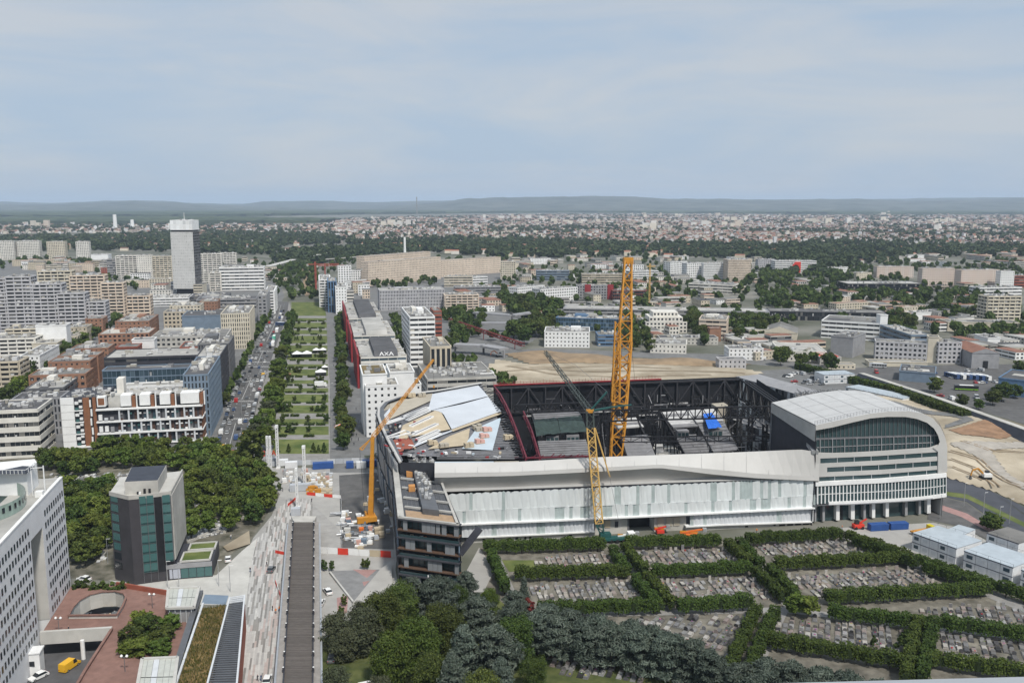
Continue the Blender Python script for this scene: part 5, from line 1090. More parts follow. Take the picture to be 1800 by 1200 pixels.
# vaulted roof running back
z0 = AF(1434, 747, -.5).z; RB = P(1390, 706, z0); D_R = (RB - AF(1434, 747, -.5)).dot(EY); V = []
O2 = OUT[:11]; bk = [AF(a, b, -.5) + EY * D_R for a, b in O2]; fk = [AF(a, b, -.5) for a, b in O2]; n = len(O2)
for i in range(n - 1):
 for j in range(5):
  a, b = fk[i] + (bk[i] - fk[i]) * j / 5, fk[i + 1] + (bk[i + 1] - fk[i + 1]) * j / 5; c, d = fk[i + 1] + (bk[i + 1] - fk[i + 1]) * (j + .985) / 5, fk[i] + (bk[i] - fk[i]) * (j + .985) / 5; s = (b - a) * .012
  MB().poly([a + s, b - s, c - s, d + s]).build('roof_sheet', 'roof_shell', ar)
MB().add([p - UPZ * .12 for p in fk] + [p - UPZ * .12 for p in bk], [(i, i + 1, n + i + 1, n + i) for i in range(n - 1)]).build('roof_deck', 'grey', ar)
# right flank of the block down to the ground
p1, p2 = fk[-1], bk[-1]; MB().add([p1, p2, Vector((p2.x, p2.y, 0)), Vector((p1.x, p1.y, 0))], [(0, 1, 2, 3)]).build('flank_wall', 'fascia', ar)
MB().add([bk[0], bk[3], bk[6], bk[9], bk[10], Vector((bk[10].x, bk[10].y, 0)), Vector((bk[0].x, bk[0].y, 0))], [(6, 5, 4, 3, 2, 1, 0)]).build('rear_wall', 'grey', ar)
# left end wall facing the bowl: pale fold above, dark wall below
a, b = fk[0] - UPZ * .3, bk[0] - UPZ * .3; MB().add([a, b, b - UPZ * 3.5, a - UPZ * 5.5], [(0, 1, 2, 3)]).build('end_fascia', 'conc_pale', ar)
c_, d_ = a - UPZ * 5.5 + EX * .6, b - UPZ * 3.5 + EX * .6; MB().add([c_, d_, Vector((d_.x, d_.y, 0)), Vector((c_.x, c_.y, 0))], [(0, 1, 2, 3)]).build('end_wall', 'charcoal', ar)
q1, q2 = P(1375, 709, 33), P(1433, 795, 26); mb = MB(); mb.bar(q1, q2, 2.2, 1.2); mb.build('sloping_gutter', 'metal', ar)
rail = MB()
for i in range(n - 1):
 for k in range(6):
  p = fk[i] + (fk[i + 1] - fk[i]) * k / 6 + EY * .8; rail.bar(p, p + UPZ * 1.2, .07)
 rail.bar(fk[i] + UPZ * 1.2 + EY * .8, fk[i + 1] + UPZ * 1.2 + EY * .8, .06); rail.bar(fk[i] + UPZ * .7 + EY * .8, fk[i + 1] + UPZ * .7 + EY * .8, .05)
rail.build('guard_rail', 'steel_grey', ar, kind='stuff')
# ---- bowl: floor, far wall, trusses
ZT = 30.; FLW, FRW = P(868, 678, ZT), P(1300, 662, ZT); NRW = P(1378, 716, ZT)
NLW = P(915, 806, 24.5)
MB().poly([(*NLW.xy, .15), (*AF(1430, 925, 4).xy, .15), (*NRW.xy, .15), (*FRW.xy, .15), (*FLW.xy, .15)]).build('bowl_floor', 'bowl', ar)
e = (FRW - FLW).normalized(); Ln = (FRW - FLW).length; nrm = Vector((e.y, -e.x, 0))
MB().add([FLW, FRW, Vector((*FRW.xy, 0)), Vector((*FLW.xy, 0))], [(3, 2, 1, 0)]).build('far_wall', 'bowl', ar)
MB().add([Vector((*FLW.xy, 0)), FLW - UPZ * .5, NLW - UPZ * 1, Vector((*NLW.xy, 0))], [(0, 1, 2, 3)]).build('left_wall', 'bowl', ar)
for k in range(15):
 s0, s1 = Ln * k / 15, Ln * (k + 1) / 15; b0, b1 = FLW + e * s0 + nrm * 1.2, FLW + e * s1 + nrm * 1.2; t = MB()
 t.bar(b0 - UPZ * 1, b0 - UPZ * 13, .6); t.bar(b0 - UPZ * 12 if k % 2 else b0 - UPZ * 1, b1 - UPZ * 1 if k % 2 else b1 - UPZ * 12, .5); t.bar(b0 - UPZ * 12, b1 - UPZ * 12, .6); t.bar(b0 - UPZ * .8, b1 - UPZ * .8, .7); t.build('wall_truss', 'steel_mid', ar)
for k in range(10):   # pale fittings and galleries on the far wall
 s = U(.1, .95) * Ln; p = FLW + e * s + nrm * 1.0 - UPZ * U(9, 19); mb = MB(); mb.bar(p, p + e * U(5, 14), .35, .6); mb.build('gallery', random.choice(['steps_pale', 'steel_grey', 'steel_grey']), ar)
rr = MB(); s_end = Ln * .67
rr.bar(FLW + UPZ * .3, FLW + e * s_end + UPZ * .3, .8, .5); rr.bar(FLW + UPZ * 1.2, FLW + e * s_end + UPZ * 1.2, .1)
for k in range(52): p = FLW + e * s_end * k / 52; rr.bar(p, p + UPZ * U(1.2, 2.4), .1)
rr.build('red_parapet', 'rail_red', ar, kind='stuff')
# open steel on the right side of the bowl
e2 = (NRW - FRW).normalized(); L2 = (NRW - FRW).length
def truss(name, a, b, depth, m='steel', bays=8, t=.5, dirv=None):
 dn = (dirv or -UPZ) * depth; mb = MB(); mb.bar(a, b, t * 1.2); mb.bar(a + dn, b + dn, t * 1.2)
 for k in range(bays):
  p, q = a + (b - a) * k / bays, a + (b - a) * (k + 1) / bays; mb.bar(p, p + dn, t * .8); mb.bar(p + dn if k % 2 else p, q if k % 2 else q + dn, t * .7)
 mb.bar(b, b + dn, t * .8); return mb.build(name, m, ar)
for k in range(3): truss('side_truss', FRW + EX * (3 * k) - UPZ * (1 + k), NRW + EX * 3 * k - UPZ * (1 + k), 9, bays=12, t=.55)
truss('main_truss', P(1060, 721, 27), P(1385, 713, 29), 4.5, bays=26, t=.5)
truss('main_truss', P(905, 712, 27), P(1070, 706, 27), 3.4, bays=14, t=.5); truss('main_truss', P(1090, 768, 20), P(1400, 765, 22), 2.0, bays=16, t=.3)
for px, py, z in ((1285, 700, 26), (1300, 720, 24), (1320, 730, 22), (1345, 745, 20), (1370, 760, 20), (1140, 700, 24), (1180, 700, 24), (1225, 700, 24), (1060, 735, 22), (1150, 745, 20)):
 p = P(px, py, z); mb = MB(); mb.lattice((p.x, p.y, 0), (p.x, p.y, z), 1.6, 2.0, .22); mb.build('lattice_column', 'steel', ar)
MB().add([FRW - UPZ * 1, NRW - UPZ * 1, NRW - UPZ * 13, FRW - UPZ * 13], [(0, 1, 2, 3)]).build('dark_infill_panel', 'bowl', ar).location.x += 8  # dark panel added to give the black mass behind the see-through trusses
for k in range(26):
 px, py = U(1280, 1385), U(690, 780); p = P(px, py, U(6, 22)); q = p + Vector((U(-8, 8), U(-4, 4), U(-9, 9))); q.z = max(.3, q.z); mb = MB(); mb.bar(p, q, .35); mb.build('brace', 'steel', ar)
lb = MB()
for _ in range(1100):
 px, py = U(925, 1385), U(690, 800); zz = max(1, 24 - (py - 690) * .16 + U(-5, 3)); p = P(px, py, zz); d = random.choice([EX, EX, UPZ, EY, Vector((U(-1, 1), U(-1, 1), U(-1, 1)))]) * U(1, 4.5); q = p + d; q.z = max(.3, min(q.z, 27)); lb.bar(p, q, U(.1, .3))
lb.build('scaffold_steel', 'scaffold', ar, kind='stuff')
# raked stands: (far-left, far-right, near-right, near-left) picture points with heights
def raked(name, m, q, n, zs, parts=True, gap=.9):
 a, b, c, d = [P(x, y, z) for (x, y), z in zip(q, zs)]
 for k in range(n):
  t0, t1 = k / n, (k + gap) / n; p = [a + (d - a) * t0, b + (c - b) * t0, b + (c - b) * t1, a + (d - a) * t1]; dz = UPZ * .5
  MB().add([v for v in p] + [v - dz for v in p], [(0, 1, 2, 3), (3, 2, 6, 7), (0, 3, 7, 4), (1, 5, 6, 2)][::1]).build(name, m if isinstance(m, str) else m[k % len(m)], ar)
raked('stand_step', ['steps_pale', 'steps_pale', 'steel_grey', 'steps_pale'], [(1072, 737), (1119, 733), (1132, 749), (1085, 752)], 4, (20, 20, 17, 17))
raked('stand_step', ['steps_grey'], [(1092, 767), (1138, 763), (1152, 800), (1103, 801)], 6, (15, 15, 9, 9), gap=.93)
raked('stand_step', ['steps_pale', 'steps_grey', 'steps_pale', 'steps_pale'], [(1162, 724), (1205, 721), (1228, 748), (1184, 751)], 6, (22, 22, 17, 17))
raked('stand_step', ['steps_pale', 'steps_pale', 'steps_grey'], [(1207, 721), (1254, 718), (1272, 738), (1225, 742)], 4, (22, 22, 18.5, 18.5))
raked('stand_step', ['steel_grey', 'steel_grey'], [(1225, 743), (1272, 739), (1298, 790), (1255, 795)], 9, (18, 18, 9, 9), gap=.8)
raked('stand_step', ['steel_grey', 'steps_grey', 'steel_grey'], [(1190, 770), (1235, 766), (1253, 795), (1205, 797)], 6, (14, 14, 8, 8), gap=.6)
raked('stand_step', ['steel_grey', 'steps_grey', 'steel_grey', 'steps_grey'], [(945, 775), (1030, 772), (1040, 803), (952, 806)], 8, (15, 15, 9, 9), gap=.55)
raked('stand_step', ['steel_grey', 'steel_grey', 'steps_grey'], [(935, 724), (1015, 720), (1024, 733), (940, 737)], 4, (21, 21, 19, 19), gap=.6)
def drape(name, m, q, zs, nx=7, ny=6):
 a, b, c, d = [P(x, y, z) for (x, y), z in zip(q, zs)]; V = []
 for j in range(ny + 1):
  for i in range(nx + 1):
   p = a + (b - a) * i / nx + ((d + (c - d) * i / nx) - (a + (b - a) * i / nx)) * j / ny; V.append(p + UPZ * (.5 + U(-.25, .25)))
 MB().add(V, [(j * (nx + 1) + i, j * (nx + 1) + i + 1, (j + 1) * (nx + 1) + i + 1, (j + 1) * (nx + 1) + i) for j in range(ny) for i in range(nx)]).build(name, m, ar)
drape('green_tarpaulin', 'tarp_green', [(937, 739), (979, 736), (985, 763), (943, 768)], (19, 19, 16, 16)); drape('green_tarpaulin', 'tarp_green', [(980, 736), (1021, 732), (1033, 760), (986, 763)], (19, 19, 16, 16))
drape('blue_tarpaulin', 'tarp_blue', [(1236, 730), (1251, 727), (1269, 752), (1245, 755)], (20.6, 20.6, 17, 17))
for x0, x1, y0, y1, z in ((960, 982, 768, 780, 15), (996, 1018, 767, 779, 15), (1191, 1211, 757, 771, 16), (1245, 1270, 757, 769, 16)):
 a = P(x0, y1, z - 3); b = P(x1, y1 - 1, z - 3); mb = MB(); mb.prism([tuple(a.xy), tuple(b.xy), tuple((b + EY * 3).xy), tuple((a + EY * 3).xy)], z - 3, z + .3); mb.build('box_room', 'steps_grey', ar)
 for k in range(3): s = a + (b - a) * (k + .12) / 3; t = a + (b - a) * (k + .88) / 3; MB().add([s - EY * .05 + UPZ * .6, t - EY * .05 + UPZ * .6, t - EY * .05 + UPZ * 2.5, s - EY * .05 + UPZ * 2.5], [(0, 1, 2, 3)]).build('box_window', 'glass_hall', ar)
for q in ([(1072, 737, 20), (1103, 801, 9)], [(1162, 724, 22), (1205, 797, 8)], [(1254, 718, 22), (1298, 790, 9)], [(935, 724, 21), (952, 806, 9)], [(1024, 733, 19), (1040, 803, 9)], [(1119, 733, 20), (1152, 800, 9)]):
 a, b = P(*q[0]), P(*q[1]); t = MB(); n_ = 7
 t.bar(a - UPZ * .8, b - UPZ * .8, .7, 1.1)
 for k in range(n_): p = a + (b - a) * k / n_ - UPZ * .8; pn = a + (b - a) * (k + 1) / n_ - UPZ * .8; t.bar(p, (p.x, p.y, 0), .35); t.bar(p, (pn.x, pn.y, max(0, pn.z - 6)), .28)
 t.build('raker_frame', 'steel', ar)
strip_w = MB(); a, b = P(1150, 762, 14), P(1186, 775, 12)
MB().add([P(1148, 785, 6), P(1180, 782, 6), P(1204, 797, 6), P(1152, 800, 6)], [(0, 1, 2, 3)]).build('pale_slab', 'conc', ar); MB().add([P(1150, 780, 9), P(1165, 780, 9), P(1167, 795, 6), P(1152, 796, 6)], [(0, 1, 2, 3)]).build('pale_slab', 'steps_pale', ar)
# panelled wing behind the open steel
def wing(name, pts, z0, z1, cols, rows):
 a, b = P(*pts[0], z1), P(*pts[1], z1); ee = (b - a); w = MB(); L_ = ee.length; u = ee.normalized(); nn = Vector((u.y, -u.x, 0))
 if nn.y > 0: nn = -nn
 MB().prism([tuple(a.xy), tuple(b.xy), tuple((b - nn * 14).xy), tuple((a - nn * 14).xy)], 0, z1 - .1).build(name, 'grey', ar)
 for i in range(cols):
  for j in range(rows):
   p = a + u * L_ * (i + .06) / cols + nn * .1; q = a + u * L_ * (i + .94) / cols + nn * .1; za, zb = z0 + (z1 - z0) * (j + .05) / rows, z0 + (z1 - z0) * (j + .95) / rows
   MB().add([(p.x, p.y, za), (q.x, q.y, za), (q.x, q.y, zb), (p.x, p.y, zb)], [(0, 1, 2, 3)]).build('cladding_panel', random.choice(['panel_white', 'black', 'slat_white', 'grey_dark']), ar)
wing('rear_wing', [(1293, 661), (1400, 692)], 8, 27, 22, 3)
wing('inner_wing', [(1284, 735), (1378, 770)], 0, 15, 16, 5)
MB().prism([tuple(P(1262, 716, 22).xy), tuple(P(1284, 714, 22).xy), tuple((P(1284, 714, 22) + EY * 8).xy), tuple((P(1262, 716, 22) + EY * 8).xy)], 0, 22).build('stair_core', 'ply_grey', ar)
k = MB(); pl = [P(1400, 690, 27), P(1470, 688, 27), P(1452, 694, 27), P(1390, 703, 27)]
for _ in range(160):
 s, t = R(), R(); p = pl[0] + (pl[1] - pl[0]) * s + (pl[3] - pl[0]) * t; k.bar(p, p + Vector((U(-2, 2), U(-2, 2), U(.2, 2.2))), .14)
k.build('roof_steelwork', 'metal_dark', ar, kind='stuff')
# ---- partly clad roof on the left
def RZ(py): return 24.5 + (805 - py) / 130 * 5
def RP(x, y, dz=0): return P(x, y, RZ(y) + dz)
def skin(name, m, q, dz, nx=5, ny=5, th=.18):
 """roofing laid between four picture corners"""
 V = []
 for j in range(ny + 1):
  for i in range(nx + 1):
   s, t = i / nx, j / ny; x = (q[0][0] * (1 - s) + q[1][0] * s) * (1 - t) + (q[3][0] * (1 - s) + q[2][0] * s) * t; y = (q[0][1] * (1 - s) + q[1][1] * s) * (1 - t) + (q[3][1] * (1 - s) + q[2][1] * s) * t; V.append(RP(x, y, dz))
 return MB().add(V, [(j * (nx + 1) + i, (j + 1) * (nx + 1) + i, (j + 1) * (nx + 1) + i + 1, j * (nx + 1) + i + 1) for j in range(ny) for i in range(nx)]).build(name, m, ar)
skin('roof_deck', 'steel_grey', [(672, 722), (846, 674), (908, 806), (704, 800)], -.5); skin('roof_deck', 'ply_grey', [(680, 708), (760, 688), (846, 674), (672, 722)], -.52)
S_ = [('plywood_deck', 'ply_grey', [(686, 709), (760, 690), (764, 701), (680, 739)], .0), ('white_membrane', 'membrane', [(760, 692), (840, 676), (858, 696), (752, 722)], .05), ('white_membrane', 'membrane', [(812, 710), (858, 697), (881, 722), (794, 754)], .06), ('white_membrane', 'membrane', [(752, 722), (812, 710), (794, 754), (775, 719)], .055),
 ('plywood_deck', 'ply', [(708, 747), (772, 718), (792, 754), (700, 772)], .02), ('plywood_edge', 'ply', [(880, 723), (882, 727), (796, 758), (793, 755)], .12), ('white_membrane', 'membrane', [(868, 730), (792, 758), (724, 787), (735, 776)], .1), ('blue_film', 'film_blue', [(881, 733), (866, 791), (812, 788), (838, 752)], .05), ('plywood_deck', 'ply', [(790, 766), (826, 752), (822, 782), (752, 789)], .03),
 ('white_membrane', 'membrane', [(672, 732), (686, 716), (684, 742), (674, 742)], .03), ('dark_opening', 'steel', [(676, 748), (706, 742), (700, 768), (680, 772)], .04), ('dark_opening', 'brickred', [(684, 774), (722, 768), (730, 786), (694, 796)], .03)]
for nm, m, q, dz in S_: skin(nm, m, q, dz)
for q in ((712, 732, 752, 716), (716, 738, 754, 721), (722, 749, 759, 732), (727, 764, 768, 745), (734, 772, 771, 756), (738, 777, 773, 762)):   # rooflight slots with white kerbs
 a, b = RP(q[0], q[1], .2), RP(q[2], q[3], .2); d = (b - a).normalized(); s = Vector((-d.y, d.x, 0)) * .75; mb = MB(); mb.bar(a + s, b + s, .35, .6); mb.bar(a - s, b - s, .35, .6); mb.bar(a - s, a + s, .35, .6); mb.bar(b - s, b + s, .35, .6); mb.build('rooflight_kerb', 'white', ar); MB().poly([a + s, a - s, b - s, b + s]).build('rooflight', 'steel_grey', ar)
for (x0, y0, x1, y1) in ((678, 742, 705, 734), (680, 768, 712, 756), (676, 746, 712, 734), (683, 770, 735, 757)): mb = MB(); mb.bar(RP(x0, y0, .3), RP(x1, y1, .3), .5); mb.build('white_beam', 'white', ar)
for x, y, m in ((856, 757, 'redpale'), (851, 768, 'redpale'), (843, 778, 'redpale'), (824, 785, 'ply'), (838, 752, 'ply_grey'), (843, 756, 'ply_grey'), (760, 780, 'ply'), (780, 785, 'ply_grey'), (723, 697, 'ply'), (741, 696, 'ply_grey'), (893, 771, 'ply')):
 p = RP(x, y, .1); r_ = empty('material_pallet', tuple(p), {'redpale': 'pink wrapped pallet on the blue roofing film', 'ply': 'pallet of boards on the unfinished arena roof', 'ply_grey': 'grey pallet on the unfinished arena roof'}[m], 'pallet', 'pallets on the arena roof'); r_.rotation_euler = (0, 0, .4)
 for kx in range(2): MB().box((kx * 1.7 - .8, 0), (1.5, 2.2, U(.9, 1.5)), z0=.1).build('bundle', m, None).parent = r_
 MB().box((0, 0), (3.4, 2.3, .12), z0=0).build('base', 'ply', None).parent = r_
for k in range(17):   # purlins over the unclad part
 t = k / 16; x0, y0 = 881 - 18 * t, 736 + 64 * t; x1, y1 = 888 + 24 * t, 736 + 66 * t; mb = MB(); mb.bar(RP(x0, y0, .1), RP(x1, y1, .1), .28); mb.build('purlin', random.choice(['steel_grey', 'steps_grey']), ar)
for k in range(5): mb = MB(); mb.bar(RP(768, 793 + 3.2 * k, .1), RP(905, 793 + 3.2 * k, .1), .3); mb.build('purlin', random.choice(['steel_grey', 'steps_grey']), ar)
for k in range(60):
 x, y = (U(690, 905), U(788, 806)) if k < 32 else (U(678, 735), U(742, 795)); p = RP(x, y, .1); mb = MB(); mb.box((p.x, p.y), (U(.5, 2.4), U(.3, 1.0), U(.2, .8)), U(0, 3), z0=p.z); mb.build('loose_sheet', random.choice(['white', 'steps_grey', 'rail_red', 'film_blue', 'ply', 'steel', 'steps_pale']), ar)
cr_ = [(851, 678), (866, 695), (876, 712), (886, 732), (897, 756), (906, 780), (914, 806)]
for k in range(30):   # black folded membranes hung along the rib
 t = k / 29 * 6; i = min(5, int(t)); f = t - i; x = cr_[i][0] + (cr_[i + 1][0] - cr_[i][0]) * f; y = cr_[i][1] + (cr_[i + 1][1] - cr_[i][1]) * f; a, b = RP(x - 8, y, .3), RP(x + 7, y - 1, .3); m_ = (a + b) / 2 + UPZ * U(.2, 1); dd = EY * 1.1
 MB().add([a, m_, b, a + dd, m_ + dd, b + dd], [(0, 1, 4, 3), (1, 2, 5, 4)]).build('folded_membrane', 'steel', ar)
def arch_red(pts, dz=.6):
 V = [RP(x, y, dz) for x, y in pts]; mb = MB()
 for p, q in zip(V, V[1:]): mb.bar(p, q, .55); mb.bar(p - UPZ * 2.2, q - UPZ * 2.2, .5); mb.bar(p, q - UPZ * 2.2, .35); mb.bar(p, p - UPZ * 2.2, .35)
 mb.build('red_truss', 'truss_red', ar)
arch_red([(868, 678), (879, 692), (889, 710), (898, 730), (908, 755), (916, 778), (926, 806)], 1.0); arch_red([(920, 723), (928, 740), (935, 757), (942, 780), (950, 806)], -2)
mb = MB()
for k in range(22): a = RP(905 + k * 6.3, 805 - k * .2, .0); mb.bar(a, a + EX * 1.3 + UPZ * U(-.6, 1.3), .25)
mb.bar(RP(905, 805), RP(1050, 801), .5); mb.build('front_red_steel', 'truss_red', ar, kind='stuff')
# left rim and flank
rim = [(704, 812), (692, 790), (681, 770), (671, 748), (665, 730), (666, 716), (675, 706), (700, 697), (735, 690), (764, 687), (800, 681), (846, 673)]
RV = [RP(x, y, .4) for x, y in rim]; mb = MB()
for p, q in zip(RV, RV[1:]): mb.bar(p, q, 1.1, .7, n=6)
mb.build('white_rim', 'fascia', ar)
ins = [p + (Vector((-20, 345, 0)) - Vector((p.x, p.y, 0))).normalized() * 2.2 for p in RV]; mb = MB()
mb.add(RV + [q + UPZ * .05 for q in ins], [(i, i + 1, len(RV) + i + 1, len(RV) + i) for i in range(len(RV) - 1)]); mb.build('rim_gutter', 'metal_dark', ar)
for p, q in zip(RV, RV[1:]):
 L_ = (q - p).length; k_ = max(1, int(L_ / 1.6)); MB().add([p - UPZ * .3, q - UPZ * .3, (q.x, q.y, 0), (p.x, p.y, 0)], [(0, 1, 2, 3)]).build('flank_wall', 'metal_dark', ar)
 d = (q - p).normalized(); nn = Vector((d.y, -d.x, 0)).normalized(); nn = nn if nn.dot(Vector((p.x + 20, p.y - 345, 0))) > 0 else -nn
 for i in range(k_):
  s = p + (q - p) * (i + .5) / k_ + nn * .5
  for za, zb in ((p.z - 7.5, p.z - .6), (p.z - 15.5, p.z - 8.2), (2, p.z - 16.4)): mb = MB(); mb.bar((s.x, s.y, za), (s.x + nn.x * .5, s.y + nn.y * .5, zb), .35, .9); mb.build('facade_fin', random.choice(['metal', 'metal_dark', 'bluegrey', 'metal']), ar)
mb = MB(); a, b = RV[0], AF(764, 813, 4); mb.add([a, b, (b.x, b.y, 12), (a.x, a.y, 12)], [(0, 1, 2, 3)]); mb.build('inner_front', 'charcoal', ar)
# ---- dark terraced building at the arena's near corner
hb = 21.0; BFL, BFR, BBR, BBL = P(700, 907, hb), P(806, 920, hb), P(764, 812, hb), P(689, 803, hb)
tb = empty('terraced_building', (BFL.x, BFL.y, 0), 'black terraced building with grey sliding screens at the near corner of the arena', 'building')
e = (BFR - BFL); Lf = e.length; e.normalize(); nf = Vector((e.y, -e.x, 0)); z = lambda p, h: (p.x, p.y, h)
ins_ = lambda p, d=1.6: p - nf * d
MB().prism([tuple(v.xy) for v in (ins_(BFL), ins_(BFR), BBR, BBL)], 0, hb - .8).build('core', 'black', tb)
PR = 5.6
SCR = [[(.08, .155), (.395, .47), (.47, .545), (.545, .62), (.63, .70), (.725, .805), (.925, 1)], [(.115, .2), (.2, .28), (.475, .555), (.775, .86), (.86, .94)], [(.085, .165), (.485, .57), (.57, .65), (.65, .725), (.93, 1)], [(.115, .2), (.22, .365), (.485, .565), (.57, .725), (.86, .96)]]
for lv in range(4):
 zt = hb - .9 - lv * PR; zb = zt - 3.0
 for f0, f1 in SCR[lv]:
  m = MB(); fbox(m, BFL, e, nf, f0 * Lf + .05, f1 * Lf - .05, max(.1, zb), zt, .0, .12); m.build('sliding_screen', 'screen_grey', tb)
 for zz, dd, mm in ((zt + .25, .6, 'charcoal'), (zb - .1, .35, 'ply_brown')):
  if zz > 0: m = MB(); fbox(m, BFL, e, nf, -.3, Lf + .3, zz - .16, zz + .16, -1.6, dd); m.build('floor_slab', mm, tb)
 g_ = MB(); fbox(g_, BFL, e, nf, 0, Lf, max(.1, zb - 2.4), max(.2, zb - 1.4), -.3, -.25); g_.build('glass_balustrade', 'glass_hall', tb)
 for k in range(10): s = Lf * (k + .5) / 10; MB().add([tuple(BFL + e * (s - .8) - nf * 1.5 + UPZ * (max(.1, zb + .2) - hb)), tuple(BFL + e * (s + .8) - nf * 1.5 + UPZ * (max(.1, zb + .2) - hb)), tuple(BFL + e * (s + .8) - nf * 1.5 + UPZ * (zt - .2 - hb)), tuple(BFL + e * (s - .8) - nf * 1.5 + UPZ * (zt - .2 - hb))], [(0, 1, 2, 3)]).build('window', 'glass_hall', tb)
 for k in range(3): q = BFL + e * U(.1, .9) * Lf - nf * U(.4, 1.2); m = MB(); m.box((q.x, q.y), (1.0, .7, .7), AA, z0=max(.1, zb - 2.3)); m.build('terrace_table', random.choice(['white', 'ply', 'orange']), tb)
# flank facades of the terraced building
for A_, B_ in ((BBL, BFL), (BFR, BBR)):
 d = (B_ - A_); L_ = d.length; d.normalize(); nn = Vector((d.y, -d.x, 0))
 for k in range(int(L_ / 2.6)):
  for lv in range(4):
   zt = hb - .9 - lv * PR; m = MB(); s = k * 2.6; fbox(m, A_, d, nn, s + .1, s + 2.3, max(.1, zt - 4.6), zt, .02, .3 if (k + lv) % 2 else .15); m.build('side_panel', ['metal_dark', 'bluegrey', 'charcoal'][(k * 3 + lv) % 3], tb)
# roof: pale rim, sunken bays, dark spine with plant
m = MB()
for A_, B_ in ((BFL, BFR), (BFR, BBR), (BBR, BBL), (BBL, BFL)):
 d = (B_ - A_); L_ = d.length; d.normalize(); nn = Vector((d.y, -d.x, 0)); wd_ = 1.7 if A_ is BBL else .6; fbox(m, A_, d, nn, 0, L_, hb - .8, hb, -wd_, .15)
m.build('roof_rim', 'conc', tb)
MB().poly([(v.x, v.y, hb - .75) for v in (BFL, BFR, BBR, BBL)]).build('roof', 'ribbed', tb)
q = lambda s, t: (BFL + (BFR - BFL) * s) * (1 - t) + (BBL + (BBR - BBL) * s) * t
for t in (.16, .30, .46, .62, .78): 
 for s0, s1 in ((.14, .42), (.72, .97)): m = MB(); m.bar(q(s0, t) + UPZ * -.2, q(s1, t) - UPZ * .2, .5, .6); m.build('roof_beam', 'conc_pale', tb)
for i in range(6):
 for s in (.2, .28, .36, .78, .86): m = MB(); m.bar(q(s, .14 + i * .14) - UPZ * .65, q(s, .26 + i * .14) - UPZ * .65, .12, .12); m.build('roof_rib', 'steel_grey', tb)
MB().poly([q(.14, .02) - UPZ * .6, q(.97, .02) - UPZ * .6, q(.97, .13) - UPZ * .6, q(.14, .13) - UPZ * .6]).build('timber_terrace', 'ply_brown2', tb);
sp = [q(.44, .10), q(.72, .10), q(.70, 1.12), q(.42, 1.12)]
MB().prism([tuple(v.xy) for v in sp], hb - .6, hb + 1.2).build('roof_spine', 'metal_dark', tb)
MB().prism([tuple(v.xy) for v in (q(.36, .82), q(.98, .82), q(1.0, 1.12), q(.34, 1.12))], hb - .5, hb + 1.7).build('roof_spine', 'metal_dark', tb)
kt = MB(); roof_kit(kt, [tuple(v.xy) for v in sp], hb + 1.2, 60, .9, .7); roof_kit(kt, [tuple(v.xy) for v in (q(.36, .82), q(.98, .82), q(1.0, 1.12), q(.34, 1.12))], hb + 1.7, 60, .9, .7); kt.build('roof_equipment', 'units', tb, kind='stuff')
for s, t in ((.34, .70), (.33, .45)): c = q(s, t); m = MB(); m.box((c.x, c.y), (2, 2.2, 1.8), AA, z0=hb - .7); m.build('timber_hood', 'orange_wood', tb)
# tilted dark canopy on the right end
c0, c1 = BFR - UPZ * 9 + e * .2, BFR - UPZ * 2.6 + e * 4.5 - nf * 5; m = MB(); m.bar(c0, c1, 3.2, .35); m.build('tilted_canopy', 'charcoal', tb)
mat('brown_clad', (.235, .105, .055), .75, .1, .5, wear=.08); mat('brown_dark', (.075, .04, .028), .7, .2, .6)
mat('clad_dark', (.055, .052, .058), .55, .12, .35)
mat('teal_dark', (.02, .055, .055), .3, .1, .6)
mat('bluegrey_dark', (.045, .05, .065), .6, .15, .4)
mat('panel_lilac', (.42, .44, .50), .3, .05, .5)
mat('white_facade', (.74, .74, .75), .6, .04, .3, wear=.05)
mat('glass_green', (.28, .36, .32), .25, .15, .5, spec=.5)
mat('roof_glaze', (.46, .47, .43), .4, .08, .6)
mat('canopy_blue', (.17, .18, .20), .6, .1, .6)
# ================================================================ left foreground
# ---- white and red-brown apartment block beside the avenue
g0 = P(113, 789); hW = at(113, 699, g0.y).z; A = Vector((g0.x, g0.y, 0)); LW = along(A + UPZ * hW, E_AX, 353); nW = -N_AX
ab = empty('apartment_block', tuple(A), 'white apartment block with brown bays, white floor slabs and roof cubes', 'building')
def wb(name, m, f0, f1, h0, h1, d0, d1): mb = MB(); fbox(mb, A, E_AX, nW, f0 * LW, f1 * LW, h0 * hW, h1 * hW, d0, d1); return mb.build(name, m, ab)
dW = 24.
MB().prism([tuple(v.xy) for v in (A, A + E_AX * LW, A + E_AX * LW + N_AX * dW, A + N_AX * dW)], 0, hW * .74).build('core', 'charcoal', ab)
MB().prism([tuple(v.xy) for v in (A + N_AX * .2, A + E_AX * LW * .30 + N_AX * .2, A + E_AX * LW * .30 + N_AX * dW, A + N_AX * dW)], hW * .74, hW * .98).build('upper_core', 'charcoal', ab)
for k in range(7): wb('white_panel', 'white', 0, .092, k / 7 + .004, (k + 1) / 7 - .002, 0, .5)
for k in range(8):
 wb('balcony_box', 'white' if k % 2 else 'pane_teal', .10, .125, .06 + k * .115, .06 + k * .115 + .05, .0, 1.1); wb('balcony_slab', 'white', .095, .155, .045 + k * .23 if k < 4 else .05, .065 + k * .23 if k < 4 else .06, 0, 1.2) if k < 4 else None; wb('balcony_box', 'white', .128, .15, .1 + k * .115, .1 + k * .115 + .045, .1, .9)
wb('brown_bay', 'brown_clad', .155, .20, .045, .985, 0, .55); wb('brown_bay', 'brown_clad', .222, .245, .045, .985, 0, .55); wb('recess', 'black', .20, .222, .05, .98, 0, .2)
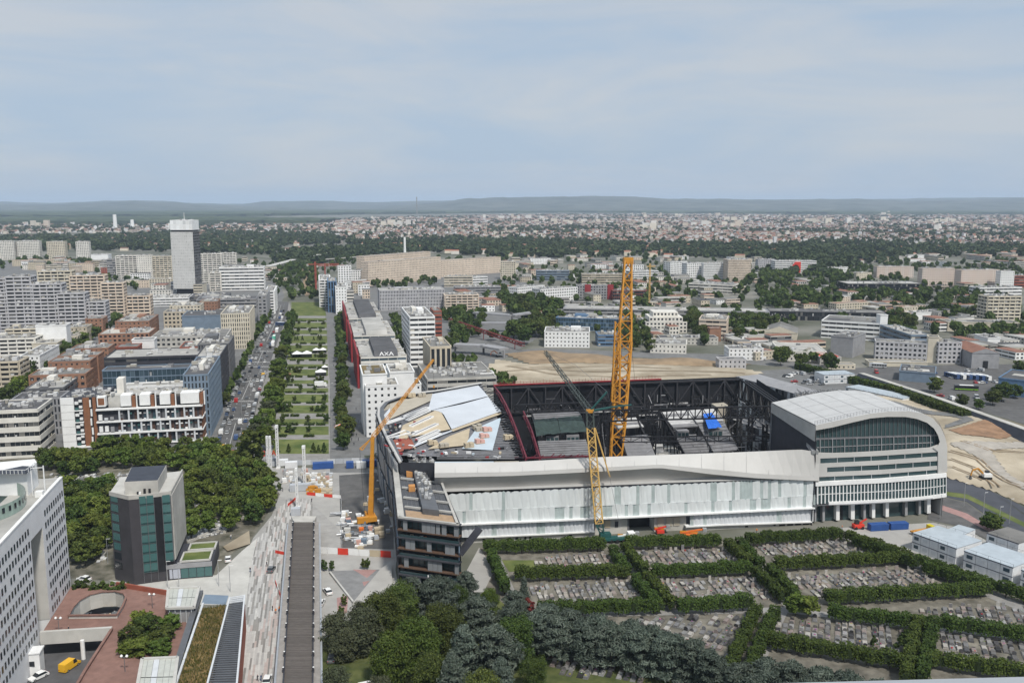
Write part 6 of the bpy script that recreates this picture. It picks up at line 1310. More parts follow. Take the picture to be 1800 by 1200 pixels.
for k in range(5): wb('white_slip', 'white', .205 if k % 2 else .2, .217 if k % 2 else .211, .08 + k * .18, .22 + k * .18, .2, .62)
SL = [.045, .27, .50, .74]
for h in SL: wb('floor_slab', 'white', .245, 1.004, h - .012, h + .016, -.5, 1.7)
wb('floor_slab', 'white', .095, .245, .02, .045, -.2, 1.4); wb('shop_front', 'pane_blue', .1, 1.0, .0, .02, 0, .3)
for li_, (h0, h1) in enumerate(((.061, .258), (.286, .488), (.516, .728))):
 n = 18; x0 = (.40, .38, .40)[li_]
 for k in range(n):
  f0, f1 = x0 + (1 - x0) * k / n, x0 + (1 - x0) * (k + 1) / n
  if (k + li_) % 2 == 0: wb('column', 'slat_white', f0 + .002, f0 + .014, h0, h1, .9, 1.4)
  wb('bay_wall', random.choice(['brown_dark', 'brown_dark', 'pane', 'grey_dark', 'pane_blue']), f0 + .012, f1, h0, h1, .05, .2)
  for q in range(2):
   if R() < .75: wb('balcony_front', random.choice(['white', 'slat_white', 'pane_teal', 'brown_dark', 'grey']), f0 + .012, f1 - .004, h0 + (h1 - h0) * (.5 * q + .02), h0 + (h1 - h0) * (.5 * q + U(.13, .2)), .5, .62)
 for k in range(3): wb('terrace_box', random.choice(['white', 'slat_white', 'grey']), .26 + k * .04, .285 + k * .04, h0 + .02, h0 + U(.06, .13), .1, 1.1)
for f0, f1 in ((.42, .495), (.555, .63), (.70, .775), (.85, .985)): wb('roof_cube', 'white', f0, f1, .79, 1.0, -6, .6); wb('cube_side', 'brown_clad', f1 + .004, f1 + .03, .76, .98, -4, .2); wb('white_post', 'white', f1 + .035, f1 + .042, .75, 1.02, -1, .3)
wb('frame_box', 'white', .255, .315, .80, .99, -3, .9); wb('frame_inside', 'brown_clad', .263, .307, .83, .965, .9, .93); wb('setback', 'conc_pale', .32, .42, .74, .98, -9, -3); wb('stair_tower', 'white_warm', .37, .42, .74, 1.26, -14, -8)
for f0, f1 in ((.43, .70), (.72, 1.0)): wb('roof_deck', 'roof_pale', f0, f1, .97, .98, -18, -1)
B_ = A + E_AX * LW
for h in SL: mb = MB(); fbox(mb, B_, N_AX, E_AX, -1.6, dW, (h - .012) * hW, (h + .016) * hW, -.2, .55); mb.build('floor_slab', 'white', ab)
mb = MB(); fbox(mb, B_, N_AX, E_AX, 0, dW, .05 * hW, .74 * hW, .0, .2); mb.build('brick_side', 'brown_clad', ab)
kt = MB()
for _ in range(60): q = A + E_AX * U(.02, .36) * LW + N_AX * U(2, dW - 2); kt.box((q.x, q.y), (U(.5, 2.4), U(.4, 1.2), U(.3, 1.1)), AX + .5, z0=hW * .98)
for _ in range(50): q = A + E_AX * U(.44, .98) * LW + N_AX * U(5, 17); kt.box((q.x, q.y), (U(.5, 2), U(.4, 1.2), U(.3, 1.2)), AX, z0=hW * .98)
kt.build('roof_equipment', 'units', ab, kind='stuff')
# ---- row of offices behind it along the avenue
bld('office with a long grey roof and blue glass court front', (186, 652, 738), 332, 12, 'bluegrey', 'glass', pane='pane_blue', roof='roof_dark', kit=4)
bld('white low court wing with window strips', (222, 681, 760), 330, 10, 'white', 'band', roof='roof_pale', kit=6)
bld('grey blue office corner with a roof box beside the avenue', (328, 660, 768), 366, 52, 'bluegrey', 'slot', roof='roof_dark', pent=2)
bld('dark office wall beside the avenue behind the blue corner', (348, 630, 718), 385, 46, 'charcoal', 'slot', roof='roof_pale', pent=1)
bld('grey office with long side to the avenue near the crossing', (352, 606, 682), 402, 34, 'grey_dark', 'slot', roof='roof_grey', pent=2)
bld('dark office with pale window bands at the left edge', (-24, 724, 808), 66, 22, 'white_warm', 'band', roof='roof_dark', storey=4.2, bay=2)
# ---- shady square with old graves under trees
mat('park_floor', (.10, .10, .065), .95, .35, .2, (.24, .22, .18), detail=8, wear=.2)
sheet('park_ground', [(-40, 812), (60, 800), (130, 792), (360, 800), (445, 815), (492, 868), (440, 950), (390, 985), (320, 1010), (190, 1020), (120, 1015), (110, 850), (-40, 830)], .06, 'park_floor')
sheet('court_paving', [(190, 1019), (250, 1025), (380, 1010), (425, 968), (452, 945), (440, 1000), (432, 1062), (350, 1062), (300, 1050)], .065, 'conc_pale')
gv = MB()
for px in ([(90, 835), (230, 832), (235, 850), (120, 868)], [(330, 870), (425, 862), (430, 880), (340, 892)], [(125, 915), (190, 905), (190, 990), (128, 985)], [(310, 930), (380, 915), (400, 935), (330, 950)]):
 for x, y in scatter(gpoly(px), 150, .8): gv.box((x, y), (U(.7, 1.1), U(1.6, 2.2), U(.2, .7)), AX + U(-.1, .1), z0=.06)
tag(gv.build('old_graves', 'units', kind='stuff'), 'grey old graves half hidden under the trees by the square', 'graves')
for px, n, md in (([(75, 822), (200, 798), (355, 800), (440, 815), (455, 838), (390, 846), (330, 830), (200, 825), (110, 845)], 64, 5.2), ([(330, 835), (470, 840), (485, 880), (445, 925), (390, 915), (440, 880), (330, 862)], 26, 5.6), ([(322, 880), (420, 885), (425, 930), (350, 955), (322, 940)], 18, 6), ([(122, 870), (192, 865), (192, 985), (126, 1000)], 34, 5.4)):
 grove(px, n, md, (6.5, 9.5), ['broad1', 'broad3', 'lime1', 'lime2', 'lime1'], 'shade tree in the square with old graves', 'trees of the shady square', prio=.5)
for a, b in (((330, 955), (440, 905)), ((125, 905), (190, 885))): mb = MB(); mb.bar((*G(*a), .4), (*G(*b), .4), .5, .9); tag(mb.build('low_wall', 'conc'), {330: 'low concrete wall below the shade trees beside the plaza', 125: 'low concrete wall among the trees behind the white building'}[a[0]], 'wall')
# ---- black hotel tower
hh = P(200, 1019); hT = at(200, 867, hh.y).z
pt = [P(x, y, hT) for x, y in ((192, 866), (226, 874), (300, 866), (321, 827), (212, 838))]
ht = empty('hotel_tower', (hh.x, hh.y, 0), 'dark clad tower with teal windows and a grey penthouse', 'tower')
MB().prism([tuple(p.xy) for p in pt], 0, hT - .6).build('wall', 'clad_dark', ht)
MB().prism([tuple(p.xy) for p in pt], hT - .6, hT - .05).build('roof', 'conc_pale', ht)
def on(Aa, Bb, name, m, f0, f1, z0, z1, d0, d1, par): e = (Bb - Aa); L_ = e.length; e = e / L_; mb = MB(); fbox(mb, Aa, e, Vector((e.y, -e.x, 0)), f0 * L_, f1 * L_, z0, z1, d0, d1); return mb.build(name, m, par)
p0, p1, p2, p3 = [Vector((*p.xy, 0)) for p in pt[:4]]
for a, b in ((p0, p1), (p1, p2), (p2, p3)): on(a, b, 'parapet', 'conc', 0, 1, hT - .7, hT + .5, -.3, .12, ht)
fh = (hT - 3.2) / 8
for k in range(8):
 zb = 3.3 + k * fh
 for f0, f1 in ((.24, .40), (.415, .58)): on(p1, p2, 'window', 'pane_teal', f0, f1, zb + .55, zb + fh - .12, .05, .16, ht); on(p1, p2, 'spandrel', 'teal_dark', f0, f1, zb + .05, zb + .5, .05, .14, ht)
 on(p1, p2, 'window_frame', 'metal_dark', .235, .585, zb - .02, zb + .06, .05, .25, ht)
 if k: on(p1, p2, 'window', 'pane_teal', .79, .975, zb + .55, zb + fh - .12, 1.25, 1.32, ht); on(p1, p2, 'spandrel', 'teal_dark', .79, .975, zb + .05, zb + .5, 1.25, 1.31, ht)
 on(p0, p1, 'window', 'pane_teal' if k > 1 else 'pane', .07, .42, zb + .5, zb + fh - .3, .03, .1, ht)
for f in (.235, .405, .58): on(p1, p2, 'window_frame', 'metal_dark', f, f + .012, 0, hT - .7, .05, .28, ht)
on(p1, p2, 'dark_recess', 'black', .59, .78, 3, hT - .7, .02, .06, ht); on(p1, p2, 'bay', 'metal_dark', .775, 1.0, 3.3 + fh, hT - .7, 0, 1.24, ht); on(p2, p3, 'side_panel', 'conc', .0, .95, 3.3 + fh, hT - .7, .02, .3, ht)
pp = [P(x, y, hT + 3.6) for x, y in ((221, 838), (282, 836), (297, 808), (233, 810))]; pp = [P(220, 869, hT), P(279, 866, hT), P(294, 838, hT), P(232, 842, hT)]
MB().prism([tuple(p.xy) for p in pp], hT - .1, hT + 3.8).build('penthouse', 'conc', ht); MB().prism([tuple(lerp(p.xy, (pp[0] + pp[2]).xy / 2, .03)) for p in pp], hT + 3.8, hT + 3.9).build('penthouse_roof', 'bluegrey_dark', ht)
for f in (.4, .46, .6, .75): q = pp[0] + (pp[1] - pp[0]) * f - N_AX * .8; mb = MB(); mb.box((q.x, q.y), (.6, .5, U(.8, 1.8)), AX, z0=hT - .05); mb.build('roof_fitting', random.choice(['black', 'white']), ht)
# podium with green roofs
po = empty('podium', tuple(P(248, 1023)), 'low dark podium with two grass roofs beside the dark tower', 'building')
f0_, f1_ = P(248, 1023), P(374, 1013); e = (f1_ - f0_).normalized(); nb = Vector((-e.y, e.x, 0)); Lp = (f1_ - f0_).length; pz = 4.6
MB().prism([tuple(v.xy) for v in (f0_, f1_, f1_ + nb * 17, f0_ + nb * 17)], 0, pz).build('wall', 'charcoal', po)
for k in range(9): on(f0_, f1_, 'glass_panel', 'panel_lilac' if k < 5 else 'pane_teal', (k + .04) / 9, (k + .96) / 9, .4, pz - 1.2, .03, .1, po)
on(f0_, f1_, 'fascia', 'grey', 0, 1, pz - 1.1, pz + .3, .02, .3, po)
for (s0, s1, t0, t1) in ((.55, .96, 1.2, 8.5), (.60, .98, 10, 15.5)):
 q = [f0_ + e * Lp * s + nb * t + UPZ * (pz + .25) for s, t in ((s0, t0), (s1, t0), (s1, t1), (s0, t1))]; MB().prism([tuple(v.xy) for v in q], pz, pz + .25).build('grass_roof', 'lawn', po)
 for i in range(4): mb = MB(); mb.bar(q[i] + UPZ * .1, q[(i + 1) % 4] + UPZ * .1, .5, .5); mb.build('kerb', 'conc_pale', po)
# ---- white perforated building at the left edge (its street deck lies 6 m up)
ZD = 6.0; c0 = P(125, 1030, ZD); c1 = P(50, 1147, ZD); dv = (c1 - c0); Ld = dv.length; dv /= Ld; dv.z = 0; nn = Vector((-dv.y, dv.x, 0)); hB = at(116, 839, c0.y).z
if nn.x < 0: nn = -nn
wbld = empty('perforated_building', (c0.x, c0.y, ZD), 'white building with rows of small dark windows at the left edge', 'building')
FULL = Ld * 2.6
def seg(name, m, s0, s1, z0, z1, d0, d1): mb = MB(); fbox(mb, c0, dv, nn, s0, s1, z0, z1, d0, d1); return mb.build(name, m, wbld)
sA, sB = Ld * .53, Ld * .78
seg('wall', 'white_facade', 0, sA, 0, hB, -9, 0); seg('wall', 'white_facade', sB, FULL, 0, hB, -9, 0); seg('wall', 'white_facade', sA, sB, hB * .82, hB, -9, 0)
seg('green_glazing', 'glass_green', sA, sB, ZD, hB * .82, -8.5, -7.5); seg('reveal', 'conc_pale', sA, sA + .1, ZD, hB * .82, -7.5, -.02)
WM = MB(); WM.box((0, 0, 0), (.8, .16, 1.5)); wme = WM.mesh('window', 'pane'); rz = math.atan2(dv.y, dv.x); fl = (hB - ZD - 3.6) / 8.6
def wins(s0, s1, step, zt):
 k = 0
 for r in range(9):
  z = hB - 3.9 - r * fl; s = s0
  if z < ZD + .8: break
  while s < s1:
   if R() < .97: o = inst('window', wme, tuple(c0 + dv * s + nn * .02 - Vector((0, 0, c0.z)) + UPZ * z - Vector((c0.x, c0.y, ZD)) ), rz, parent=wbld)
   s += step
wins(1.6, sA - 1.2, 1.95, 0); wins(sB + 1.5, Ld * 1.75, 1.95, 0)
seg('coping', 'white', 0, FULL, hB, hB + .35, -.7, .1); seg('roof', 'roof_pale', 0, FULL, hB - .2, hB + .03, -9.2, -.6)
# glass drum and penthouse behind the coping
ctr = P(-75, 900, hB); rad = (P(32, 900, hB) - ctr).length
pts = [(ctr.x + math.cos(a) * rad, ctr.y + math.sin(a) * rad) for a in [math.radians(k * 7.5 - 90) for k in range(25)]]
for i in range(24):
 a, b = pts[i], pts[i + 1]
 for j in range(5): MB().add([(a[0], a[1], hB - 13.5 + j * 3.4), (b[0], b[1], hB - 13.5 + j * 3.4), (b[0], b[1], hB - 10.2 + j * 3.4), (a[0], a[1], hB - 10.2 + j * 3.4)], [(0, 1, 2, 3)]).build('curtain_panel', 'glass_green', wbld); MB().add([lerp((*a, hB - 12.2 + j * 3.4), (*b, hB - 12.2 + j * 3.4), .3), lerp((*a, hB - 12.2 + j * 3.4), (*b, hB - 12.2 + j * 3.4), .7), lerp((*a, hB - 10.9 + j * 3.4), (*b, hB - 10.9 + j * 3.4), .7), lerp((*a, hB - 10.9 + j * 3.4), (*b, hB - 10.9 + j * 3.4), .3)], [(0, 1, 2, 3)]).build('window', 'pane', wbld).location.x += .12
q = [P(x, y, hB) for x, y in ((-60, 868), (50, 871), (68, 852), (64, 846), (-60, 858))]; MB().prism([tuple(v.xy) for v in q], hB - .2, hB + 6.2).build('penthouse', 'white', wbld)
q = [P(x, y, hB + 6.2) for x, y in ((-30, 833), (46, 833), (62, 820), (40, 819))]; MB().poly([v + UPZ * .1 for v in q]).build('penthouse_roof', 'bluegrey_dark', wbld)
rl = MB()
for k in range(12): p = q[0] + (q[1] - q[0]) * k / 11; rl.bar(p, p + UPZ * 1.1, .1)
for k in range(5): p = q[1] + (q[2] - q[1]) * k / 4; rl.bar(p, p + UPZ * 1.1, .1)
rl.bar(q[0] + UPZ * 1.1, q[1] + UPZ * 1.1, .1); rl.bar(q[1] + UPZ * 1.1, q[2] + UPZ * 1.1, .1); rl.build('guard_rail', 'white', wbld, kind='stuff')
p = P(80, 868, hB); mb = MB(); mb.bar(p, p + UPZ * 7.5, .22); mb.bar(p + UPZ * 7, p + UPZ * 7 - EX * 3, .15); mb.bar(p - EX * 2.6 - EY, p - EX * 2.6 - EY + UPZ * 6.5, .2); mb.build('roof_mast', 'white', wbld)
p = P(70, 872, hB); mb = MB(); mb.box((p.x, p.y), (1.8, 1.6, 1.4), AX, z0=hB); mb.build('roof_hood', 'white', wbld)
# ---- brick paved deck with a round opening and a road passing beneath
mat('brick_deck', (.24, .14, .115), .9, .14, .5, wear=.12, detail=8); mat('sunk_road', (.10, .10, .105), .9, .15, .3, wear=.1)
from mathutils.geometry import tessellate_polygon
sheet('underpass_road', [(-60, 1130), (20, 1075), (260, 1065), (330, 1100), (250, 1260), (-80, 1290)], .08, 'sunk_road')
outer = [P(x, y, ZD) for x, y in ((126, 1029), (200, 1026), (300, 1044), (352, 1042), (340, 1090), (318, 1150), (290, 1260), (105, 1260), (150, 1181), (197, 1108), (71, 1116))]
hole = [P(x, y, ZD) for x, y in ((121, 1087), (129, 1072), (140, 1060), (158, 1050), (180, 1045), (203, 1044), (218, 1048), (222, 1055), (216, 1070), (206, 1086))]
dk = MB(); allp = outer + hole; dk.add([tuple(p) for p in allp], [tuple(t) for t in tessellate_polygon([outer, hole])]); dko = dk.build('brick_deck', 'brick_deck', kind='structure')
for i, p in enumerate(hole):
 q = hole[(i + 1) % len(hole)]; MB().add([p + UPZ * .9, q + UPZ * .9, Vector((q.x, q.y, 2.6)), Vector((p.x, p.y, 2.6))], [(0, 1, 2, 3)]).build('opening_wall', 'conc_pale', kind='structure'); mb = MB(); mb.bar(p + UPZ * .95, q + UPZ * .95, .5, .3); mb.build('opening_coping', 'brick_deck', kind='structure')
a, b = outer[9], outer[10]; mb = MB(); mb.bar(a - UPZ * .6, b - UPZ * .6, .9, 3.2); tag(mb.build('bridge_beam', 'conc_pale'), 'stained white concrete beam over the underpass road', 'beam')
for a, b, m, z0, z1 in ((outer[9], outer[8], 'conc', 0, ZD + .6), (outer[8], outer[7], 'conc', 0, ZD + .6), (outer[10], outer[9], 'conc_pale', ZD - .8, ZD + .5)):
 MB().add([(a.x, a.y, z0), (b.x, b.y, z0), (b.x, b.y, z1), (a.x, a.y, z1)], [(0, 1, 2, 3)]).build('retaining_wall', m, kind='structure'); mb = MB(); mb.bar((a.x, a.y, z1), (b.x, b.y, z1), .6, .35); mb.build('wall_coping', 'brick_deck', kind='structure')
p = P(147, 1158); mb = MB(); mb.bar(p, p + UPZ * 5, 1.0, n=10); tag(mb.build('bridge_column', 'white'), 'white column carrying the beam over the underpass road', 'column')
bt = empty('gate_booth', tuple(P(62, 1182)), 'small white booth beside the underpass road', 'booth'); p = P(62, 1182); mb = MB(); mb.box((p.x, p.y), (3.4, 3.4, 5.6), rz, z0=0); mb.build('wall', 'white', bt); mb = MB(); mb.box((p.x, p.y - 1.7), (1.9, .2, 1.2), 0, z0=2.6); mb.build('window', 'pane', bt); mb = MB(); mb.box((p.x, p.y), (3.8, 3.8, .3), rz, z0=5.6); mb.build('roof', 'white', bt)
p = P(123, 1174); car(p.x, p.y, -.25, 'car_taxi', 'yellow taxi on the underpass road', van=True, z=.08, name='taxi', cat='taxi'); p = P(68, 1192); car(p.x, p.y, 2.6, 'car_white', 'white car at the bottom left beside the booth', z=.08); 
for x, y, c, lab in ((152, 1072, 'car_white', 'white car seen down through the round opening'), (186, 1075, 'car_taxi', 'yellow car seen down through the round opening'), (203, 1070, 'car_grey', 'grey car seen down through the round opening')): p = P(x, y + 14); car(p.x, p.y, .2, c, lab, z=.08)
# glazed canopy houses
def canopy_house(label, px, z):
 q = [P(x, y, z) for x, y in px]; r = empty('canopy_house', (q[0].x, q[0].y, ZD), label, 'building'); c = sum(q, Vector()) / 4
 MB().prism([tuple(lerp(v.xy, c.xy, .06)) for v in q], ZD, z - .4).build('wall', 'grey', r)
 for i in range(4): mb = MB(); mb.bar(q[i], q[(i + 1) % 4], .7, .6); mb.build('roof_edge', 'conc_pale', r)
 n = 6
 for i in range(n):
  for j in range(2):
   f = lambda s, t: q[0] + (q[1] - q[0]) * s + ((q[3] - q[0]) * (1 - s) + (q[2] - q[1]) * s) * t; MB().poly([f((i + .03) / n, (j + .02) / 2), f((i + .97) / n, (j + .02) / 2), f((i + .97) / n, (j + .98) / 2), f((i + .03) / n, (j + .98) / 2)]).build('roof_pane', 'roof_glaze' if i != 2 else 'slat_white', r)
 for k in range(5): mb = MB(); mb.bar(q[0] + (q[1] - q[0]) * (.1 + .2 * k) - UPZ * .4, q[0] + (q[1] - q[0]) * (.1 + .2 * k) - UPZ * (z - ZD), .15); mb.build('post', 'slat_white', r)
canopy_house('pale glass roofed pavilion on the brick deck, farther one', ((293, 1068), (341, 1067), (350, 1032), (296, 1034)), 10.); canopy_house('pale glass roofed pavilion at the bottom edge of the view', ((238, 1225), (303, 1225), (312, 1155), (250, 1158)), 10.)
for x, y, h in ((232, 1130, 6.5), (262, 1110, 7), (285, 1128, 6.5), (245, 1150, 6), (282, 1150, 5.5), (250, 1100, 6), (300, 1105, 5.5), (228, 1150, 5)):
 p = P(x, y, ZD); cm, tm, ph, pr = PROTO['broad1' if h > 6 else 'lime1']; o = empty('planted_shrub', tuple(p), 'dense green shrub in the planter on the brick deck', 'shrub', 'shrubs on the brick deck'); o.scale = (h / ph * 1.15, h / ph * 1.15, h / ph * .8); inst('crown', cm, (0, 0, -ph * .22), U(0, 6), parent=o); inst('stem', tm, (0, 0, 0), parent=o)
for x, y in ((135, 1033), (150, 1031), (165, 1035), (182, 1033), (200, 1036), (215, 1034)): p = P(x, y, ZD); cm, tm, ph, pr = PROTO['bush']; o = empty('planted_shrub', tuple(p), 'low bush in the bed at the foot of the white building', 'shrub', 'bushes at the foot of the white building'); inst('crown', cm, (0, 0, -.2), U(0, 6), parent=o); inst('stem', tm, (0, 0, 0), parent=o)
for x, y in ((268, 1068), (104, 1111), (220, 1180)):
 p = P(x, y, ZD); r = empty('globe_lamp', tuple(p), 'globe lamp post on the brick deck', 'lamp', 'globe lamps on the brick deck'); mb = MB(); mb.bar((p.x, p.y, ZD), (p.x, p.y, ZD + 3.6), .16, n=6); mb.bar((p.x - .6, p.y, ZD + 3.5), (p.x + .6, p.y, ZD + 3.5), .1); mb.build('post', 'grey_dark', r)
 for s in (-.6, .6): mb = MB(); mb.cone((p.x + s, p.y, ZD + 3.5), (p.x + s, p.y, ZD + 3.8), .2, .34, 10); mb.cone((p.x + s, p.y, ZD + 3.8), (p.x + s, p.y, ZD + 4.1), .34, .14, 10); mb.build('globe', 'white', r)
mb = MB(); a, b = P(205, 1030, ZD), P(300, 1046, ZD); mb.bar(a + UPZ * .6, b + UPZ * .6, .5, 1.4); tag(mb.build('brick_wall', 'brickred'), 'low red brick wall at the back of the brick deck', 'wall')
# ---- long grass roof and slatted canopy
ZG = 8.; gr = empty('grass_roof_building', tuple(P(330, 1200)), 'long low building with a wild grass roof and a slatted grey canopy', 'building')
gp = [P(x, y, ZG) for x, y in ((352, 1072), (396, 1064), (362, 1250), (290, 1250))]; MB().prism([tuple(v.xy) for v in gp], 0, ZG).build('wall', 'grey_dark', gr)
mat('wild_grass', (.15, .13, .04), .95, .4, .22, (.33, .22, .10), detail=9, wear=.2, bump=.6); MB().poly([v + UPZ * .12 for v in gp]).build('grass', 'wild_grass', gr)
V = []; gq = np.random.default_rng(3)
for _ in range(2600):
 s, t = R(), R(); p = (gp[0] + (gp[1] - gp[0]) * s) * (1 - t) + (gp[3] + (gp[2] - gp[3]) * s) * t; w = .25; d = Vector((U(-1, 1), U(-1, 1), 0)) * w; V += [p - d + UPZ * .1, p + d + UPZ * .1, p + d * .4 + UPZ * U(.4, .9), p - d * .4 + UPZ * U(.4, .9)]
o = bpy.data.objects.new('grass_tufts', quads_mesh('grass_tufts', np.array([tuple(v - Vector(OFF[gr.name])) for v in V]), 'leaf_dry')) if leafmat('leaf_dry', (.07, .095, .022), (.26, .22, .085)) else None
COL.objects.link(o); o.parent = gr; o['kind'] = 'stuff'
mb = MB(); mb.bar(P(352, 1040, ZG + .3), P(286, 1250, ZG + .3), 1.5, 1.0); mb.build('gutter_wall', 'metal_dark', gr); mb = MB(); mb.bar(P(357, 1060, ZG + .5), P(293, 1250, ZG + .5), .5, .5); mb.build('kerb', 'slat_white', gr)
sp = [P(x, y, ZG + 1.6) for x, y in ((404, 1050), (430, 1046), (412, 1250), (352, 1250))]; MB().poly([v - UPZ * .3 for v in (sp[0] + (sp[1] - sp[0]) * .18, sp[1], sp[2], sp[3] + (sp[2] - sp[3]) * .18)]).build('canopy_sheet', 'canopy_blue', gr)
for k in range(54): t = k / 54; a, b = sp[0] + (sp[3] - sp[0]) * t, sp[1] + (sp[2] - sp[1]) * t; mb = MB(); mb.bar(a, b, .32, .22); mb.build('canopy_slat', 'metal_dark' if k > 3 else 'slat_white', gr)
mb = MB(); mb.bar(sp[1], sp[2], .4, .5); mb.bar(sp[0], sp[3], .4, .5); mb.build('canopy_beam', 'slat_white', gr); MB().add([sp[1], sp[2], Vector((*sp[2].xy, 0)), Vector((*sp[1].xy, 0))], [(0, 1, 2, 3)]).build('red_side', 'brickred', gr)
MB().add([P(360, 1044, ZG + .8), P(402, 1046, ZG + .8), P(397, 1062, ZG + .5), P(354, 1060, ZG + .5)], [(0, 1, 2, 3)]).build('end_roof', 'bluegrey', gr)
# ================================================================ plaza, footbridge, building site
mat('paving_pale', (.35, .34, .325), .9, .08, .5, wear=.12); mat('concrete_new', (.38, .37, .35), .9, .06, .3, wear=.1)
mat('paver', (.42, .41, .395), .9, .08, .8, isl=[(1, 1, 1), (.8, .8, .8), (.5, .49, .48), (1.15, 1.15, 1.14), (.6, .59, .57), (.98, .85, .82), (1.05, 1.05, 1.04)])
sheet('plaza', [(395, 1290), (432, 1060), (428, 985), (445, 945), (478, 905), (492, 868), (470, 840), (470, 822), (650, 822), (690, 830), (700, 960), (690, 1045), (640, 1075), (560, 1130), (560, 1290)], .05, 'paving_pale')
pv_ = gpoly([(398, 1260), (434, 1065), (436, 985), (452, 945), (482, 905), (505, 878), (540, 878), (600, 935), (600, 948), (556, 965), (553, 920), (514, 920), (496, 1260)])
pm = MB(); x0, x1 = min(p[0] for p in pv_), max(p[0] for p in pv_); y0, y1 = min(p[1] for p in pv_), max(p[1] for p in pv_)
s_ = -60.
while s_ < 60:
 t_ = 150.; w_ = U(.38, .62)
 while t_ < 380:
  l_ = U(2.5, 9); q = Vector((0, 0, 0)) + E_AX * (s_ - 66) + N_AX * t_; c = q + N_AX * l_ / 2
  if inpoly(c.x, c.y, pv_): pm.poly([tuple(q + UPZ * .06), tuple(q + E_AX * w_ * .96 + UPZ * .06), tuple(q + E_AX * w_ * .96 + N_AX * (l_ - .05) + UPZ * .06), tuple(q + N_AX * (l_ - .05) + UPZ * .06)])
  t_ += l_
 s_ += w_
tag(pm.build('plaza_pavers', 'paver', kind='stuff'), 'long pale and grey paving strips of the plaza', 'paving')
sheet('plaza_apron', [(490, 872), (540, 876), (600, 934), (598, 880), (560, 868), (500, 860)], .07, 'concrete_new')
sheet('plaza_concrete', [(556, 985), (690, 970), (700, 1030), (690, 1050), (640, 1075), (560, 1130)], .07, 'concrete_new')
sheet('site_yard', [(596, 835), (662, 830), (692, 935), (692, 965), (600, 962), (598, 900)], .08, 'asphalt')
sheet('dark_paving', [(577, 1003), (668, 1000), (622, 1056)], .09, 'grey_paving') if mat('grey_paving', (.24, .24, .24), .9, .1, .5, wear=.15) else None
for px in ([(620, 1000), (662, 1001), (645, 1015)], [(586, 1016), (592, 1018), (590, 1024)], [(637, 1022), (650, 1020), (640, 1030)], [(592, 1050), (612, 1046), (610, 1076), (594, 1082)], [(500, 985), (560, 1000), (540, 1010)]): sheet('pink_paving', px, .10, 'pink_pave') if (mat('pink_pave', (.34, .21, .195), .9, .1, .5) if 'pink_pave' not in MATS else True) else None
a = P(580, 1008); b = P(622, 1062); mb = MB(); mb.bar(a + UPZ * .4, b + UPZ * .4, .5, .8); tag(mb.build('low_wall', 'conc_pale'), 'white kerb wall along the dark paved triangle', 'wall')
a = P(620, 1060); mb = MB(); mb.add([P(622, 1056, .1), P(690, 1040, .1), P(688, 985, 1.6), P(668, 1000, 1.2), P(622, 1062, -.3), P(690, 1046, -.3)], [(0, 1, 2, 3), (4, 5, 1, 0)]); tag(mb.build('concrete_ramp', 'concrete_new'), 'broad pale concrete ramp beside the black terraced building', 'ramp')
# ---- timber footbridge on the axis
ZB = 4.2; fb = empty('footbridge', tuple(P(525, 1190)), 'long timber decked footbridge running down the axis', 'footbridge')
bl0, bl1, br0, br1 = P(516.5, 917, ZB), P(495, 1260, ZB), P(551, 917, ZB), P(549, 1260, ZB)
mat('timber', (.105, .092, .083), .85, .2, .8, rnd=.16, stretch=(1, 8, 1)); mat('timber_edge', (.27, .25, .23), .85, .12, .6)
npk = 230; cen = (bl0 + bl1) / 2
for k in range(npk):
 t0, t1 = k / npk, (k + .9) / npk; a, b, c, d = bl0 + (bl1 - bl0) * t0, br0 + (br1 - br0) * t0, br0 + (br1 - br0) * t1, bl0 + (bl1 - bl0) * t1; MB().prism([tuple(v.xy) for v in (a, b, c, d)], ZB - .12, ZB).build('plank', 'timber', fb)
for a, b, sg in ((bl0, bl1, -1), (br0, br1, 1)):
 o = E_AX * sg * .9; mb = MB(); mb.bar(a + o - UPZ * .2, b + o - UPZ * .2, 1.6, .5); mb.build('edge_beam', 'timber_edge', fb); mb = MB(); mb.bar(a + o * 2.2 - UPZ * 1.2, b + o * 2.2 - UPZ * 1.2, .5, 1.2); mb.build('girder', 'metal', fb)
 mb = MB(); mb.bar(a + o * .1 + UPZ * .25, b + o * .1 + UPZ * .25, .3, .5); mb.build('kerb_rail', 'charcoal', fb)
 for k in range(16):
  p = a + (b - a) * (k + .5) / 16 + o * .2; lp = MB(); lp.bar(p, p + UPZ * 1.3, .4, .5); lp_o = lp.build('lamp_bollard', 'charcoal', fb); lt = MB(); lt.box((p.x + .05 * sg, p.y, ZB + 1.15), (.34, .4, .4)); lt.build('lamp_head', 'white', lp_o)
 for k in range(12): p = a + (b - a) * (k + .5) / 12; mb = MB(); mb.bar((p.x, p.y, 0), (p.x, p.y, ZB - .2), .5, n=8); mb.build('pier', 'conc', fb)
MB().prism([tuple(v.xy) for v in (P(512, 905, ZB), P(556, 905, ZB), br0, bl0)], 0, ZB - .3).build('end_stair', 'conc', fb)
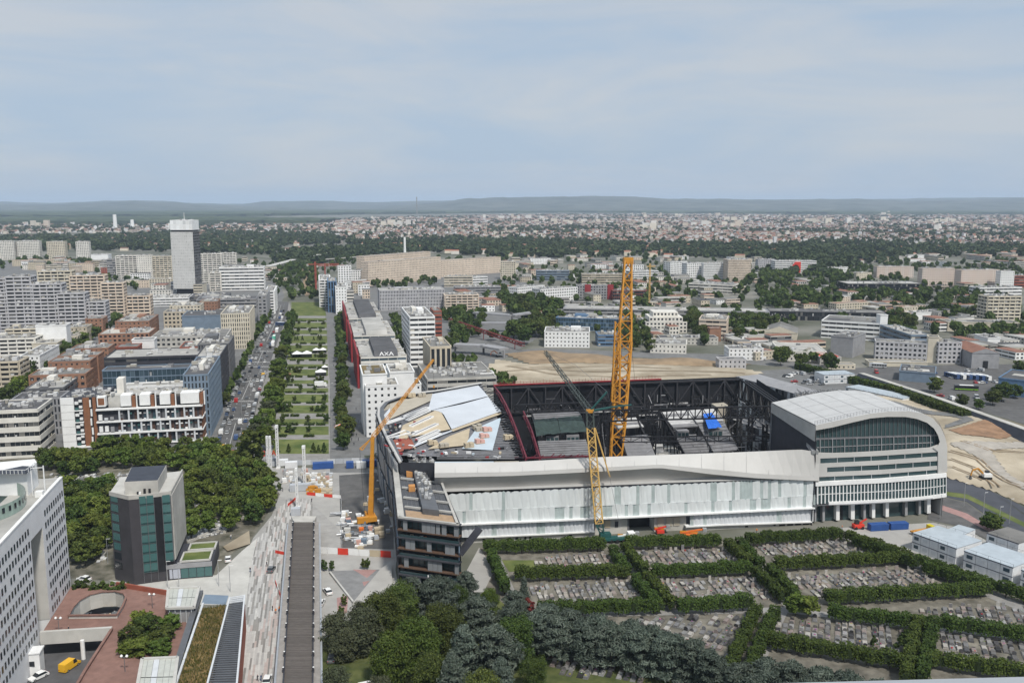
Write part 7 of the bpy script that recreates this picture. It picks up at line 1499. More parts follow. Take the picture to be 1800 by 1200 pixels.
# ---- white lattice masts
for x, yb, yt, w, lab in ((472, 838, 771, .55, 'thin white mast, left of the pair by the avenue'), (477, 838, 771, .55, 'thin white mast, right of the pair by the avenue'), (489, 823, 752, .8, 'thick white mast before the lawns'), (536, 852, 788, .8, 'white mast among the stacked materials'), (523, 892, 828, .6, 'white mast nearest the footbridge')):
 p = P(x, yb); h = at(x, yt, p.y).z; mb = MB(); mb.lattice(p, p + UPZ * h, w, 1.6, .14); mb.box((p.x, p.y), (1.6, 1.6, .5), 0, z0=.05); r = empty('lattice_mast', tuple(p), lab, 'mast'); mb.build('shaft', 'white', r); mb = MB(); mb.box((p.x, p.y), (w * 1.5, w * 1.5, 1.2), 0, z0=h); mb.build('head', 'white', r)
# ---- site cabins, containers, fences and stacks
mat('corr_blue', (.03, .085, .27), .5, .12, .4); mat('corr_white', (.66, .67, .68), .5, .06, .4); mat('corr_grey', (.42, .44, .47), .5, .06, .4)
def container(px, py, m, label, L_=6.1, rz_=AX, h=2.6, z=.1, name='container', w=2.44):
 p = P(px, py); r = empty(name, (p.x, p.y, z), label, 'container'); r.rotation_euler = (0, 0, rz_)
 MB().box((0, 0), (L_, w, h), z0=.05).build('body', m, None).parent = r; rb = MB()
 for k in range(int(L_ / .5)):
  for s in (-1, 1): rb.box((-L_ / 2 + .3 + k * .5, s * w / 2, h / 2 + .05), (.22, .1, h * .9))
 rb.build('ribs', m, None, kind='stuff').parent = r; d = MB(); d.box((L_ / 2 + .03, 0, h / 2), (.08, w * .9, h * .9)); d.build('door', m, None).parent = r
 return r
for x, y, m, lab, L_ in ((568, 823, 'corr_blue', 'long blue container behind the stacked materials', 8.5), (615, 822, 'corr_blue', 'small blue container left of the white cabin', 3), (650, 819, 'corr_blue', 'blue container beside the orange crane boom', 6), (635, 822, 'corr_white', 'pale green white cabin between blue containers', 4), (512, 822, 'corr_white', 'white site cabin behind the masts', 5), (498, 818, 'corr_white', 'white cabin next to the thick mast', 4), (480, 815, 'corr_grey', 'grey cabin beside the avenue trees', 4), (527, 862, 'corr_grey', 'grey roofed kiosk with red letters on the plaza', 7.5), (520, 905, 'corr_grey', 'small grey kiosk at the head of the footbridge', 3.2), (466, 826, 'corr_grey', 'grey kiosk below the red letters sign', 5)): container(x, y, m, lab, L_)
def fence(px, label, cols, h=2.1, seg_=3.2, name='site_fence'):
 q = [P(*p) for p in px]; r = empty(name, tuple(q[0]), label, 'fence'); i = 0
 for a, b in zip(q, q[1:]):
  n = max(1, int((b - a).length / seg_))
  for k in range(n): s, t = a + (b - a) * k / n, a + (b - a) * (k + .96) / n; mb = MB(); mb.bar(s + UPZ * (h / 2 + .1), t + UPZ * (h / 2 + .1), .08, h); mb.build('fence_panel', cols[i % len(cols)], r); i += 1
fence([(557, 972), (688, 980)], 'white and red site hoarding across the plaza', ['white', 'white', 'redbright', 'white', 'white', 'ply', 'redbright', 'redbright'])
fence([(540, 870), (600, 876)], 'red and white barrier row beside the stacks', ['redbright', 'white'], 1.2); fence([(484, 972), (500, 975)], 'short red barrier on the pavers', ['redbright'], 1.0); fence([(600, 880), (601, 962)], 'low fence at the edge of the site yard', ['corr_grey', 'white'], 1.1)
fence([(475, 820), (660, 812)], 'grey hoarding between gardens and site', ['corr_grey', 'slat_white', 'corr_grey'], 2.2); fence([(484, 1025), (497, 1060)], 'red and white barriers beside the footbridge', ['redbright', 'white'], 1.0); fence([(506, 890), (520, 878)], 'short red barrier at the bridge head', ['redbright'], 1.0)
SM = ['white', 'white', 'corr_grey', 'ply', 'conc_pale', 'slat_white', 'redpale', 'metal', 'white']
def stack(x, y, z, m, label, group, sz=1.): 
 p = P(x, y, z); r = empty('material_stack', tuple(p), label, 'materials', group); r.rotation_euler = (0, 0, AX + U(-.2, .2)); k_ = random.randint(1, 3)
 for j in range(k_): MB().box((U(-.1, .1), U(-.1, .1)), (U(.9, 1.5) * sz, U(.8, 1.2) * sz, U(.35, .8)), z0=.15 + j * .6).build('bundle', m, None).parent = r
 MB().box((0, 0), (1.3 * sz, 1.1 * sz, .14), z0=.02).build('pallet', 'ply', None).parent = r
for j in range(6):
 for i in range(9): stack(541 + i * 5 + U(-.6, .6), 838 + j * 6, .06, random.choice(SM) if j < 4 else 'yellow' if i < 5 else 'ply', 'stack of building materials in rows on the plaza site', 'stacks of materials in rows', 1.15)
for _ in range(46): stack(U(600, 650), U(905, 965), .09, random.choice(SM + ['metal_dark', 'orange', 'bluegrey']), 'loose materials lying in the site yard below the orange crane', 'loose materials in the yard', U(.8, 1.6))
for _ in range(26): stack(U(640, 690), U(840, 960), .09, random.choice(SM + ['metal_dark']), 'materials along the foot of the arena flank', 'materials along the flank', U(.8, 1.5))
for _ in range(16): stack(U(500, 545), U(828, 856), .06, random.choice(SM + ['redbright']), 'mixed pallets near the white masts', 'pallets near the masts', U(.9, 1.4))
for x, y in ((608, 925), (625, 928), (612, 940), (598, 905), (632, 950), (645, 945)): 
 p = P(x, y); r = empty('material_heap', tuple(p), 'heap of pipes and sheets in the site yard', 'materials', 'heaps of pipes in the yard')
 for k in range(7): q = p + Vector((U(-2, 2), U(-1.4, 1.4), .3 + .12 * k)); d = Vector((U(1, 3), U(-1, 1), 0)); mb = MB(); mb.bar(q - d, q + d, .3, .25, n=6); mb.build('pipe', random.choice(['metal', 'white', 'corr_grey', 'metal_dark']), r)
# red letter sign by the avenue
p0_ = P(459, 812); sg = empty('letter_sign', tuple(p0_), 'large red letters on a grey kiosk roof by the avenue', 'sign'); LT = {'A': [(0, 0, .5, 1), (1, 0, .5, 1), (.2, .35, .8, .35)], 'R': [(0, 0, 0, 1), (0, 1, .8, 1), (.8, 1, .8, .55), (.8, .55, 0, .55), (.3, .55, .9, 0)], 'D': [(0, 0, 0, 1), (0, 1, .7, .85), (.7, .85, .85, .5), (.85, .5, .7, .12), (.7, .12, 0, 0)]}
for j, ch in enumerate('ARD'):      # seen from behind: the word runs from right to left
 o = p0_ + E_AX * ((2 - j) * 2.3 + 1.6); mb = MB()
 for a0, b0, a1, b1 in LT[ch]: mb.bar(o - E_AX * a0 * 1.7 + UPZ * (2.7 + b0 * 2.2), o - E_AX * a1 * 1.7 + UPZ * (2.7 + b1 * 2.2), .42, .3)
 mb.build('letter', 'redbright', sg)
mb = MB(); mb.bar(p0_ - E_AX * 1 + UPZ * 2.6, p0_ + E_AX * 8 + UPZ * 2.6, .3, .2); mb.build('frame', 'metal', sg)
# ---- cranes
def crane_telescopic():
 b = P(652, 917); r = empty('mobile_crane', tuple(b), 'orange telescopic crane standing beside the arena flank', 'crane'); t = at(655, 768, b.y); 
 for dx in (-1.3, 1.3): mb = MB(); mb.box((b.x + dx, b.y), (.9, 7.5, 1.1), .35, z0=.1); mb.build('crawler_track', 'tyre', r)
 mb = MB(); mb.box((b.x, b.y), (3.2, 6.5, 1.5), .35, z0=1.2); mb.build('superstructure', 'yellow', r); mb = MB(); mb.box((b.x - 1.6, b.y + 1.5), (1.5, 2.2, 2), .35, z0=1.3); mb.build('cab', 'yellow', r); mb = MB(); mb.box((b.x - 2.2, b.y - 3.4), (4, 1.6, 2), .35, z0=1.0); mb.build('counterweight', 'yellow', r)
 z = 0.; n = 4
 for k in range(n): p, q = b + UPZ * 2 + (t - b - UPZ * 2) * k / n, b + UPZ * 2 + (t - b - UPZ * 2) * (k + 1) / n; mb = MB(); mb.bar(p, q, 1.75 - .18 * k, 1.75 - .18 * k); mb.build('boom_section', 'yellow', r)
 j = at(762, 632, b.y + 38); mb = MB(); mb.lattice(t, j, 1.0, 1.5, .09, .5); mb.build('lattice_jib', 'yellow', r); s = t + UPZ * 4 - EX * 5; mb = MB(); mb.bar(t, t - EX * 4.5 - UPZ * 4 + EY * 0, .35); mb.bar(t + UPZ * .3, t - EX * 3.6 - UPZ * 4.4, .3); mb.bar(t - EX * 4.5 - UPZ * 4, t - EX * 3.6 - UPZ * 4.4, .3); mb.build('jib_strut', 'yellow', r)
 c = MB(); c.bar(t - EX * 4.5 - UPZ * 4, b + UPZ * 2.5 - EX * 2, .07); c.bar(j, j - UPZ * 10, .06); c.build('cables', 'steel', r, kind='stuff'); h = MB(); h.box((j.x, j.y, j.z - 10.5), (.6, .6, .9)); h.build('hook', 'yellow', r)
crane_telescopic()
def crane_big():
 b = P(1082, 812, 0.2); b = Vector((*P(1082, 800, 8).xy, .2)); Y = b.y; r = empty('crawler_crane', tuple(b), 'tall orange lattice boom crane rising out of the arena bowl', 'crane')
 for dx in (-3, 3): mb = MB(); mb.box((b.x + dx, b.y), (1.6, 11, 1.8), .1, z0=.2); mb.build('crawler_track', 'tyre', r)
 mb = MB(); mb.box((b.x, b.y), (5, 10, 3), .1, z0=2); mb.build('superstructure', 'yellow', r); mb = MB(); mb.box((b.x + 6, b.y + 2), (6, 5, 5), .1, z0=.2); mb.build('counterweight', 'yellow', r)
 p1 = at(1088, 715, Y + 3); p2 = at(1104, 458, Y + 14); m0 = b + UPZ * 5
 lo = at(1087, 745, Y + 2)
 mb = MB(); mb.lattice(lo, at(1098, 600, Y + 8), 5.2, 4.2, .42); mb.build('main_boom', 'yellow', r); mb = MB(); mb.lattice(m0, lo, 4.0, 4, .4, 5.2); mb.build('boom_foot', 'yellow', r)
 mb = MB(); mb.lattice(at(1098, 600, Y + 8), p2, 5.0, 4.0, .38, 2.8); mb.build('fly_jib', 'yellow', r)
 mb = MB(); mb.lattice(at(1082, 705, Y), at(1086, 565, Y + 2), 3.2, 3.2, .28, 2.0); mb.build('back_mast', 'yellow', r)
 hd = MB(); hd.box(tuple(p2), (3.8, 3, 2.6), .1); hd.build('boom_head', 'yellow', r)
 cb = MB()
 for dx in (-1.5, 1.5): cb.bar(p2 + Vector((dx, 0, 0)), at(1077, 705, Y) + Vector((dx, 0, 0)), .12)
 for dx in (-.5, .5): cb.bar(p2 + Vector((2 + dx, -2, 0)), at(1106, 566, Y + 9), .08)
 cb.bar(at(1106, 566, Y + 9), at(1118, 690, Y + 6), .1); cb.build('cables', 'steel', r, kind='stuff'); hk = MB(); q = at(1106, 566, Y + 9); hk.box(tuple(q), (1.6, 1.2, 2.2)); hk.build('hook_block', 'charcoal', r)
crane_big()
def crane_green():
 b = P(1058, 952); r = empty('mobile_crane', tuple(b), 'green mobile crane with yellow lattice mast in front of the arena', 'crane'); Y = b.y
 mb = MB(); mb.box((b.x + 4, b.y), (12, 2.6, .8), AA, z0=.9); mb.build('carrier', 'crane_green', r)
 for k in range(6):
  for s in (-1, 1): inst('wheel', CARM[('car_white', False)]['wheel'], (4 - 5 + k * 2, s * 1.3, .62), 1.57, 1.9, parent=r)
 mb = MB(); mb.box((b.x + 1, b.y), (3.6, 2.2, 1.5), AA, z0=1.7); mb.build('superstructure', 'crane_green', r); mb = MB(); mb.box((b.x + 9.5, b.y), (2.2, 2.5, 2), AA, z0=1.5); mb.build('cab', 'white', r)
 a = b + UPZ * 3; t1 = at(1053, 918, Y); t2 = at(1047, 852, Y + 1); t3 = at(1038, 751, Y + 3); t4 = at(1037, 722, Y + 4)
 mb = MB(); mb.lattice(a, t1, 1.2, 1.8, .2, 2.3); mb.build('mast_foot', 'crane_green', r); mb = MB(); mb.lattice(t1, t2, 2.4, 2.2, .2); mb.build('mast_section', 'yellow_pale', r); mb = MB(); mb.lattice(t2, t3, 2.4, 2.2, .2); mb.build('mast_section', 'yellow_pale', r); mb = MB(); mb.lattice(t3, t4, 2.2, 2, .2); mb.build('mast_top', 'crane_dark', r)
 hb_ = MB(); hb_.box(tuple(t4), (2.4, 1.6, 1.0)); hb_.build('mast_head', 'yellow', r)
 j = at(958, 618, Y + 55); mb = MB(); mb.lattice(t4, j, 1.6, 2.4, .11, .9); mb.build('luffing_jib', 'crane_dark', r); a1 = at(1067, 688, Y + 4); a2 = at(1180, 706, Y + 22)
 for q, w in ((a1, .5), (at(1075, 715, Y + 8), .5)): mb = MB(); mb.bar(t4, q, w); mb.build('jib_strut', 'crane_green', r)
 mb = MB(); mb.bar(at(1075, 715, Y + 8), at(1110, 711, Y + 12), .4); mb.build('jib_strut', 'crane_green', r)
 cb = MB(); cb.bar(a1, at(1010, 640, Y + 35), .07); cb.bar(at(1010, 640, Y + 35), j, .07); cb.bar(a1, at(1075, 715, Y + 8), .07); cb.bar(at(1070, 830, Y + 2), at(1090, 928, Y), .1); cb.bar(at(1058, 745, Y + 4), at(1068, 838, Y + 2), .18); cb.build('cables', 'steel_grey', r, kind='stuff'); mb = MB(); mb.bar(at(1046, 752, Y + 4), at(1072, 838, Y + 2), .35); mb.build('back_stay', 'yellow_pale', r)
for nme, c in (('crane_green', (.02, .085, .08)), ('crane_dark', (.06, .075, .07)), ('yellow_pale', (.62, .40, .13))): mat(nme, c, .5, .1, .4)
crane_green()
def red_boom():
 a, b = P(790, 562, 9), P(920, 606, 5); r = empty('crane_boom', (a.x, a.y, 0), 'red lattice crane boom lying across the rail cutting behind the white offices', 'crane'); mb = MB(); mb.lattice(a, b, 2.4, 2.4, .2); mb.build('lattice', 'truss_red2', r)
 for t in (.1, .5, .9): p = a + (b - a) * t; mb = MB(); mb.bar((p.x, p.y, 0), p, .6); mb.build('trestle', 'truss_red2', r)
mat('truss_red2', (.22, .04, .035), .6, .15, .4); red_boom()
def tower_crane(px, yb, yt, m, label, jib=(28, -9), w=1.8):
 b = P(px, yb); h = at(px, yt, b.y).z; r = empty('tower_crane', tuple(b), label, 'crane'); mb = MB(); mb.lattice(b, b + UPZ * h, w * .8, 2.2, .2); mb.build('mast', m, r); mb = MB(); mb.lattice(b + UPZ * (h - 3), b + UPZ * (h - 3) + E_AX * jib[0], .9, 2, .14); mb.build('jib', m, r); mb = MB(); mb.lattice(b + UPZ * (h - 3), b + UPZ * (h - 3) + E_AX * jib[1], .9, 2, .14); mb.build('counter_jib', m, r); mb = MB(); q = b + UPZ * (h - 4) + E_AX * jib[1]; mb.box(tuple(q), (2, 2, 2.5)); mb.build('counterweight', 'conc', r)
mat('redbright2', (.42, .08, .06), .6, .1, .4)
tower_crane(556, 520, 460, 'redbright2', 'red tower crane at the far end of the gardens'); tower_crane(572, 498, 463, 'redbright2', 'second red tower crane behind the first', (30, -10), 1.5); tower_crane(644, 502, 468, 'yellow', 'yellow tower crane before the peach housing bar', (10, -5), 1.5); tower_crane(1141, 540, 463, 'yellow_pale', 'pale yellow tower crane right of the big orange boom', (6, -4), 1.5)
# ================================================================ cemetery, conifers, eastern site
mat('cem_ground', (.135, .125, .10), .95, .25, .25, (.25, .23, .19), detail=8, wear=.2); mat('grass_dark', (.05, .075, .022), .95, .3, .2, (.11, .12, .04), detail=8)
sheet('cemetery_ground', [(842, 962), (1070, 958), (1250, 950), (1432, 930), (1470, 928), (1620, 975), (1850, 1070), (1900, 1320), (860, 1320), (860, 1060)], .05, 'cem_ground')
sheet('garden_ground', [(556, 1130), (640, 1078), (700, 1050), (835, 1045), (872, 1050), (905, 1075), (1250, 1200), (1250, 1330), (556, 1330)], .08, 'grass_dark')
sheet('lawn', [(882, 984), (945, 984), (945, 1003), (895, 1004)], .1, 'lawn'); sheet('path', [(842, 962), (800, 1040), (850, 1040), (870, 1000)], .09, 'concrete_new')
sheet('gravel_path', [(868, 978), (880, 978), (925, 1085), (905, 1085)], .1, 'sidewalk'); sheet('gravel_path', [(1085, 962), (1097, 962), (1180, 1075), (1150, 1075)], .1, 'sidewalk'); sheet('gravel_path', [(1290, 955), (1302, 955), (1420, 1075), (1385, 1075)], .1, 'sidewalk')
sheet('gravel_path', [(930, 1086), (1380, 1076), (1800, 1125), (1800, 1118), (1380, 1066), (930, 1078)], .11, 'sidewalk'); sheet('gravel_path', [(1355, 1075), (1385, 1075), (1300, 1260), (1255, 1260)], .1, 'sidewalk'); sheet('gravel_path', [(1480, 945), (1495, 942), (1860, 1085), (1860, 1100)], .1, 'sidewalk')
PLOTS = [([(945, 982), (1072, 974), (1092, 992), (948, 1000)], AA), ([(935, 1034), (1112, 1024), (1150, 1058), (960, 1068)], AA), ([(1122, 974), (1275, 968), (1305, 990), (1150, 997)], AA), ([(1165, 1028), (1325, 1018), (1368, 1052), (1195, 1062)], AA), ([(1335, 962), (1478, 955), (1520, 975), (1368, 988)], AA), ([(1390, 1018), (1600, 1006), (1650, 1030), (1445, 1050)], AA),
  ([(1110, 1096), (1315, 1086), (1300, 1125), (1262, 1160), (1160, 1135)], -.55), ([(1372, 1088), (1590, 1108), (1572, 1145), (1362, 1116)], -.35), ([(1620, 1072), (1810, 1070), (1830, 1100), (1640, 1084)], -.35), ([(1640, 1118), (1830, 1138), (1830, 1180), (1632, 1160)], -.35), ([(960, 1150), (1210, 1178), (1230, 1200), (985, 1185)], -.35)]
mat('granite', (.28, .275, .27), .4, .1, 1.2, isl=[(1, 1, 1), (.62, .62, .64), (.3, .3, .32), (.14, .14, .15), (.85, .72, .68), (1.35, 1.3, 1.22), (.75, .75, .74), (.45, .44, .43)], rnd='obj'); mat('granite_mix', (.29, .285, .28), .5, .1, 1.2, isl=[(1, 1, 1), (.62, .62, .64), (.3, .3, .32), (.9, .76, .7), (1.4, 1.35, 1.25), (.75, .75, .74), (1.1, 1.0, .9)])
mat('flowers', (.5, .5, .5), .8, .1, 2, isl=[(.9, .25, .4), (.15, .3, .06), (.9, .75, .15), (.95, .95, .95), (.2, .35, .08), (.7, .1, .1), (.5, .2, .5), (.2, .3, .1)])
GR = []
for px, an in PLOTS:
 poly = gpoly(px); cx, cy = sum(p[0] for p in poly) / len(poly), sum(p[1] for p in poly) / len(poly); poly = [(cx + (p[0] - cx) * 1.07, cy + (p[1] - cy) * 1.22) for p in poly]; c, s = math.cos(an), math.sin(an)
 for j in range(-14, 15):
  for i in range(-40, 41):
   u, v = i * 1.62 + (.5 if i % 2 else 0) * .2 + (i // 5) * .9, j * 2.75 + (j // 2) * .5; x, y = cx + c * u - s * v + U(-.12, .12), cy + s * u + c * v + U(-.15, .15)
   if inpoly(x, y, poly) and R() < .9: GR.append((x, y, an))
GR.sort(key=lambda g: g[1]); slabs = []; stones = []
for k in range(4):
 m = MB(); m.box((0, 0), (1.3, 2.3, .18), z0=0); m.box((0, 0), (1.08, 2.05, (.12, .3, .2, .42)[k]), z0=.18); slabs.append(m.mesh('slab', 'granite'))
 m = MB(); h = (.9, 1.25, .7, 1.0)[k]; m.add([(-.5, -.09, 0), (.5, -.09, 0), (.5, -.09, h * .8), (.2, -.09, h), (-.2, -.09, h), (-.5, -.09, h * .8), (-.5, .09, 0), (.5, .09, 0), (.5, .09, h * .8), (.2, .09, h), (-.2, .09, h), (-.5, .09, h * .8)], [(0, 1, 2, 3, 4, 5), (11, 10, 9, 8, 7, 6), (0, 6, 7, 1), (1, 7, 8, 2), (2, 8, 9, 3), (3, 9, 10, 4), (4, 10, 11, 5), (5, 11, 6, 0)]); stones.append(m.mesh('headstone', 'granite'))
for n_, (x, y, an) in enumerate(GR[:300]):
 e = empty('grave', (x, y, .06), 'stone grave in the nearer plots of the cemetery', 'grave', 'graves in the nearer plots'); e.rotation_euler = (0, 0, an + U(-.04, .04)); inst('slab', random.choice(slabs), (0, 0, 0), parent=e)
 if R() < .85: inst('headstone', random.choice(stones), (0, 1.0, .1), parent=e)
gm = MB()
for x, y, an in GR[300:]:
 gm.box((x, y), (1.1, 2.1, U(.25, .6)), an + U(-.04, .04), z0=.06)
 if R() < .8: q = (x - math.sin(an) * 1.05, y + math.cos(an) * 1.05); gm.box(q, (U(.7, 1.05), .18, U(.8, 1.9)), an, z0=.06)
fl = MB()
for x, y, an in GR:
 if R() < .4: fl.box((x + U(-.4, .4), y + U(-.8, .8)), (U(.2, .5), U(.2, .45), U(.15, .35)), U(0, 3), z0=.45)
tag(fl.build('grave_flowers', 'flowers', kind='stuff'), 'small bunches of flowers and plants laid on the graves', 'flowers')
tag(gm.build('far_graves', 'granite_mix', kind='stuff'), 'rows of stone graves in the plots nearer the arena', 'graves')
HD = [('h', 850, 974, 1064, 968), ('h', 1098, 966, 1266, 962), ('h', 1312, 960, 1478, 950), ('v', 862, 985, 890, 1050), ('v', 1075, 980, 1103, 1018), ('v', 1097, 974, 1134, 1020), ('v', 1114, 1030, 1152, 1076), ('v', 1135, 1028, 1184, 1078), ('v', 1276, 966, 1318, 1004), ('v', 1297, 966, 1338, 1010), ('v', 1326, 1016, 1376, 1064), ('v', 1350, 1010, 1402, 1066), ('h', 905, 1022, 1106, 1016), ('h', 1146, 1018, 1320, 1010), ('h', 1362, 1004, 1592, 992), ('h', 945, 1086, 1165, 1078), ('h', 1190, 1080, 1322, 1072),
 ('h', 1450, 1064, 1738, 1048), ('h', 1455, 1090, 1640, 1112), ('h', 1652, 1110, 1850, 1138), ('h', 1345, 1140, 1585, 1178), ('h', 1622, 1172, 1850, 1206), ('v', 1486, 952, 1600, 994), ('v', 1500, 962, 1612, 1004), ('v', 1606, 996, 1850, 1078), ('v', 1622, 1010, 1740, 1046), ('v', 1330, 1085, 1262, 1230), ('v', 1362, 1088, 1300, 1230), ('v', 1612, 1108, 1590, 1210), ('v', 1640, 1108, 1618, 1210)]
KD = ('first', 'second', 'third', 'fourth', 'fifth', 'sixth', 'seventh', 'eighth', 'ninth', 'tenth', 'eleventh', 'twelfth', 'thirteenth', 'fourteenth', 'fifteenth', 'sixteenth', 'seventeenth', 'eighteenth', 'nineteenth', 'twentieth')
hc = {'h': 0, 'v': 0}
for k, x0, y0, x1, y1 in sorted(HD, key=lambda h: (h[2] + h[4], h[1])):
 n_ = KD[hc[k]]; hc[k] += 1; Ln = (P(x0, y0) - P(x1, y1)).length; lab = f'clipped hedge row of the cemetery running across, {n_} counted from the arena' if k == 'h' else f'clipped hedge row of the cemetery along a path, {n_} counted from the arena'
 hedge('hedge_row', lab, (x0, y0), (x1, y1), 2.9 if k == 'h' else 2.4, 4.3, z0=1.5, trunks=max(2, int(Ln / 4.5)), density=19, size=.155)
# conifers and garden trees
leafmat('leaf_lime2', (.045, .075, .012), (.11, .145, .03), rnd=.12)
proto('cedar1', 13, 5.2, 170, 62, .36, 'leaf_cedar', 21, base=.2, shape='layer', flat=.3, up=.25, crad=.25, droop=.22, asp=.28); proto('cedar2', 12, 5.0, 160, 62, .36, 'leaf_cedar', 22, base=.22, shape='layer', flat=.34, up=.25, crad=.27, droop=.2, asp=.28); proto('cedar3', 15, 4.2, 170, 62, .34, 'leaf_cedar', 23, base=.08, shape='cone', flat=.3, up=.4, crad=.36, droop=.35, asp=.28)
proto('big1', 14, 5.6, 150, 130, .16, 'leaf', 24, base=.12); proto('big2', 13, 5.8, 150, 130, .16, 'leaf', 25, base=.1, shape='vase'); proto('big3', 10, 4.4, 110, 120, .15, 'leaf_olive', 26, base=.1); proto('big4', 13, 5, 140, 130, .16, 'leaf_lime2', 27, base=.1)
def near(kind, x, y, h, lab, grp, r=1., nm='tree'): p = P(x, y); tree(p.x, p.y, h, kind, lab, grp, r, nm, prio=5)
CB = 'blue grey cedar in the band before the cemetery plots'
for x, y, h in ((900, 1120, 11), (940, 1150, 12), (985, 1160, 12.5), (1030, 1165, 12), (1075, 1172, 12.5), (1120, 1180, 12), (1168, 1188, 12), (1215, 1200, 12), (955, 1125, 11), (1005, 1138, 11), (1060, 1148, 11), (1110, 1158, 11), (1150, 1165, 10.5), (1245, 1215, 11)): near(random.choice(['cedar1', 'cedar2']), x + U(-6, 6), y, h, CB, 'cedar band', U(.9, 1.1), 'cedar_tree')
for x, y, h in ((1300, 1240, 11), (1345, 1232, 11), (1392, 1240, 11.5), (1440, 1246, 11), (1490, 1255, 11), (1540, 1262, 10), (1600, 1272, 9), (1680, 1280, 9), (1320, 1262, 11), (1420, 1268, 11)): near(random.choice(['cedar1', 'cedar2']), x, y, h, 'blue grey cedar along the bottom edge right of the path', 'cedars at the bottom edge', U(.9, 1.1), 'cedar_tree')
for x, y, h, k, r in ((770, 1085, 13, 'cedar2', 1), (725, 1075, 11, 'cedar2', .9), (815, 1200, 15, 'cedar3', 1.2), (870, 1190, 14, 'cedar1', 1.1), (840, 1120, 12, 'cedar1', 1), (795, 1240, 13, 'cedar3', 1.2), (880, 1240, 12, 'cedar3', 1.2), (905, 1095, 10, 'cedar1', .9), (820, 1058, 10, 'cedar2', .8)): near(k, x, y, h, 'cedar in the thick garden beside the black terraced building', 'cedars in the garden', r, 'cedar_tree')
near('cedar3', 921, 1055, 7.5, 'blue spruce standing alone at the edge of the graves', None, .8, 'spruce_tree')
for x, y, h, k, r in ((672, 1125, 13, 'big1', 1), (702, 1100, 12, 'big1', .95), (640, 1145, 11, 'big3', 1), (735, 1180, 13, 'big4', 1.05), (690, 1200, 12, 'big4', 1), (780, 1150, 12, 'big2', .9), (905, 1170, 12, 'big2', .8), (760, 1230, 11, 'big1', .9), (850, 1260, 10, 'big2', 1), (940, 1215, 8, 'big2', .8), (800, 1080, 8, 'big2', .9), (860, 1085, 8, 'big4', .8)): near(k, x, y, h, 'leafy tree in the thick garden beside the black terraced building', 'leafy garden trees', r)
for x, y, h, k in ((592, 1140, 9, 'big3'), (610, 1160, 8, 'big3'), (590, 1225, 7, 'big3'), (670, 1240, 7, 'big3'), (640, 1110, 8, 'big3')): near(k, x, y, h, 'olive green tree beside the plaza near the footbridge', 'olive trees by the plaza', 1)
for x, y in ((1420, 1085), (1398, 1082)): near('lime1', x, y, 6, 'round green tree at the crossing of cemetery paths', 'trees at the path crossing', 1.1)
near('conelet', 1590, 1145, 6, 'dark young fir between the grave plots', None, 1.2, 'fir_tree'); near('conelet', 1535, 1135, 3, 'small cone bush between graves', None, 1, 'fir_tree')
leafmat('leaf_rust', (.12, .035, .02), (.24, .08, .045)); 
for x, y in ((925, 1072), (932, 1076)): near('rust', x, y, 4, 'small copper leaved tree at the edge of the graves', 'copper leaved trees', .9)
proto('rust', 5, 1.9, 18, 50, .24, 'leaf_rust', 9, base=.25)
for x, y in ((565, 1002), (572, 1003), (583, 1003), (640, 1000), (647, 1000), (588, 1118), (600, 1085), (606, 1065), (492, 862)): near('small', x, y, 3.6, 'thin young tree staked on the new plaza', 'young plaza trees', .7, 'young_tree')
p = P(650, 1215); car(p.x, p.y, -1.2, 'car_white', 'white van parked among the trees at the bottom', van=True, z=.1)
p = P(583, 1160); car(p.x, p.y, .1, 'car_grey', 'grey car under the trees beside the footbridge', z=.1)
for x, y, c, an, lab in ((564, 1062, 'car_white', 0, 'white car on the plaza right of the footbridge, nearer one'), (576, 1042, 'car_white', .5, 'white car on the plaza right of the footbridge, farther one'), (693, 1038, 'car_white', 0, 'white car beside the black terraced building'), (470, 1198, 'car_white', .1, 'white car on the pavers at the bottom edge'), (477, 1003, 'car_grey', 0, 'grey car on the pavers left of the footbridge'), (401, 985, 'car_white', .3, 'white car in the courtyard of the podium'), (148, 1020, 'car_white', 1.2, 'white car behind the shrubs near the white building')): p = P(x, y); car(p.x, p.y, an, c, lab, z=.09)
# ---- eastern site
mat('track_earth', (.36, .33, .29), .95, .15, .2, detail=8)
mat('car_lime', (.25, .5, .05), .4, .05, 1); mat('roof_blue', (.40, .45, .49), .5, .08, .4); mat('blue_frame', (.05, .055, .08), .5, .1, .4)
mat('road_blue', (.075, .08, .095), .9, .12, .2, wear=.15); mat('liner', (.022, .024, .032), .5, .25, .3); mat('earth_red', (.27, .165, .10), .95, .25, .2, detail=8)
def eh(x, y, h, seed): return h * (.5 + .5 * math.sin(x * .09 + seed) * math.sin(y * .075 + 1.7 * seed))
def edged(x, y, poly):
 b = 1e9
 for (x0, y0), (x1, y1) in zip(poly, poly[1:] + poly[:1]): dx, dy = x1 - x0, y1 - y0; t = max(0, min(1, ((x - x0) * dx + (y - y0) * dy) / (dx * dx + dy * dy + 1e-9))); b = min(b, math.hypot(x - x0 - dx * t, y - y0 - dy * t))
 return b
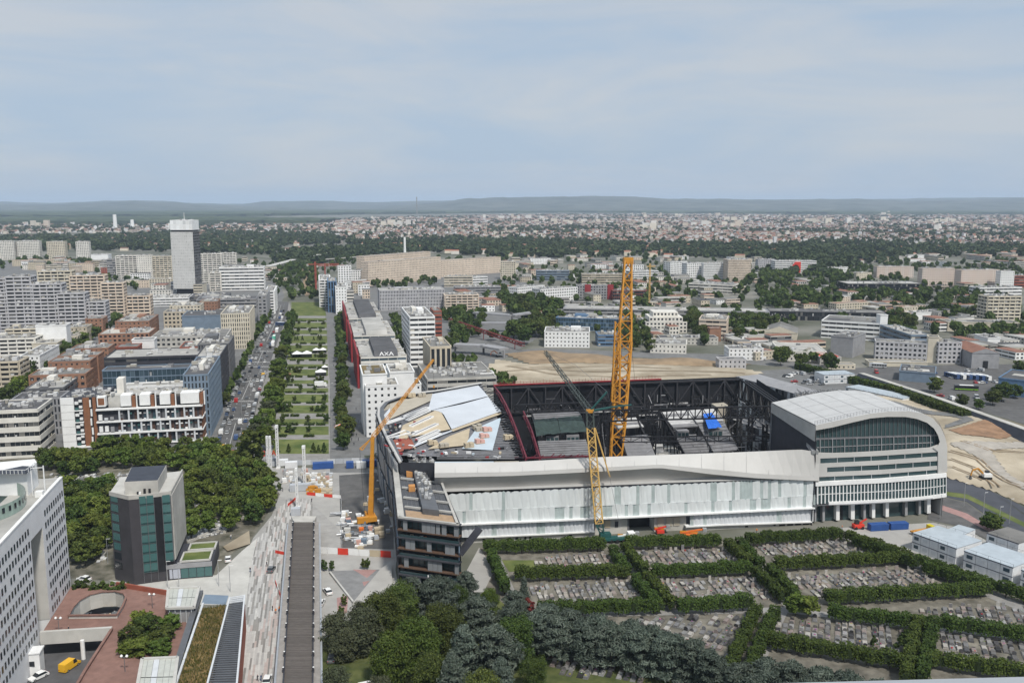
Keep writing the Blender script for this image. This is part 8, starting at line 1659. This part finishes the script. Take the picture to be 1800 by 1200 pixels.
def mound(name, px, m, h, n=16, z=.06, seed=1):
 """uneven ground inside an outline"""
 poly = gpoly(px); xs = [p[0] for p in poly]; ys = [p[1] for p in poly]; nx = ny = n * 3; g = {}; V = []; Fc = []
 for j in range(ny + 1):
  for i in range(nx + 1): x = min(xs) + (max(xs) - min(xs)) * i / nx; y = min(ys) + (max(ys) - min(ys)) * j / ny; g[i, j] = len(V); V.append((x, y, z + (max(0, eh(x, y, h, seed) * min(1, edged(x, y, poly) / 5 if z < .2 else 1) + U(-.1, .1)) if h else 0)))
 for j in range(ny):
  for i in range(nx):
   c = [V[g[i, j]], V[g[i + 1, j + 1]]]; 
   if inpoly((c[0][0] + c[1][0]) / 2, (c[0][1] + c[1][1]) / 2, poly): Fc.append((g[i, j], g[i + 1, j], g[i + 1, j + 1], g[i, j + 1]))
 return MB().add(V, Fc).build(name, m, kind='structure', smooth=True)
mound('bare_earth', [(848, 650), (875, 632), (930, 640), (1020, 638), (1180, 642), (1300, 646), (1340, 655), (1300, 672), (1100, 690), (900, 700), (905, 680)], 'earth', .8); mound('bare_earth', [(1440, 690), (1590, 688), (1700, 730), (1850, 785), (1880, 900), (1800, 888), (1740, 862), (1650, 836), (1640, 760), (1560, 710)], 'earth', 3.0, 22, seed=2)
mound('earth_bank', [(885, 622), (960, 618), (1080, 628), (1230, 634), (1320, 640), (1300, 646), (1180, 642), (1020, 638), (930, 640)], 'earth_dark', 3, seed=3)
sheet('site_road', [(1300, 655), (1420, 645), (1500, 655), (1650, 705), (1640, 722), (1560, 712), (1440, 692)], .1, 'asphalt_pale'); sheet('depot_yard', [(1440, 648), (1560, 645), (1700, 640), (1800, 640), (1850, 760), (1700, 715), (1560, 668)], .05, 'asphalt'); sheet('east_street', [(860, 618), (960, 612), (1100, 618), (1260, 622), (1440, 640), (1440, 650), (1250, 634), (1080, 626), (900, 622)], .07, 'asphalt_pale')
mound('excavated_pad', [(1668, 760), (1745, 745), (1810, 760), (1760, 775), (1690, 772)], 'earth_red', 3., 12, .32, 2); mound('site_track', [(1560, 712), (1620, 725), (1690, 735), (1712, 748), (1660, 756), (1662, 750), (1690, 744), (1670, 738), (1600, 728)], 'asphalt_pale', 3., 18, .32, 2); mound('site_track', [(1665, 790), (1760, 782), (1850, 770), (1850, 780), (1740, 800), (1780, 840), (1840, 880), (1800, 870), (1720, 810)], 'track_earth', 3., 18, .3, 2)
sheet('road', [(1655, 838), (1700, 846), (1750, 868), (1800, 902), (1850, 940), (1850, 918), (1790, 885), (1740, 862), (1655, 834)], .12, 'road_blue'); sheet('road', [(1650, 838), (1700, 846), (1750, 868), (1850, 940), (1850, 985), (1780, 935), (1700, 882), (1640, 868)], .1, 'road_blue'); sheet('verge', [(1650, 862), (1700, 868), (1850, 942), (1850, 950), (1700, 876), (1648, 868)], .14, 'lawn'); sheet('road', [(1636, 868), (1700, 884), (1850, 990), (1850, 1030), (1760, 960), (1690, 925), (1630, 912)], .11, 'asphalt'); sheet('verge', [(1640, 882), (1700, 902), (1790, 955), (1782, 958), (1690, 908), (1638, 890)], .13, 'pink_pave')
sheet('forecourt', [(1432, 930), (1640, 918), (1700, 930), (1760, 965), (1850, 1010), (1850, 1068), (1620, 975), (1470, 930)], .08, 'concrete_new')
rt_ = MB()
for px, h, sd_ in (([(1700, 735), (1740, 742), (1850, 768)], 3, 2), ([(1668, 800), (1720, 812), (1770, 850), (1840, 885)], 3, 2), ([(1668, 812), (1712, 826), (1752, 862)], 3, 2), ([(1690, 786), (1740, 800), (1850, 800)], 3, 2), ([(1640, 730), (1690, 728), (1780, 760)], 3, 2), ([(1670, 828), (1730, 850)], 3, 2), ([(880, 655), (960, 650), (1060, 655), (1200, 652), (1310, 658)], .8, 1), ([(890, 645), (980, 660), (1090, 664), (1250, 660)], .8, 1), ([(930, 648), (1040, 645), (1180, 648)], .8, 1)):
 q = [Vector((*G(*p), 0)) for p in px]
 for a, b in zip(q, q[1:]):
  n_ = max(2, int((b - a).length / 2)); d = (b - a).normalized(); s = Vector((d.y, -d.x, 0))
  for k in range(n_):
   for o in (-1.1, 1.1): c0_, c1_ = a + (b - a) * k / n_ + s * o, a + (b - a) * (k + 1) / n_ + s * o; rt_.poly([(v.x, v.y, eh(v.x, v.y, h, sd_) + .32) for v in (c0_ - s * .35, c0_ + s * .35, c1_ + s * .35, c1_ - s * .35)])
rt_.build('tyre_tracks', 'earth_dark', kind='structure')
a, b, c = P(1510, 668), P(1640, 712), P(1850, 790)
for i, (p, q) in enumerate(((a, b), (b, c))):
 d = (q - p).normalized(); n_ = Vector((d.y, -d.x, 0)); o = MB(); o.add([p + UPZ * 4.5, q + UPZ * 4.5, q + n_ * 6 + UPZ * .1, p + n_ * 6 + UPZ * .1], [(3, 2, 1, 0)]); tag(o.build('retaining_slope', 'liner'), ('black lined slope behind the site cabins', 'black lined slope along the eastern site')[i], 'slope'); o = MB(); o.bar(p - n_ * 1.5 + UPZ * 4.4, q - n_ * 1.5 + UPZ * 4.4, 3.6, .5); tag(o.build('parapet_wall', 'conc'), ('pale parapet on the slope behind the site cabins', 'pale parapet on the slope along the eastern site')[i], 'wall')
hedge('boundary_hedge', 'long green boundary hedge between depot and site', (1400, 648), (1560, 690), 4, 4.5, density=6, size=.35); hedge('boundary_hedge', 'green boundary hedge below the coach yard', (1560, 690), (1700, 740), 5, 5, density=6, size=.35)
def cabins(label, p0, p1, depth, storeys=2, roofm='roof_blue'):
 A_, B_ = P(*p0), P(*p1); e = (B_ - A_); L_ = e.length; e.normalize(); nb = Vector((-e.y, e.x, 0)); r = empty('site_cabins', tuple(A_), label, 'cabins'); n = max(2, int(L_ / 3)); H_ = 2.8
 for s in range(storeys):
  for k in range(n):
   m = MB(); fbox(m, A_, e, -nb, L_ * (k + .02) / n, L_ * (k + .98) / n, .1 + s * H_, .1 + (s + 1) * H_ - .2, -depth, 0); m.build('module', 'corr_white', r); m = MB(); w0 = L_ * (k + .25) / n; fbox(m, A_, e, -nb, w0, w0 + L_ * .5 / n, 1 + s * H_, 2.1 + s * H_, .01, .06); m.build('window', 'slat_white' if k % 3 else 'pane_blue', r)
  m = MB(); fbox(m, A_, e, -nb, 0, L_, (s + 1) * H_ - .1, (s + 1) * H_ + .1, -.2, .08); m.build('frame', 'blue_frame', r)
 m = MB(); fbox(m, A_, e, -nb, 0, L_, storeys * H_ + .1, storeys * H_ + .22, -depth, .0); m.build('roof', roofm, r); ra = MB()
 for k in range(n + 1):
  for dd in (0.05, depth - .1): q = A_ + e * L_ * k / n + nb * dd; ra.bar(q + UPZ * storeys * H_, q + UPZ * (storeys * H_ + 1.1), .06)
 for dd in (.05, depth - .1): ra.bar(A_ + nb * dd + UPZ * (storeys * H_ + 1.1), B_ + nb * dd + UPZ * (storeys * H_ + 1.1), .05)
 ra.build('guard_rail', 'metal_dark', r, kind='stuff')
cabins('two storey white site cabins behind the cemetery hedge, left block', (1602, 966), (1679, 995), 13); cabins('two storey white site cabins behind the cemetery hedge, right block', (1692, 999), (1778, 1030), 13); cabins('white site cabins cut by the right edge behind the hedge', (1792, 1034), (1850, 1056), 12); cabins('tall white site cabins at the right behind the other blocks', (1732, 966), (1788, 986), 11, 2, 'roof_grey'); cabins('low white site cabins beside the forecourt', (1658, 948), (1688, 957), 10, 1)
cabins('white site office with a pale blue roof beside the parked cars', (1485, 688), (1586, 710), 12, 1); cabins('stacked white site office above the parked cars', (1448, 675), (1502, 673), 12, 2)
for k in range(15): p = P(1474 + k * 8.4 + U(-1, 1), 690 + k * 1.55); car(p.x, p.y, 1.0, random.choice(CL), 'car parked in the row before the site office', 'cars parked before the site office', parts=False, z=.11)
for k in range(20): p = P(U(1375, 1450), U(655, 680)); car(p.x, p.y, U(0, 3), random.choice(CL), 'car or van parked behind the arena', 'cars behind the arena', van=R() < .3, parts=False, z=.11)
for x, y in ((1637, 718), (1655, 716), (1630, 713), (1365, 632), (1340, 632)): p = P(x, y); car(p.x, p.y, 1.2, 'car_white', 'white van standing on the eastern site', 'vans on the eastern site', van=True, parts=False, z=1. if y > 700 else .1)
for k in range(34):
 p = P(U(1530, 1790), U(652, 715)); 
 if not any(inpoly(p.x, p.y, q) for q in BPOLY): car(p.x, p.y, U(0, 3), random.choice(CL), 'car parked in the depot yard', 'cars in the depot yard', van=R() < .4, parts=False, z=.06)
for x, y, h in ((1760, 705, 11), (1745, 712, 9), (1642, 690, 9), (1690, 715, 7), (1785, 700, 8), (1790, 655, 8), (1720, 720, 6), (1735, 930, 6), (1746, 934, 6)): q = P(x, y); tree(q.x, q.y, h, 'broad1', 'tree beside the depot yard and the eastern road', 'trees by the depot yard', 1.2, prio=3)
for k, c in enumerate(('car_blue', 'car_white', 'car_blue', 'car_blue', 'car_blue', 'car_white')): bus(G(1673 + k * 11, 664 + k * .6), .3, c, f'coach in the depot row, {KD[k]} from the left', 11, name='coach', stripe='car_blue' if c == 'car_white' else None)
bus(G(1698, 686), 1.35, 'car_black', 'black and green coach in front of the depot row', 13, name='coach', stripe='car_lime'); bus(G(1543, 646), 1.2, 'car_silver', 'silver coach beside the grey workshop', 11, name='coach')
def excavator(x, y, label, m='yellow', rz_=0.):
 p = P(x, y, 1.2); p = Vector((p.x, p.y, eh(p.x, p.y, 3, 2) + .1 if x > 1500 else .1)); r = empty('excavator', tuple(p), label, 'excavator'); r.rotation_euler = (0, 0, rz_)
 for s in (-1, 1): MB().box((0, s * 1.1), (4, .7, .9), z0=0).build('track', 'tyre', None).parent = r
 MB().box((.4, 0), (3.2, 2.6, 1.3), z0=1.0).build('body', 'white', None).parent = r; MB().box((.9, .8), (1.4, 1.1, 1.4), z0=1.8).build('cab', 'car_glass', None).parent = r
 b = MB(); b.bar((-.6, 0, 1.8), (-3.2, 0, 4.3), .5, .6); b.build('boom', m, None).parent = r; b = MB(); b.bar((-3.2, 0, 4.3), (-5.4, 0, 3.6), .4, .5); b.bar((-5.4, 0, 3.6), (-6, 0, 1.3), .35, .45); b.build('stick', m, None).parent = r; b = MB(); b.add([(-6.4, -.6, .1), (-6.4, .6, .1), (-5.5, .6, .2), (-5.5, -.6, .2), (-6, -.6, 1.4), (-6, .6, 1.4)], [(0, 1, 2, 3), (0, 4, 5, 1), (0, 3, 4), (1, 5, 2), (3, 2, 5, 4)]); b.build('bucket', 'metal_dark', None).parent = r
excavator(1732, 842, 'yellow excavator on the bare earth right of the arena'); excavator(877, 624, 'small orange excavator at the rail cutting', 'orange')
for x, y, lab in ((1543, 931, 'blue waste skip before the glass hall, left one'), (1578, 929, 'blue waste skip before the glass hall, right one')): container(x, y, 'corr_blue', lab, 6.5, AA, 2.2, name='waste_skip')
lorry(G(1622, 938), -1.2, 'car_lime2', 'yellow', 'yellow flatbed lorry on the forecourt of the arena', 9, bh=.5) if mat('car_lime2', (.6, .5, .02), .4, .05, 1) else None
p = P(1508, 929); r = empty('telehandler', tuple(p), 'small red lifting vehicle before the glass hall', 'vehicle'); mb = MB(); mb.box((p.x, p.y), (3.6, 2, 1.2), AA, z0=.6); mb.build('body', 'redbright', r); mb = MB(); mb.bar(p + UPZ * 1.8, p + EX * 3 + UPZ * 3.4, .4); mb.build('boom', 'redbright', r); mb = MB(); mb.box((p.x - .5, p.y), (1.3, 1.2, 1.3), AA, z0=1.7); mb.build('cab', 'car_glass', r)
for dx in (-1.2, 1.2):
 for dy in (-1, 1): q = p + EX * dx + EY * dy; mb = MB(); mb.cone(q + UPZ * .55 - EY * .15, q + UPZ * .55 + EY * .15, .55, .55, 12); mb.build('wheel', 'tyre', r)
for x, y, c, L_ in ((1213, 944, 'orange', 9), (1100, 950, 'white', 7), (1160, 938, 'redbright', 5)):
 p = P(x, y); r = empty('boom_lift', tuple(p), {'orange': 'orange and yellow boom lift before the arena gate', 'white': 'white folded boom lift beside the green crane', 'redbright': 'red folding boom lift left of the arena gate wall'}[c], 'boom lift'); mb = MB(); mb.box((p.x, p.y), (L_ * .5, 2, 1), AA, z0=.5); mb.build('chassis', c, r); mb = MB(); mb.bar(p + UPZ * 1.8 - EX * L_ * .4, p + UPZ * 2.6 + EX * L_ * .5, .5); mb.build('boom', c, r); mb = MB(); mb.bar(p + UPZ * 2.4 - EX * L_ * .4, p + UPZ * 1.6 + EX * L_ * .3, .4); mb.build('lower_boom', 'yellow', r); mb = MB(); q = p + EX * L_ * .55 + UPZ * 2.4; mb.box(tuple(q), (1.2, 1.4, 1.1)); mb.build('basket', 'metal', r)
def lamp(x, y, h, label, grp, z=0.):
 p = P(x, y, z); r = empty('street_lamp', tuple(p), label, 'street lamp', grp); mb = MB(); mb.cone(p, p + UPZ * h, .13, .07, 6); mb.build('pole', 'metal', r); mb = MB(); mb.bar(p + UPZ * h, p + UPZ * h + EX * 1.1, .14, .1); mb.build('lamp_head', 'white', r)
for x, y in ((1694, 890), (1728, 908), (1755, 935), (1774, 920), (1652, 912)): lamp(x, y, 9, 'street lamp along the road right of the arena', 'lamps right of the arena')
for x, y in ((190, 990), (385, 1030), (315, 1035), (295, 1032), (405, 1040)): lamp(x, y, 8, 'slim lamp post around the dark tower', 'lamps around the dark tower')
for x, y in ((1127, 618), (968, 560), (1300, 590), (1140, 500), (1505, 620), (1560, 560), (1395, 515), (1375, 500), (1410, 505), (640, 590), (600, 640), (583, 700), (583, 760), (440, 690), (425, 730), (462, 640)): lamp(x, y, 9, 'lamp post in the streets beyond the arena', 'lamp posts beyond the arena')
# elevated roads and the far rail viaduct
def viaduct(label, px, z, w, name='viaduct', m='conc'):
 q = [P(x, y, z) for x, y in px]; r = empty(name, (q[0].x, q[0].y, 0), label, 'bridge')
 for a, b in zip(q, q[1:]):
  mb = MB(); mb.bar(a - UPZ * .6, b - UPZ * .6, w, 1.4); mb.build('deck', m, r); n_ = max(1, int((b - a).length / 22))
  for k in range(n_ + 1): p = a + (b - a) * k / n_; mb = MB(); mb.bar((p.x, p.y, 0), (p.x, p.y, z - 1.3), 1.6, 1.6, n=8); mb.build('pier', m, r)
viaduct('grey elevated road beside the rail cutting, nearer one', [(800, 604), (850, 606), (886, 612)], 7, 9, m='grey'); viaduct('grey elevated road beside the rail cutting, farther one', [(832, 566), (905, 567)], 8, 8, m='grey'); viaduct('grey curved ramp above the station tracks', [(835, 548), (900, 553), (935, 548)], 9, 8, m='grey'); viaduct('long pale rail viaduct curving beyond the gardens', [(470, 468), (520, 455), (560, 447), (616, 437)], 9, 12, 'rail_viaduct', 'conc_pale'); viaduct('thin far rail bridge behind the peach bars', [(560, 456), (640, 450), (740, 444)], 7, 8, 'rail_viaduct', 'conc')
sheet('rail_bed', [(536, 520), (556, 520), (548, 490), (545, 470), (552, 457), (540, 457), (530, 475)], .1, 'earth_dark'); sheet('motorway', [(1385, 500), (1420, 500), (1452, 520), (1440, 545), (1395, 545), (1405, 518)], .1, 'asphalt_pale')
p = P(712, 462); r = empty('chimney', tuple(p), 'slim white chimney behind the peach housing bar', 'chimney'); mb = MB(); mb.cone(p, p + UPZ * (at(712, 417, p.y).z), 2.6, 1.9, 12); mb.build('shaft', 'white', r)
for x, yb, yt, lab in ((203, 404, 377, 'far white chimney with a plume, left one'), (233, 402, 386, 'shorter far white chimney, right one')): p = P(x, yb); r = empty('chimney', tuple(p), lab, 'chimney'); mb = MB(); mb.cone(p, p + UPZ * at(x, yt, p.y).z, 9, 7, 10); mb.build('shaft', 'white', r)
p = P(733, 384); r = empty('radio_mast', tuple(p), 'thin radio mast rising above the horizon', 'mast'); mb = MB(); mb.lattice(p, p + UPZ * at(733, 346, p.y).z, 5, 20, 1.4); mb.build('shaft', 'grey', r)
# ---- people: one skin each, arms at the sides or mid-stride
def person_mesh(stride, name):
 me = bpy.data.meshes.new(name); V = [(0, 0, .95), (0, 0, 1.2), (0, 0, 1.42), (0, 0, 1.52), (0, .02, 1.66), (.1, 0, .9), (.11, stride * .5, .5), (.11, stride, .08), (.11, stride + .14, .05), (-.1, 0, .9), (-.11, -stride * .4, .5), (-.11, -stride, .1), (-.11, -stride + .13, .05), (.2, 0, 1.4), (.25, -stride * .4, 1.12), (.25, -stride * .3 + .08, .86), (-.2, 0, 1.4), (-.25, stride * .4, 1.12), (-.25, stride * .5 + .08, .86)]
 E_ = [(0, 1), (1, 2), (2, 3), (3, 4), (0, 5), (5, 6), (6, 7), (7, 8), (0, 9), (9, 10), (10, 11), (11, 12), (2, 13), (13, 14), (14, 15), (2, 16), (16, 17), (17, 18)]; rr = [.15, .15, .14, .06, .11, .1, .075, .05, .04, .1, .075, .05, .04, .07, .05, .04, .07, .05, .04]
 me.from_pydata(V, E_, []); o = bpy.data.objects.new(name, me); COL.objects.link(o); md = o.modifiers.new('s', 'SKIN'); 
 for i, v in enumerate(me.skin_vertices[0].data): v.radius = (rr[i], rr[i] * .8); v.use_root = i == 0
 sb = o.modifiers.new('d', 'SUBSURF'); sb.levels = sb.render_levels = 1; dg = bpy.context.evaluated_depsgraph_get(); ev = bpy.data.meshes.new_from_object(o.evaluated_get(dg)); bpy.data.objects.remove(o); return ev
PB = [person_mesh(0.02, 'figure'), person_mesh(.24, 'figure')]; mat('skin', (.45, .28, .2), .6, .05, 2); mat('cloth_dark', (.03, .032, .045), .9, .2, 3); mat('cloth_blue', (.06, .1, .2), .9, .2, 3); mat('hi_vis', (.75, .22, .03), .7, .1, 3); mat('cloth_white', (.6, .6, .58), .9, .1, 3); mat('hair', (.03, .02, .015), .8, .2, 4)
for i, (x, y, z, top, lab) in enumerate(((440, 1005, .08, 'cloth_dark', 'person in dark clothes walking on the pavers'), (469, 995, .08, 'cloth_dark', 'person standing behind the grey car on the pavers'), (485, 1078, .08, 'hi_vis', 'worker in orange by the footbridge, left of two'), (491, 1074, .08, 'hi_vis', 'worker in orange by the footbridge, right of two'), (479, 1073, .08, 'cloth_dark', 'person in black beside the two orange workers'), (453, 1196, .08, 'cloth_dark', 'person left of the white car at the bottom'), (459, 1196, .08, 'cloth_blue', 'person in blue next to the white car at the bottom'), (508, 935, .08, 'cloth_dark', 'person near the head of the footbridge'), (548, 882, .1, 'cloth_dark', 'person crossing the pale apron'), (406, 947, .08, 'cloth_white', 'worker in white on the sand heap'), (121, 1110, ZD + .02, 'cloth_dark', 'person at the edge of the brick deck'), (700, 800, 0, 'hi_vis', 'x'), (1480, 930, .1, 'hi_vis', 'worker in orange before the glass hall'), (1330, 936, .1, 'hi_vis', 'worker at the arena base wall'), (596, 705, .1, 'cloth_dark', 'person on the promenade by the red parasol'), (590, 750, .1, 'cloth_white', 'person in white on the promenade'))):
 if lab == 'x': continue
 me = PB[i % 2].copy(); me.materials.clear()
 for m in (top, 'cloth_dark' if i % 3 else 'cloth_blue', 'skin', 'hair'): me.materials.append(MATS[m])
 for f in me.polygons: c = f.center; f.material_index = 3 if c.z > 1.68 or (c.z > 1.58 and c.y < -.02) else 2 if c.z > 1.47 or (c.z < .92 and abs(c.x) > .19) else 0 if c.z > .93 else 1; f.use_smooth = True
 p = P(x, y, z); tag(inst('person', me, tuple(p), U(0, 6)), lab, 'person')
for k in range(44):
 p = P(U(584, 640), U(600, 790), .1) if k < 30 else P(U(480, 560), U(835, 870), .1); tag(inst('person', PB[k % 2], tuple(p), U(0, 6)), 'small far figure on the promenade beside the gardens' if k < 30 else 'site worker among the stacked materials', 'person', 'people on the promenade' if k < 30 else 'workers among the stacks')
for q in PB: q.materials.append(MATS['cloth_dark'])
sheet('sand_heap', [(392, 960), (438, 932), (440, 955), (400, 968)], .5, 'earth'); 
# metal coping of the roof terrace the view is taken from
a, b = at(1325, 1201, 4.2), at(1900, 1186, 4.2); d = (b - a); r = empty('terrace_parapet', (a.x, a.y, 100), 'pale metal coping of the viewing terrace at the bottom right edge', 'parapet'); n_ = Vector((0, -1, 0))
mb = MB(); mb.add([a, b, b + Vector((0, -.34, .0)), a + Vector((0, -.34, .0)), a - UPZ * .05, b - UPZ * .05, b + Vector((0, -.34, -.05)), a + Vector((0, -.34, -.05))], [(3, 2, 1, 0), (4, 5, 6, 7), (0, 1, 5, 4), (2, 3, 7, 6), (0, 4, 7, 3), (1, 2, 6, 5)]); mb.build('coping', 'metal', r); mb = MB(); mb.add([a + Vector((.05, -.1, -.06)), b + Vector((0, -.1, -.06)), b + Vector((0, -.1, -8)), a + Vector((.05, -.1, -8)), a + Vector((.05, -.25, -.06)), b + Vector((0, -.25, -.06)), b + Vector((0, -.25, -8)), a + Vector((.05, -.25, -8))], [(0, 1, 2, 3), (7, 6, 5, 4), (0, 3, 7, 4)]); mb.build('wall', 'conc_pale', r)
# ================================================================ trees last: the largest in view as objects, the rest joined
TREES.sort(key=lambda t: -t[2] / t[1] - t[8])
def put_tree(t):
 x, y, h, kind, lab, grp, r, nm, _ = t; cm, tm, ph, pr = PROTO[kind]; s = h / ph
 o = empty(nm, (x, y, 0), lab, 'tree', grp); o.rotation_euler = (0, 0, U(0, 6.28)); o.scale = (s * r, s * r, s); inst('crown', cm, (0, 0, 0), parent=o); inst('trunk', tm, (0, 0, 0), parent=o)
CNT = {}; rest = []
for t in TREES:
 CNT[t[7]] = CNT.get(t[7], 0) + 1
 if CNT[t[7]] <= 300: put_tree(t)
 else: rest.append(t)
if rest: crown_mass('distant_trees', [(t[0], t[1]) for t in rest], [PROTO[t[3]][3] * t[2] / PROTO[t[3]][2] * t[6] for t in rest], [t[2] for t in rest], 60, 'leaf', 'smaller far trees between the buildings', 'trees', .15)
